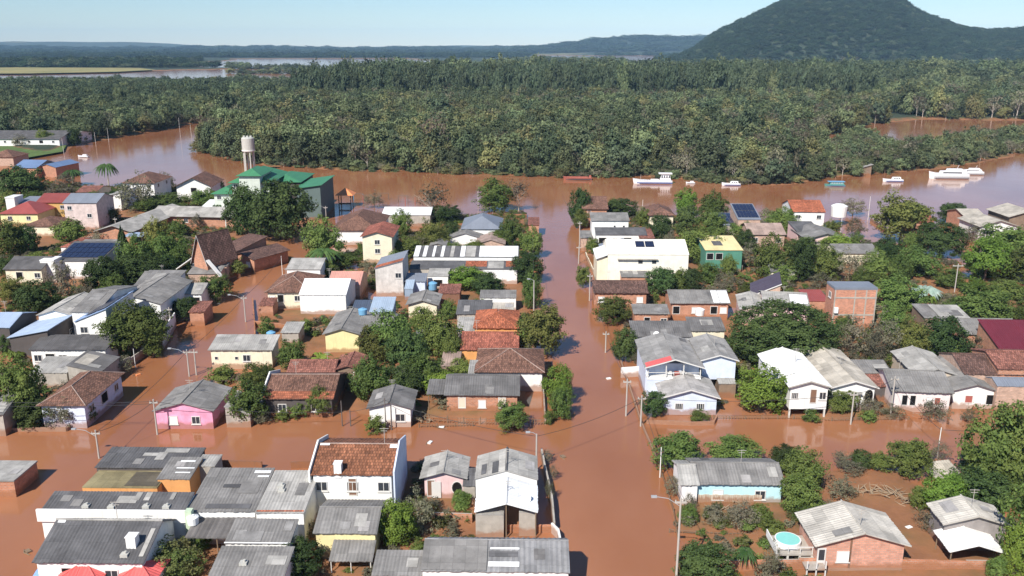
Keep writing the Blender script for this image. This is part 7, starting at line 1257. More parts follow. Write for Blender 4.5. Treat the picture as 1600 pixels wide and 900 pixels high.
for a, b, s, lab in [
    ((-77.32, 103.73, 6.26), (-47.32, 105.73, 4.76), 0.5, 'power cable running left from the pole at the pink house'),
    ((-47.32, 105.73, 4.76), (-22.0, 108.35, 2.15), 0.7, 'power cable from the pink house pole to the dark pole before the brown roof'),
    ((15.97, 111.73, 5.27), (15.8, 137.67, 3.46), 0.5, 'power cable between two poles on the right side of the main street'),
    ((15.8, 137.67, 3.46), (15.75, 168.47, 5.35), 0.5, 'power cable along the main street past the brick cottages'),
    ((15.75, 168.47, 5.35), (16.68, 208.65, 8.1), 0.5, 'power cable along the main street beside the cream hall'),
    ((15.75, 72.24, 9.1), (17.54, 108.35, 4.21), 0.9, 'power cable from the bottom edge lamp to the pale blue cottage pole'),
    ((-50.63, 126.81, 4.17), (-50.01, 154.53, 4.83), 0.5, 'power cable between the lamps of the left street'),
    ((-51.93, 98.86, 3.56), (-50.63, 126.81, 4.17), 0.7, 'power cable over the left street towards the cream bungalow'),
    ((46.41, 108.97, 4.51), (53.01, 111.73, 5.65), 0.4, 'power cable between the poles before the beige-roofed house'),
    ((-22.0, 108.35, 2.15), (-16.99, 106.93, 4.44), 0.3, 'power cable from the dark pole to the white gabled house'),
    ((-16.99, 106.93, 4.44), (2.97, 95.63, 4.56), 0.6, 'power cable over the cross street to the lamp behind the white-roofed house'),
    ((2.97, 95.63, 4.56), (17.54, 108.35, 4.21), 0.6, 'power cable crossing the main street to the pale blue cottage pole'),
    ((17.54, 108.35, 4.21), (46.41, 108.97, 4.51), 0.8, 'power cable along the right cross street past the stilt house'),
    ((53.01, 111.73, 5.65), (53.46, 98.86, 3.9), 0.6, 'power cable from the pale pink house to the pole in the cross street'),
    ((53.46, 98.86, 3.9), (78.46, 97.86, 4.7), 0.5, 'power cable leaving the cross street pole towards the right edge'),
    ((-47.32, 105.73, 4.76), (-51.93, 98.86, 3.56), 0.5, 'power cable across the left street between pink house and ruined block'),
    ((-50.01, 154.53, 4.83), (-50.8, 184.92, 5.1), 0.5, 'power cable up the left street towards the plain grey-roofed house'),
    ((4.19, 158.93, 6.6), (5.19, 213.93, 6.9), 1.0, 'power cable along the left side of the main street trees'),
    ((16.68, 208.65, 8.1), (15.68, 268.65, 5.0), 0.8, 'power cable running to the river end of the main street'),
    ((-77.32, 103.13, 5.76), (-47.32, 105.73, 4.46), 0.5, 'lower power cable running left from the pole at the pink house')]: cable(a, b, s, lab)
for nm, lab, cat, kind, pts, h, mt, th in [
    ('garden_wall', 'low concrete garden wall in front of the brown hipped house', 'wall', 'wall', [(-68.9, 106.73), (-59.94, 106.73), (-59.78, 109.6)], 0.54, 'concrete', 0.2),
    ('garden_wall', 'long red brick boundary wall along the bottom right edge', 'wall', 'wall', [(17.69, 74.55), (33.65, 74.99), (53.01, 74.44)], 1.19, 'brick', 0.2),
    ('garden_wall', 'orange brick yard wall left of the white-roofed house', 'wall', 'wall', [(-8.71, 83.71), (-4.31, 83.45)], 1.19, 'brick', 0.2),
    ('garden_wall', 'brick yard wall right of the white-roofed house', 'wall', 'wall', [(-0.75, 81.65), (4.23, 81.65)], 0.95, 'brick', 0.2),
    ('garden_wall', 'white gate wall at the street corner of the corrugated warehouse', 'wall', 'wall', [(4.23, 81.65), (4.85, 80.41), (5.06, 76.87)], 1.19, 'white', 0.2),
    ('garden_wall', 'overgrown concrete boundary wall along the main street', 'wall', 'wall', [(3.7, 98.86), (4.48, 87.24), (4.5, 81.65)], 1.31, 'concrete', 0.2),
    ('picket_fence', 'weathered picket fence in front of the long brick house', 'fence', 'picket', [(-14.18, 110.23), (-8.8, 109.39), (-2.19, 108.76), (5.25, 108.76)], 0.95, 'wood', 0.2),
    ('garden_wall', 'pale wall between the brick house yard and the main street', 'wall', 'wall', [(4.55, 108.76), (4.71, 123.62), (4.46, 134.88)], 0.83, 'concrete', 0.2),
    ('garden_wall', 'white wall joining the loft house to the main street', 'wall', 'wall', [(17.01, 126.27), (22.59, 127.36)], 1.55, 'white', 0.2),
    ('garden_wall', 'low flooded kerb wall along the right side of the main street', 'wall', 'wall', [(17.84, 134.88), (17.75, 110.44), (17.8, 107.13), (18.13, 96.46)], 0.42, 'concrete', 0.2),
    ('wire_fence', 'low wire fence along the main street by the turquoise house', 'fence', 'picket', [(18.13, 96.46), (17.95, 85.85), (17.33, 79.44)], 0.48, 'wood', 0.2),
    ('garden_wall', 'low flooded wall around the pale blue cottage', 'wall', 'wall', [(18.45, 109.18), (24.48, 108.56), (27.59, 108.76), (28.46, 110.65)], 0.6, 'palebrick', 0.2),
    ('picket_fence', 'low broken fence in front of the stilt house', 'fence', 'picket', [(28.01, 110.65), (39.13, 110.65), (44.24, 110.02), (55.04, 110.44)], 0.54, 'wood', 0.2),
    ('garden_wall', 'rusty yard fence behind the wide grey-roofed hall', 'wall', 'wall', [(-36.36, 96.8), (-30.64, 96.13)], 0.95, 'rust', 0.2),
    ('garden_wall', 'rusty yard fence left of the two-storey house', 'wall', 'wall', [(-27.11, 96.13), (-24.43, 96.46)], 0.95, 'rust', 0.2),
    ('garden_wall', 'red brick yard wall in front of the pale yellow house', 'wall', 'wall', [(-47.77, 152.6), (-34.12, 148.15)], 0.83, 'brick', 0.2),
    ('garden_wall', 'low red brick wall across the mud yard', 'wall', 'wall', [(-47.33, 160.59), (-30.33, 163.14)], 0.6, 'brick', 0.2),
    ('garden_wall', 'low brick wall along the left street side of the mud yard', 'wall', 'wall', [(-52.71, 168.47), (-47.77, 152.6), (-42.48, 134.88)], 0.71, 'brick', 0.2),
    ('garden_wall', 'broken garden wall along the left street', 'wall', 'wall', [(-63.54, 126.27), (-61.68, 131.31), (-61.25, 136.11)], 1.55, 'concrete', 0.2),
    ('garden_wall', 'tall white wall panel beside the large street tree', 'wall', 'wall', [(-59.71, 139.59), (-62.11, 151.84)], 2.86, 'white', 0.2),
    ('debris_fence', 'line of flood debris and low fence behind the bushes', 'fence', 'picket', [(16.72, 81.65), (22.34, 80.9), (31.15, 80.9)], 0.42, 'dark', 0.2),
    ('garden_wall', 'cream boundary wall of the big hall along the street', 'wall', 'wall', [(18.15, 207.3), (18.93, 175.6), (19.26, 168.47)], 0.95, 'cream', 0.2),
    ('garden_wall', 'brick yard wall behind the small brick cottage', 'wall', 'wall', [(16.17, 163.14), (25.27, 163.14)], 1.55, 'brick', 0.2),
    ('garden_wall', 'brick wall at the river end of the main street', 'wall', 'wall', [(26.9, 276.08), (18.87, 237.94)], 1.19, 'brick', 0.2),
    ('garden_wall', 'pale wall at the foot of the big cream hall', 'wall', 'wall', [(21.14, 197.65), (28.77, 187.68)], 1.43, 'cream', 0.2),
    ('picket_fence', 'timber fence under the big round tree', 'fence', 'picket', [(-68.15, 227.89), (-55.68, 236.2)], 1.9, 'wood', 0.2),
    ('garden_wall', 'pale wall in front of the yellow-roofed shop', 'wall', 'wall', [(44.64, 194.62), (52.96, 192.25)], 1.43, 'cream', 0.2),
    ('garden_wall', 'flooded concrete ramp wall at the inlet by the river', 'wall', 'wall', [(106.14, 251.73), (104.4, 236.2)], 0.95, 'concrete', 0.2),
    ('debris_fence', 'tangle of drifted branches beside the picket fence', 'fence', 'picket', [(-12.61, 107.94), (-5.24, 108.35)], 0.48, 'dark', 0.2),
    ('garden_wall', 'red brick wall around the flooded lot by the river', 'wall', 'wall', [(-1.95, 258.7), (4.28, 258.7), (4.1, 246.97)], 0.71, 'brick', 0.2),
    ('garden_wall', 'brick edge wall before the pale pink house', 'wall', 'wall', [(54.31, 113.94), (56.91, 110.65)], 0.6, 'brick', 0.2),
    ('garden_wall', 'brick wall beside the white porch house', 'wall', 'wall', [(65.74, 118.6), (65.81, 110.65)], 0.6, 'brick', 0.2)]:
    e = empty(nm, (pts[0][0], pts[0][1], 0)); tag(e, lab, cat); o = V3((pts[0][0], pts[0][1], 0)); g = random.Random(len(lab))
    for p, q in zip(pts[:-1], pts[1:]):
        p = V3((*p, 0)) - o; q = V3((*q, 0)) - o; d = q - p; L = d.length; d.normalize(); s = V3((-d.y, d.x, 0))
        if kind == 'wall':
            m = MB(); n = max(1, int(L / 2.5))
            for i in range(n):
                a_ = p + d * (L * i / n); hh = h * g.uniform(.9, 1.08); m.obox(a_ - s * th / 2 + V3((0, 0, -1)), d * (L / n), s * th, V3((0, 0, 1)), 1 + hh)
            m.build('wall_panel', 'w_' + mt, e)
        else:
            n = max(2, int(L / 2.2))
            for i in range(n + 1):
                m = MB(); a_ = p + d * (L * i / n); m.tube([a_ + V3((0, 0, -1)), a_ + V3((g.uniform(-.08, .08), g.uniform(-.05, .05), h * g.uniform(.9, 1.3)))], .07, 5); m.build('post', 'timber', e)
            for z in (.35, .8):
                m = MB(); m.obox(p + V3((0, 0, h * z)) - s * .02, d * L, s * .04, V3((0, 0, 1)), .06); m.build('rail', 'timber', e)
            npk = int(L / .38); me = None
            for i in range(npk):
                if g.random() < .25: continue
                m = MB(); hh = h * g.uniform(.75, 1.05); a_ = p + d * (L * (i + .5) / npk); m.obox(a_ - d * .05 - s * .05 + V3((0, 0, -.3)), d * .11, s * .03, V3((0, 0, 1)), hh + .3); m.build('picket', 'w_' + (mt if mt != 'dark' else 'wood'), e)

# ------------------------------------------------------------------ boats
def boat(kind, lab, x, y, L):
    e = empty({'barge': 'barge', 'yacht': 'yacht', 'ferry': 'riverboat', 'green': 'houseboat', 'skiff': 'motorboat', 'cabin': 'cabin_boat'}[kind], (x, y, 0), R(-4)); tag(e, lab, 'barge' if kind == 'barge' else 'boat')
    B = L * {'barge': .26, 'yacht': .24, 'ferry': .2, 'green': .3, 'skiff': .34, 'cabin': .28}[kind]; hh = L * {'barge': .07, 'yacht': .11, 'ferry': .075, 'green': .07, 'skiff': .12, 'cabin': .10}[kind]
    secs = [(-.5, .12, .35), (-.44, .55, .25), (-.3, .9, .12), (0, 1, .02), (.35, .95, 0), (.5, .82, .04)]    # bow on the left
    vs = []; fs = []
    for t, wf, sh in secs:
        X = t * L; zt = hh * (1 + sh * 2.2); b2 = B / 2 * wf
        vs += [(X, -b2, zt), (X + (.03 * L if t < -.4 else 0), -b2 * .75, -.4), (X + (.03 * L if t < -.4 else 0), b2 * .75, -.4), (X, b2, zt)]
    for i in range(len(secs) - 1):
        a = i * 4; b = a + 4; fs += [(a, b, b + 1, a + 1), (a + 1, b + 1, b + 2, a + 2), (a + 2, b + 2, b + 3, a + 3), (a, a + 3, b + 3, b)]
    fs += [(0, 1, 2, 3), (20, 23, 22, 21)]
    m = MB(); m.add(vs, fs); hm = {'barge': 'hull_red', 'green': 'hull_green', 'ferry': 'hull_white'}.get(kind, 'hull_white'); m.build('hull', hm, e)
    def bx(nm, x0, x1, yy, z0, z1, mt, par=e):
        m = MB(); i = (z1 - z0) * .15; a, b, c, d_ = x0 * L, x1 * L, -yy * B / 2, yy * B / 2
        m.add([(a, c, z0), (b, c, z0), (b, d_, z0), (a, d_, z0), (a + i * 2, c + i, z1), (b - i, c + i, z1), (b - i, d_ - i, z1), (a + i * 2, d_ - i, z1)], [(0, 3, 2, 1), (4, 5, 6, 7), (0, 1, 5, 4), (1, 2, 6, 5), (2, 3, 7, 6), (3, 0, 4, 7)]); return m.build(nm, mt, par)
    m = MB(); m.obox(V3((-.40 * L, -B * .5 - .02, hh * .25)), V3((.9 * L, 0, 0)), V3((0, 0, hh * .35)), V3((0, -1, 0)), .05); m.build('hull_stripe', {'barge': 'boat_dark', 'ferry': 'hull_blue', 'cabin': 'hull_blue', 'yacht': 'lamp', 'green': 'hull_blue', 'skiff': 'lamp'}[kind], e)
    if kind == 'barge':
        bx('hold_cover', -.36, .36, .7, hh, hh * 1.5, 'hull_red'); bx('stern_block', .38, .48, .6, hh, hh * 2.2, 'hull_red')
    elif kind == 'ferry':
        bx('deck_house', -.05, .16, .6, hh, hh * 1.5, 'hull_white'); c = bx('wheelhouse', .18, .46, .8, hh, hh * 3.4, 'hull_white')
        for i in range(4): bx('window', .215 + .06 * i, .255 + .06 * i, .835, hh * 2.2, hh * 2.9, 'glass', c)
        bx('canopy', .15, .49, .95, hh * 3.4, hh * 3.65, 'hull_white'); m = MB(); m.tube([(-.3 * L, 0, hh), (-.3 * L, 0, hh * 3)], .06, 5); m.build('mast', 'pole', e)
        for i in range(9): m = MB(); m.cyl((-.38 + .06 * i) * L, -B * .44, hh, hh * 1.5, .04, n=5); m.build('rail_post', 'lamp', e)
    elif kind == 'green':
        c = bx('cabin', -.28, .44, .85, hh, hh * 3.2, 'hull_green')
        for i in range(5): bx('window', -.2 + .12 * i, -.12 + .12 * i, .9, hh * 1.9, hh * 2.8, 'lamp', c)
        bx('roof', -.34, .48, 1.0, hh * 3.2, hh * 3.5, 'tank_blue')
    elif kind == 'yacht':
        c = bx('cabin', -.22, .42, .78, hh, hh * 1.8, 'hull_white'); bx('flybridge', -.05, .34, .62, hh * 1.8, hh * 2.3, 'hull_white'); w = bx('windscreen', -.18, .30, .80, hh * 1.3, hh * 1.6, 'boat_dark')
        m = MB(); m.tube([(.2 * L, 0, hh * 2.3), (.24 * L, 0, hh * 3.2)], .06, 5); m.build('radar_mast', 'hull_white', e)
    else:
        c = bx('cabin', -.05, .38, .7, hh, hh * 2.3, 'hull_white')
        for i in range(3): bx('window', .02 + .11 * i, .10 + .11 * i, .74, hh * 1.55, hh * 2.0, 'boat_dark', c)
for a in [
    ('barge', 'red-brown empty barge moored at the far riverbank', 25.35, 333.23, 11.13),
    ('ferry', 'long white and blue riverboat with wheelhouse at its stern', 52.77, 323.59, 14.67),
    ('skiff', 'small white motorboat beside the long riverboat', 67.08, 323.59, 3.37),
    ('cabin', 'white cabin boat with dark hull near the far bank shrubs', 81.22, 318.97, 6.88),
    ('green', 'green and blue covered houseboat below the river hut', 119.09, 317.46, 7.32),
    ('cabin', 'white cabin cruiser with low cabin between houseboat and yacht', 145.19, 328.34, 7.56),
    ('yacht', 'long white motor yacht moored at the right bank', 170.28, 336.56, 14.98),
    ('yacht', 'shorter white motor yacht moored behind the long yacht', 184.08, 346.96, 10.28),
    ('skiff', 'small white boat in the inlet by the factory lawn', -198.98, 402.58, 5.04)]: boat(*a)

# ------------------------------------------------------------------ other things
def water_tower(x, y, h, r):
    e = empty('water_tower', (x, y, 0)); tag(e, 'grey concrete water tower on thin legs behind the green-roofed building', 'water tower')
    for k in range(6):
        a = 6.283 * k / 6; m = MB(); m.tube([(math.cos(a) * r * .8, math.sin(a) * r * .8, -1.5), (math.cos(a) * r * .8, math.sin(a) * r * .8, h * .58)], .32, 8); m.build('leg', 'tank_grey', e)
    m = MB(); m.tube([(0, 0, h * .55), (0, 0, h * .60), (0, 0, h * .93), (0, 0, h * .96)], [r * .85, r, r, r * .8], 24); m.build('tank', 'tank_grey', e)
    m = MB(); m.cyl(0, 0, h * .58, h * .61, r * 1.06, n=24); m.build('ring', 'pole_white', e)
    for k in (-1, 0, 1):
        m = MB(); m.box(k * r * .55 - .35, k * r * .55 + .35, -.4, .4, h * .955, h); m.build('hatch', 'tank_grey', e)
water_tower(*(-107.82, 355.61, 14.61, 2.53))
def gazebo(x, y):
    e = empty('gazebo', (x, y, 0)); tag(e, 'small gazebo with orange pyramid roof standing in the flooded riverfront park', 'gazebo')
    for sx in (-1, 1):
        for sy in (-1, 1): m = MB(); m.tube([(sx * 1.9, sy * 1.9, -1.2), (sx * 1.9, sy * 1.9, 4.0)], .16, 6); m.build('post', 'timber', e)
    m = MB(); m.add([(-2.9, -2.9, 3.9), (2.9, -2.9, 3.9), (2.9, 2.9, 3.9), (-2.9, 2.9, 3.9), (0, 0, 6.0)], [(0, 1, 4), (1, 2, 4), (2, 3, 4), (3, 0, 4), (3, 2, 1, 0)]); m.build('roof', 'orange_roof', e)
    m = MB(); m.box(-1.9, 1.9, -1.95, -1.85, .9, 1.4); m.build('railing', 'timber', e)
gazebo(*(-53.59, 276.08))
for i, (x, y, z0, z1, r, mt, lab, cat) in enumerate([
    (-32.41, 78.11, 3.2, 4.1, 0.6, 'tank_white', 'white round water tank standing at the carport edge', 'water tank'),
    (-26.28, 145.32, 4.4, 5.5, 0.8, 'tank_blue', 'blue water tank on the roof of the pale yellow house', 'water tank'),
    (-39.82, 135.36, 3.2, 4.6, 0.75, 'tank_blue', 'blue water tank on a stand beside the cream bungalow', 'water tank'),
    (94.04, 245.24, 2.6, 6.2, 2.3, 'tank_white', 'tall white cylindrical tank at the riverside, right of the red tile house', 'water tank'),
    (34.7, 152.57, 2.0, 3.3, 0.9, 'tank_white', 'white water tank between grey roofs right of the main street', 'water tank'),
    (-16.56, 173.55, 1.0, 2.6, 1.0, 'tank_blue', 'pale blue water tank beside the grey-blue hut', 'water tank')]):
    e = empty('water_tank', (x, y, 0)); tag(e, lab, cat); m = MB(); m.tube([(0, 0, z0), (0, 0, z0 + (z1 - z0) * .85), (0, 0, z1)], [r * .9, r, r * .5], 16); m.build('tank', mt, e); m = MB(); m.cyl(0, 0, z1 - .01, z1 + .08, r * .3, n=10); m.build('lid', mt, e)
for i, (x, y, z, r, lab) in enumerate([
    (1.5, 82.41, 3.2, 0.55, 'white satellite dish on the concrete block of the white-roofed house'),
    (23.58, 134.07, 4.0, 0.5, 'white satellite dish on the long weathered grey roof')]):
    e = empty('satellite_dish', (x, y, z)); tag(e, lab, 'satellite dish'); m = MB(); K = 16; c = V3((0, -.25, .6)); nn = V3((-.3, -.8, .5)).normalized(); a = nn.orthogonal().normalized(); b = nn.cross(a)
    vs = [c - nn * r * .3] + [c + (a * math.cos(6.283 * k / K) + b * math.sin(6.283 * k / K)) * r * .6 - nn * r * .2 for k in range(K)] + [c + (a * math.cos(6.283 * k / K) + b * math.sin(6.283 * k / K)) * r for k in range(K)]
    fs = [(0, 1 + k, 1 + (k + 1) % K) for k in range(K)] + [(1 + k, 1 + K + k, 1 + K + (k + 1) % K, 1 + (k + 1) % K) for k in range(K)]; m.add(vs, fs); m.build('reflector', 'tank_white', e)
    m = MB(); m.tube([(0, 0, -.3), (0, 0, .35), c - nn * r * .3], .05, 6); m.build('mount', 'pole', e)
def pool_deck(x, y):
    e = empty('pool_deck', (x, y, 0)); tag(e, 'raised deck with round turquoise pool beside the brick house', 'pool')
    m = MB(); m.box(-2.1, 1.6, -1.2, 2.2, 1.05, 1.25); m.build('deck', 'w_concrete', e)
    m = MB(); m.cyl(-.4, .7, 1.25, 1.8, 1.3, n=24); m.build('pool_wall', 'tank_white', e); m = MB(); m.cyl(-.4, .7, 1.75, 1.82, 1.18, n=24); m.build('pool_water', 'pool', e)
    for px in (-2, -.9, .3, 1.5):
        m = MB(); m.box(px - .09, px + .09, -1.19, -1.0, -1.2, 1.05); m.build('stilt', 'post', e); m = MB(); m.box(px - .04, px + .04, -1.2, -1.12, 1.25, 2.0); m.build('railing_post', 'post', e)
    m = MB(); m.box(-2.1, 1.6, -1.21, -1.13, 1.95, 2.03); m.build('railing', 'frame', e)
    m = MB(); m.box(-2.15, -2.07, -1.2, 2.2, 1.25, 2.0); m.build('side_panel', 'w_white', e)
    m = MB(); m.box(.2, 2.2, -3.4, -1.3, .85, 1.0); s = m.build('lower_deck', 'w_concrete', e)
    for px in (.3, 1.2, 2.1): m = MB(); m.box(px - .06, px + .06, -3.4, -3.3, -1.2, 1.8); m.build('post', 'frame', s)
pool_deck(*(28.4, 76.87))
def tarp(x, y, w, d, z, lab):
    m = MB(); n = 8; g = random.Random(3)
    for j in range(n + 1):
        for i in range(n + 1): m.v.append((x - w / 2 + w * i / n, y + d * j / n, z + .12 * g.uniform(-1, 1) + .35 * j / n))
    for j in range(n):
        for i in range(n): k = j * (n + 1) + i; m.f.append((k, k + 1, k + n + 2, k + n + 1)); m.m.append(0)
    nv = len(m.v); nf = list(m.f); m.v += [(a, b, c - .02) for a, b, c in m.v]; m.f += [tuple(i + nv for i in reversed(f)) for f in nf]; m.m += [0] * len(nf)
    tag(m.build('tarpaulin', 'tarp_blue'), lab, 'tarpaulin')
tarp(*(-43.18, 70.85, 4.0, 3.2, 1.9, 'blue tarpaulin spread beside the red-roofed kiosks'))
def sheet_roof(x, y, lab):
    e = empty('fallen_roof', (x, y, .3)); tag(e, lab, 'roof wreck'); m = MB(); slope_mesh(m, V3((-1.6, -1.4, .1)), V3((3.4, .3, .2)), V3((-.6, 2.8, .8)), 0, 1, .34, .04); m.build('roof_sheet', 'r_beige', e); m = MB(); m.tube([(-1.4, -1.2, -1), (-1.3, -1.1, .3)], .08, 5); m.build('post', 'timber', e); m = MB(); m.tube([(1.2, 1.2, -1), (1.2, 1.2, 1.0)], .08, 5); m.build('post', 'timber', e)
sheet_roof(*(52.01, 94.0, 'fallen pale roof sheet on broken posts by the flooded cross street'))
g = random.Random(12)
for x, y, r, lab in [
    (43.89, 89.4, 1.5, 'tangled pale driftwood heap, largest on the flooded lot'),
    (40.89, 89.84, 1.2, 'driftwood heap left of the largest heap'),
    (44.91, 87.53, 1.2, 'driftwood heap right of the largest heap'),
    (44.13, 96.46, 1.0, 'driftwood branches below the thin shrubs at the cross street'),
    (22.8, 85.85, 0.9, 'driftwood branches before the turquoise long house'),
    (-11.9, 109.6, 0.8, 'bent driftwood branches at the picket fence'),
    (38.79, 113.94, 0.8, 'driftwood branches before the stilt house'),
    (26.0, 87.24, 0.8, 'driftwood branches beside the scrubby tree before the turquoise house')]:
    e = empty('driftwood', (x, y, .05)); tag(e, lab, 'driftwood', 'washed-up driftwood on the flooded lot')
    for k in range(g.randint(14, 20)):
        a = g.uniform(0, 6.28); L = g.uniform(.6, 1.7) * r; px, py = g.uniform(-.9, .9) * r, g.uniform(-.6, .6) * r; z = g.uniform(0, .35); m = MB()
        m.tube([(px, py, z), (px + math.cos(a) * L * .5, py + math.sin(a) * L * .4, z + g.uniform(0, .5)), (px + math.cos(a) * L, py + math.sin(a) * L * .8, z + g.uniform(-.1, .8))], [.06, .045, .012], 5); m.build('branch', 'driftwood', e)
for i, (x, y, mt, lab) in enumerate([
    (6.46, 99.21, 'timber', 'dark floating debris in the main street beside the white-roofed house'),
    (-57.62, 89.55, 'driftwood', 'pale floating debris in the left street by the corner building'),
    (-58.89, 127.36, 'orange_roof', 'orange floating debris in the left street near the garden wall'),
    (15.05, 125.73, 'shutter', 'white floating speck of debris in the middle of the main street'),
    (-49.64, 78.02, 'timber', 'dark floating debris in the left street near the bottom'),
    (-10.7, 103.23, 'shutter', 'white floating debris behind the pale pink cottage'),
    (23.41, 79.2, 'driftwood', 'floating plank beside the palm at the bottom'),
    (49.36, 81.03, 'driftwood', 'floating plank below the plank house'),
    (-9.57, 107.94, 'shutter', 'white drum floating before the picket fence'),
    (42.7, 82.54, 'shutter', 'white floating debris left of the plank house')]):
    e = empty('floating_debris', (x, y, 0), g.uniform(0, 3)); tag(e, lab, 'debris'); m = MB(); m.box(-.35, .35, -.22, .22, -.1, .16); m.build('crate', mt, e); m = MB(); m.tube([(-.8, .2, .02), (0, .4, .08), (.7, .1, .03)], .05, 5); m.build('stick', 'timber', e)
def playground(x, y, k, lab):
    e = empty('swing_frame', (x, y, 0)); tag(e, lab, 'swing frame')
    for sx in (-1.6, 1.6):
        for sy in (-.7, .7): m = MB(); m.tube([(sx, sy, -1), (sx, 0, 2.2)], .07, 5); m.build('leg', ('pole_dark', 'shutter_red', 'tank_blue')[k % 3], e)
    m = MB(); m.tube([(-1.8, 0, 2.2), (1.8, 0, 2.2)], .08, 6); m.build('top_bar', 'pole_dark', e)
for a in [
    (-43.1, 288.12, 0, 'dark swing frame in the flooded riverfront park'),
    (-47.89, 284.41, 1, 'red swing frame beside the orange-roofed gazebo'),
    (-51.5, 286.87, 2, 'blue climbing frame nearest the orange-roofed gazebo'),
    (-36.04, 283.19, 3, 'dark play frame near the bare riverside tree'),
    (-33.43, 280.78, 4, 'red play frame left of the bare riverside tree')]: playground(*a)

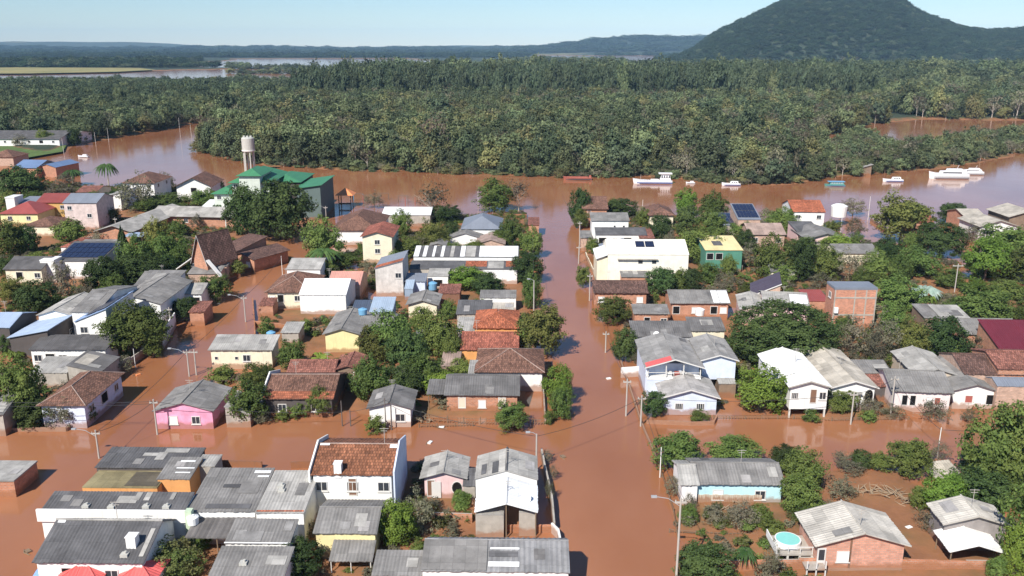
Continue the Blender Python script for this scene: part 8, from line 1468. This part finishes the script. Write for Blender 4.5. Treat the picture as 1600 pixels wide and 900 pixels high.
# ------------------------------------------------------------------ weeds and low scrub in the yards
wc = bpy.data.collections.new('weeds')
for i in range(3):
    v, nq = leafcloud(600 + i, 26, 16, .06, zc=.4, rz=.5, cr=.2, lump=.3, low=-.4, shell=.4); me = cloud_mesh('weed', [('l_weed', 'l_mid', 'l_grey')[i]], [(v, nq, 0)]); wc.objects.link(bpy.data.objects.new('w%02d' % i, me))
FOOT = [
    (-17.26, 84.28, 8.42, 8.57),
    (-16.68, 76.6, 5.95, 6.19),
    (-7.73, 88.56, 4.43, 4.42),
    (-0.6, 80.33, 6.4, 5.48),
    (-0.64, 87.14, 6.86, 5.48),
    (-2.34, 80.41, 2.94, 5.24),
    (1.61, 80.92, 1.75, 1.67),
    (-1.53, 69.4, 13.41, 5.48),
    (-10.6, 69.76, 4.62, 3.04),
    (-40.86, 78.78, 14.78, 2.99),
    (-43.27, 85.77, 8.33, 3.86),
    (-42.12, 89.65, 10.99, 4.17),
    (-37.72, 86.92, 3.57, 4.17),
    (-35.45, 89.96, 2.57, 2.5),
    (-29.87, 79.11, 6.96, 7.72),
    (-23.7, 78.65, 4.83, 7.8),
    (-29.45, 76.12, 6.12, 3.2),
    (-24.7, 73.96, 6.21, 3.34),
    (-24.39, 68.92, 6.85, 4.0),
    (-39.55, 70.86, 9.93, 7.38),
    (-40.28, 69.47, 3.96, 3.57),
    (-34.93, 69.47, 3.43, 3.57),
    (-59.93, 89.13, 6.0, 4.73),
    (-44.18, 107.49, 7.58, 7.66),
    (-37.11, 107.95, 3.29, 5.67),
    (-29.68, 111.37, 9.24, 9.52),
    (-24.63, 121.53, 3.75, 5.83),
    (-29.99, 120.3, 6.66, 5.95),
    (-16.52, 108.07, 5.54, 5.84),
    (-4.23, 113.03, 9.91, 7.62),
    (-10.52, 113.31, 2.8, 3.81),
    (-0.38, 120.73, 9.74, 9.52),
    (-5.72, 120.39, 1.53, 4.76),
    (-3.59, 130.65, 8.82, 8.57),
    (-2.73, 140.3, 7.22, 9.52),
    (-7.89, 140.36, 3.07, 5.95),
    (-6.96, 149.48, 6.03, 5.75),
    (-1.86, 150.26, 4.2, 4.5),
    (-2.73, 160.99, 6.96, 4.2),
    (-28.51, 137.23, 5.57, 11.5),
    (-23.38, 140.0, 5.68, 9.52),
    (-23.71, 149.12, 3.93, 5.62),
    (-27.64, 150.63, 3.39, 4.91),
    (-36.23, 158.7, 8.81, 10.71),
    (-43.6, 162.22, 8.25, 11.9),
    (-44.92, 180.16, 7.16, 5.42),
    (-34.17, 169.0, 6.5, 9.52),
    (-25.23, 171.59, 5.63, 9.52),
    (-10.33, 188.31, 23.53, 5.82),
    (-10.72, 182.01, 23.11, 4.64),
    (-2.57, 181.27, 7.35, 1.5),
    (-19.94, 171.96, 3.96, 3.54),
    (-20.97, 168.66, 1.69, 3.57),
    (-15.73, 176.96, 4.34, 4.76),
    (-16.88, 155.92, 5.31, 6.52),
    (-12.49, 164.55, 4.19, 4.76),
    (-14.07, 137.35, 4.51, 4.76),
    (-9.6, 125.37, 2.57, 4.76),
    (-40.77, 219.48, 11.93, 20.24),
    (-31.87, 199.62, 6.95, 11.9),
    (-30.27, 243.37, 13.72, 5.81),
    (-8.01, 221.1, 10.01, 14.29),
    (-11.94, 215.95, 8.17, 7.14),
    (-5.32, 209.3, 6.83, 8.33),
    (-76.34, 251.01, 10.83, 20.24),
    (-75.98, 249.12, 5.92, 11.9),
    (-84.77, 252.14, 5.83, 11.9),
    (-69.8, 260.71, 10.86, 17.86),
    (-59.88, 252.37, 6.96, 19.05),
    (-88.29, 239.93, 27.23, 10.71),
    (-103.71, 220.94, 8.84, 30.95),
    (-67.43, 181.65, 4.15, 7.74),
    (-66.64, 194.3, 5.62, 10.71),
    (-62.11, 193.21, 7.65, 10.71),
    (-95.95, 184.73, 10.43, 10.71),
    (-105.03, 179.79, 7.7, 9.52),
    (-100.83, 181.84, 3.05, 3.57),
    (-141.18, 243.8, 10.62, 11.9),
    (-136.44, 253.52, 8.73, 10.71),
    (-120.53, 238.34, 9.1, 10.71),
    (-127.84, 229.07, 8.29, 10.71),
    (-120.17, 226.52, 3.76, 5.95),
    (-124.18, 285.85, 10.21, 14.29),
    (-105.16, 283.59, 10.98, 14.29),
    (-179.79, 334.06, 7.42, 14.29),
    (-187.21, 332.25, 9.35, 13.1),
    (-250.41, 440.87, 42.7, 26.19),
    (-233.1, 454.57, 10.33, 19.05),
    (-216.03, 365.95, 10.8, 11.9),
    (-187.66, 313.56, 7.45, 9.52),
    (-126.03, 266.96, 7.98, 11.9),
    (-139.32, 280.8, 6.29, 10.71),
    (-122.82, 248.56, 3.73, 9.52),
    (-66.11, 179.09, 6.58, 3.87),
    (-66.45, 183.9, 7.59, 2.91),
    (-108.27, 204.73, 2.64, 9.52),
    (-101.1, 202.66, 8.31, 5.95),
    (-78.85, 142.28, 5.74, 10.71),
    (-70.09, 137.01, 5.32, 10.71),
    (-68.08, 149.99, 8.58, 15.48),
    (-73.0, 140.71, 4.15, 16.67),
    (-70.6, 161.91, 7.1, 9.52),
    (-62.96, 162.07, 4.5, 7.14),
    (-73.13, 168.85, 5.19, 8.33),
    (-78.97, 133.74, 6.27, 8.93),
    (-85.64, 135.98, 4.66, 8.33),
    (-70.82, 129.98, 11.84, 4.17),
    (-69.78, 121.47, 5.77, 5.63),
    (-64.0, 121.06, 4.78, 6.55),
    (-60.49, 107.71, 5.77, 11.31),
    (-69.28, 105.22, 4.14, 7.14),
    (-64.5, 122.39, 2.32, 2.62),
    (-43.22, 129.98, 9.69, 4.18),
    (25.08, 216.97, 9.31, 5.1),
    (27.14, 209.88, 12.38, 4.37),
    (23.2, 192.06, 5.54, 7.14),
    (33.28, 208.36, 3.47, 7.14),
    (28.83, 177.85, 17.06, 11.9),
    (23.83, 244.38, 6.6, 14.29),
    (42.31, 240.6, 6.51, 11.9),
    (57.45, 226.43, 5.29, 9.52),
    (62.4, 223.48, 5.72, 9.52),
    (48.16, 191.16, 8.28, 10.71),
    (82.53, 236.9, 8.54, 13.1),
    (78.4, 210.87, 9.26, 11.9),
    (76.5, 218.21, 5.94, 8.33),
    (78.04, 210.02, 10.19, 3.57),
    (64.56, 213.96, 8.74, 10.71),
    (80.95, 197.02, 9.59, 9.52),
    (126.8, 220.93, 9.66, 10.71),
    (138.62, 227.9, 10.62, 10.71),
    (127.97, 234.67, 5.3, 10.71),
    (112.52, 231.96, 4.19, 10.71),
    (21.29, 162.56, 10.02, 7.74),
    (25.71, 174.65, 5.36, 7.14),
    (35.45, 155.97, 10.61, 7.74),
    (25.41, 150.25, 6.06, 3.15),
    (24.97, 135.93, 9.56, 4.9),
    (32.92, 137.87, 5.59, 4.35),
    (23.52, 117.3, 7.78, 11.55),
    (30.52, 119.57, 4.9, 9.21),
    (24.9, 112.11, 7.42, 6.74),
    (49.09, 160.58, 5.19, 9.52),
    (44.48, 151.46, 4.93, 9.52),
    (50.57, 152.32, 7.78, 9.52),
    (62.34, 150.52, 7.65, 4.37),
    (59.23, 160.01, 4.2, 5.95),
    (41.07, 111.14, 5.12, 13.1),
    (38.7, 114.47, 2.36, 9.52),
    (48.11, 113.25, 5.85, 14.88),
    (54.0, 120.25, 4.66, 3.35),
    (54.01, 116.75, 2.97, 4.76),
    (57.68, 113.05, 7.74, 8.33),
    (65.73, 114.09, 5.81, 11.31),
    (62.2, 118.52, 5.82, 9.52),
    (71.87, 113.01, 7.19, 3.57),
    (71.83, 117.05, 12.05, 8.93),
    (73.99, 116.89, 7.2, 8.33),
    (81.01, 128.43, 7.47, 8.33),
    (81.3, 137.95, 8.73, 8.33),
    (79.23, 145.7, 4.76, 7.14),
    (76.09, 147.94, 3.68, 5.95),
    (25.61, 87.58, 9.5, 5.83),
    (19.89, 87.07, 1.72, 5.6),
    (34.22, 74.64, 8.45, 5.39),
    (47.11, 78.01, 6.11, 3.42),
    (45.77, 74.87, 4.98, 3.48),
    (115.73, 343.38, 8.65, 9.52),
    (139.95, 343.73, 6.11, 8.33),
    (145.42, 400.84, 8.56, 10.71),
    (659.02, 1510.34, 15.2, 17.86),
    (-97.11, 216.39, 4.91, 4.76),
    (-87.38, 250.58, 7.89, 8.33),
    (-4.81, 87.29, 1.29, 3.1),
    (-150.27, 256.05, 2.68, 4.76),
    (-147.05, 258.05, 5.8, 8.33),
    (-58.18, 152.18, 2.6, 4.76),
    (-38.22, 141.09, 2.86, 4.17),
    (-46.9, 157.42, 2.68, 3.57),
    (-16.41, 120.34, 2.29, 3.57),
    (-18.15, 206.12, 3.75, 5.95),
    (5.89, 229.94, 2.77, 7.14),
    (58.52, 180.35, 4.97, 7.14),
    (47.71, 112.74, 2.7, 3.57),
    (18.68, 212.7, 2.58, 5.95),
    (31.59, 118.03, 2.44, 2.98)]
wx, wy = [], []
for i, P_ in enumerate(BLOCKS):
    X, Y = scatter(P_, 1.75, 700 + i, .5); Z = height(X, Y); k = (Z > -.02) & (fbm(X, Y, 14, 33) > -.12)
    for fx, fy, fw, fd in FOOT: k &= ~((np.abs(X - fx) < fw / 2 + .8) & (Y > fy - 1.4) & (Y < fy + fd + .8))
    wx.append(X[k]); wy.append(Y[k])
wx = np.concatenate(wx); wy = np.concatenate(wy); wz = np.maximum(height(wx, wy), -.05); g2 = np.random.default_rng(77); s_ = g2.uniform(.6, 1.7, len(wx))
gn_scatter('undergrowth', 'weeds and low scrub in the flooded yards', wx, wy, wz - .1, s_ * 1.3, s_ * g2.uniform(.5, 1.1, len(wx)), g2.integers(0, 3, len(wx)), 78, wc)

# ------------------------------------------------------------------ haze: thin even air over everything
def haze():
    m, nt, n, l = new_mat('haze'); pv = n.new('ShaderNodeVolumePrincipled'); o = n.new('ShaderNodeOutputMaterial'); l.new(pv.outputs[0], o.inputs['Volume'])
    pv.inputs['Color'].default_value = (.44, .71, 1.0, 1); pv.inputs['Density'].default_value = 5e-05; pv.inputs['Anisotropy'].default_value = -0.35
    mb = MB(); mb.box(-11500, 11500, -400, 12400, -4, 260); ob = mb.build('haze', m); ob['kind'] = 'stuff'; ob['label'] = 'thin blue air haze over the plain'
if 5e-05 > 0: haze()
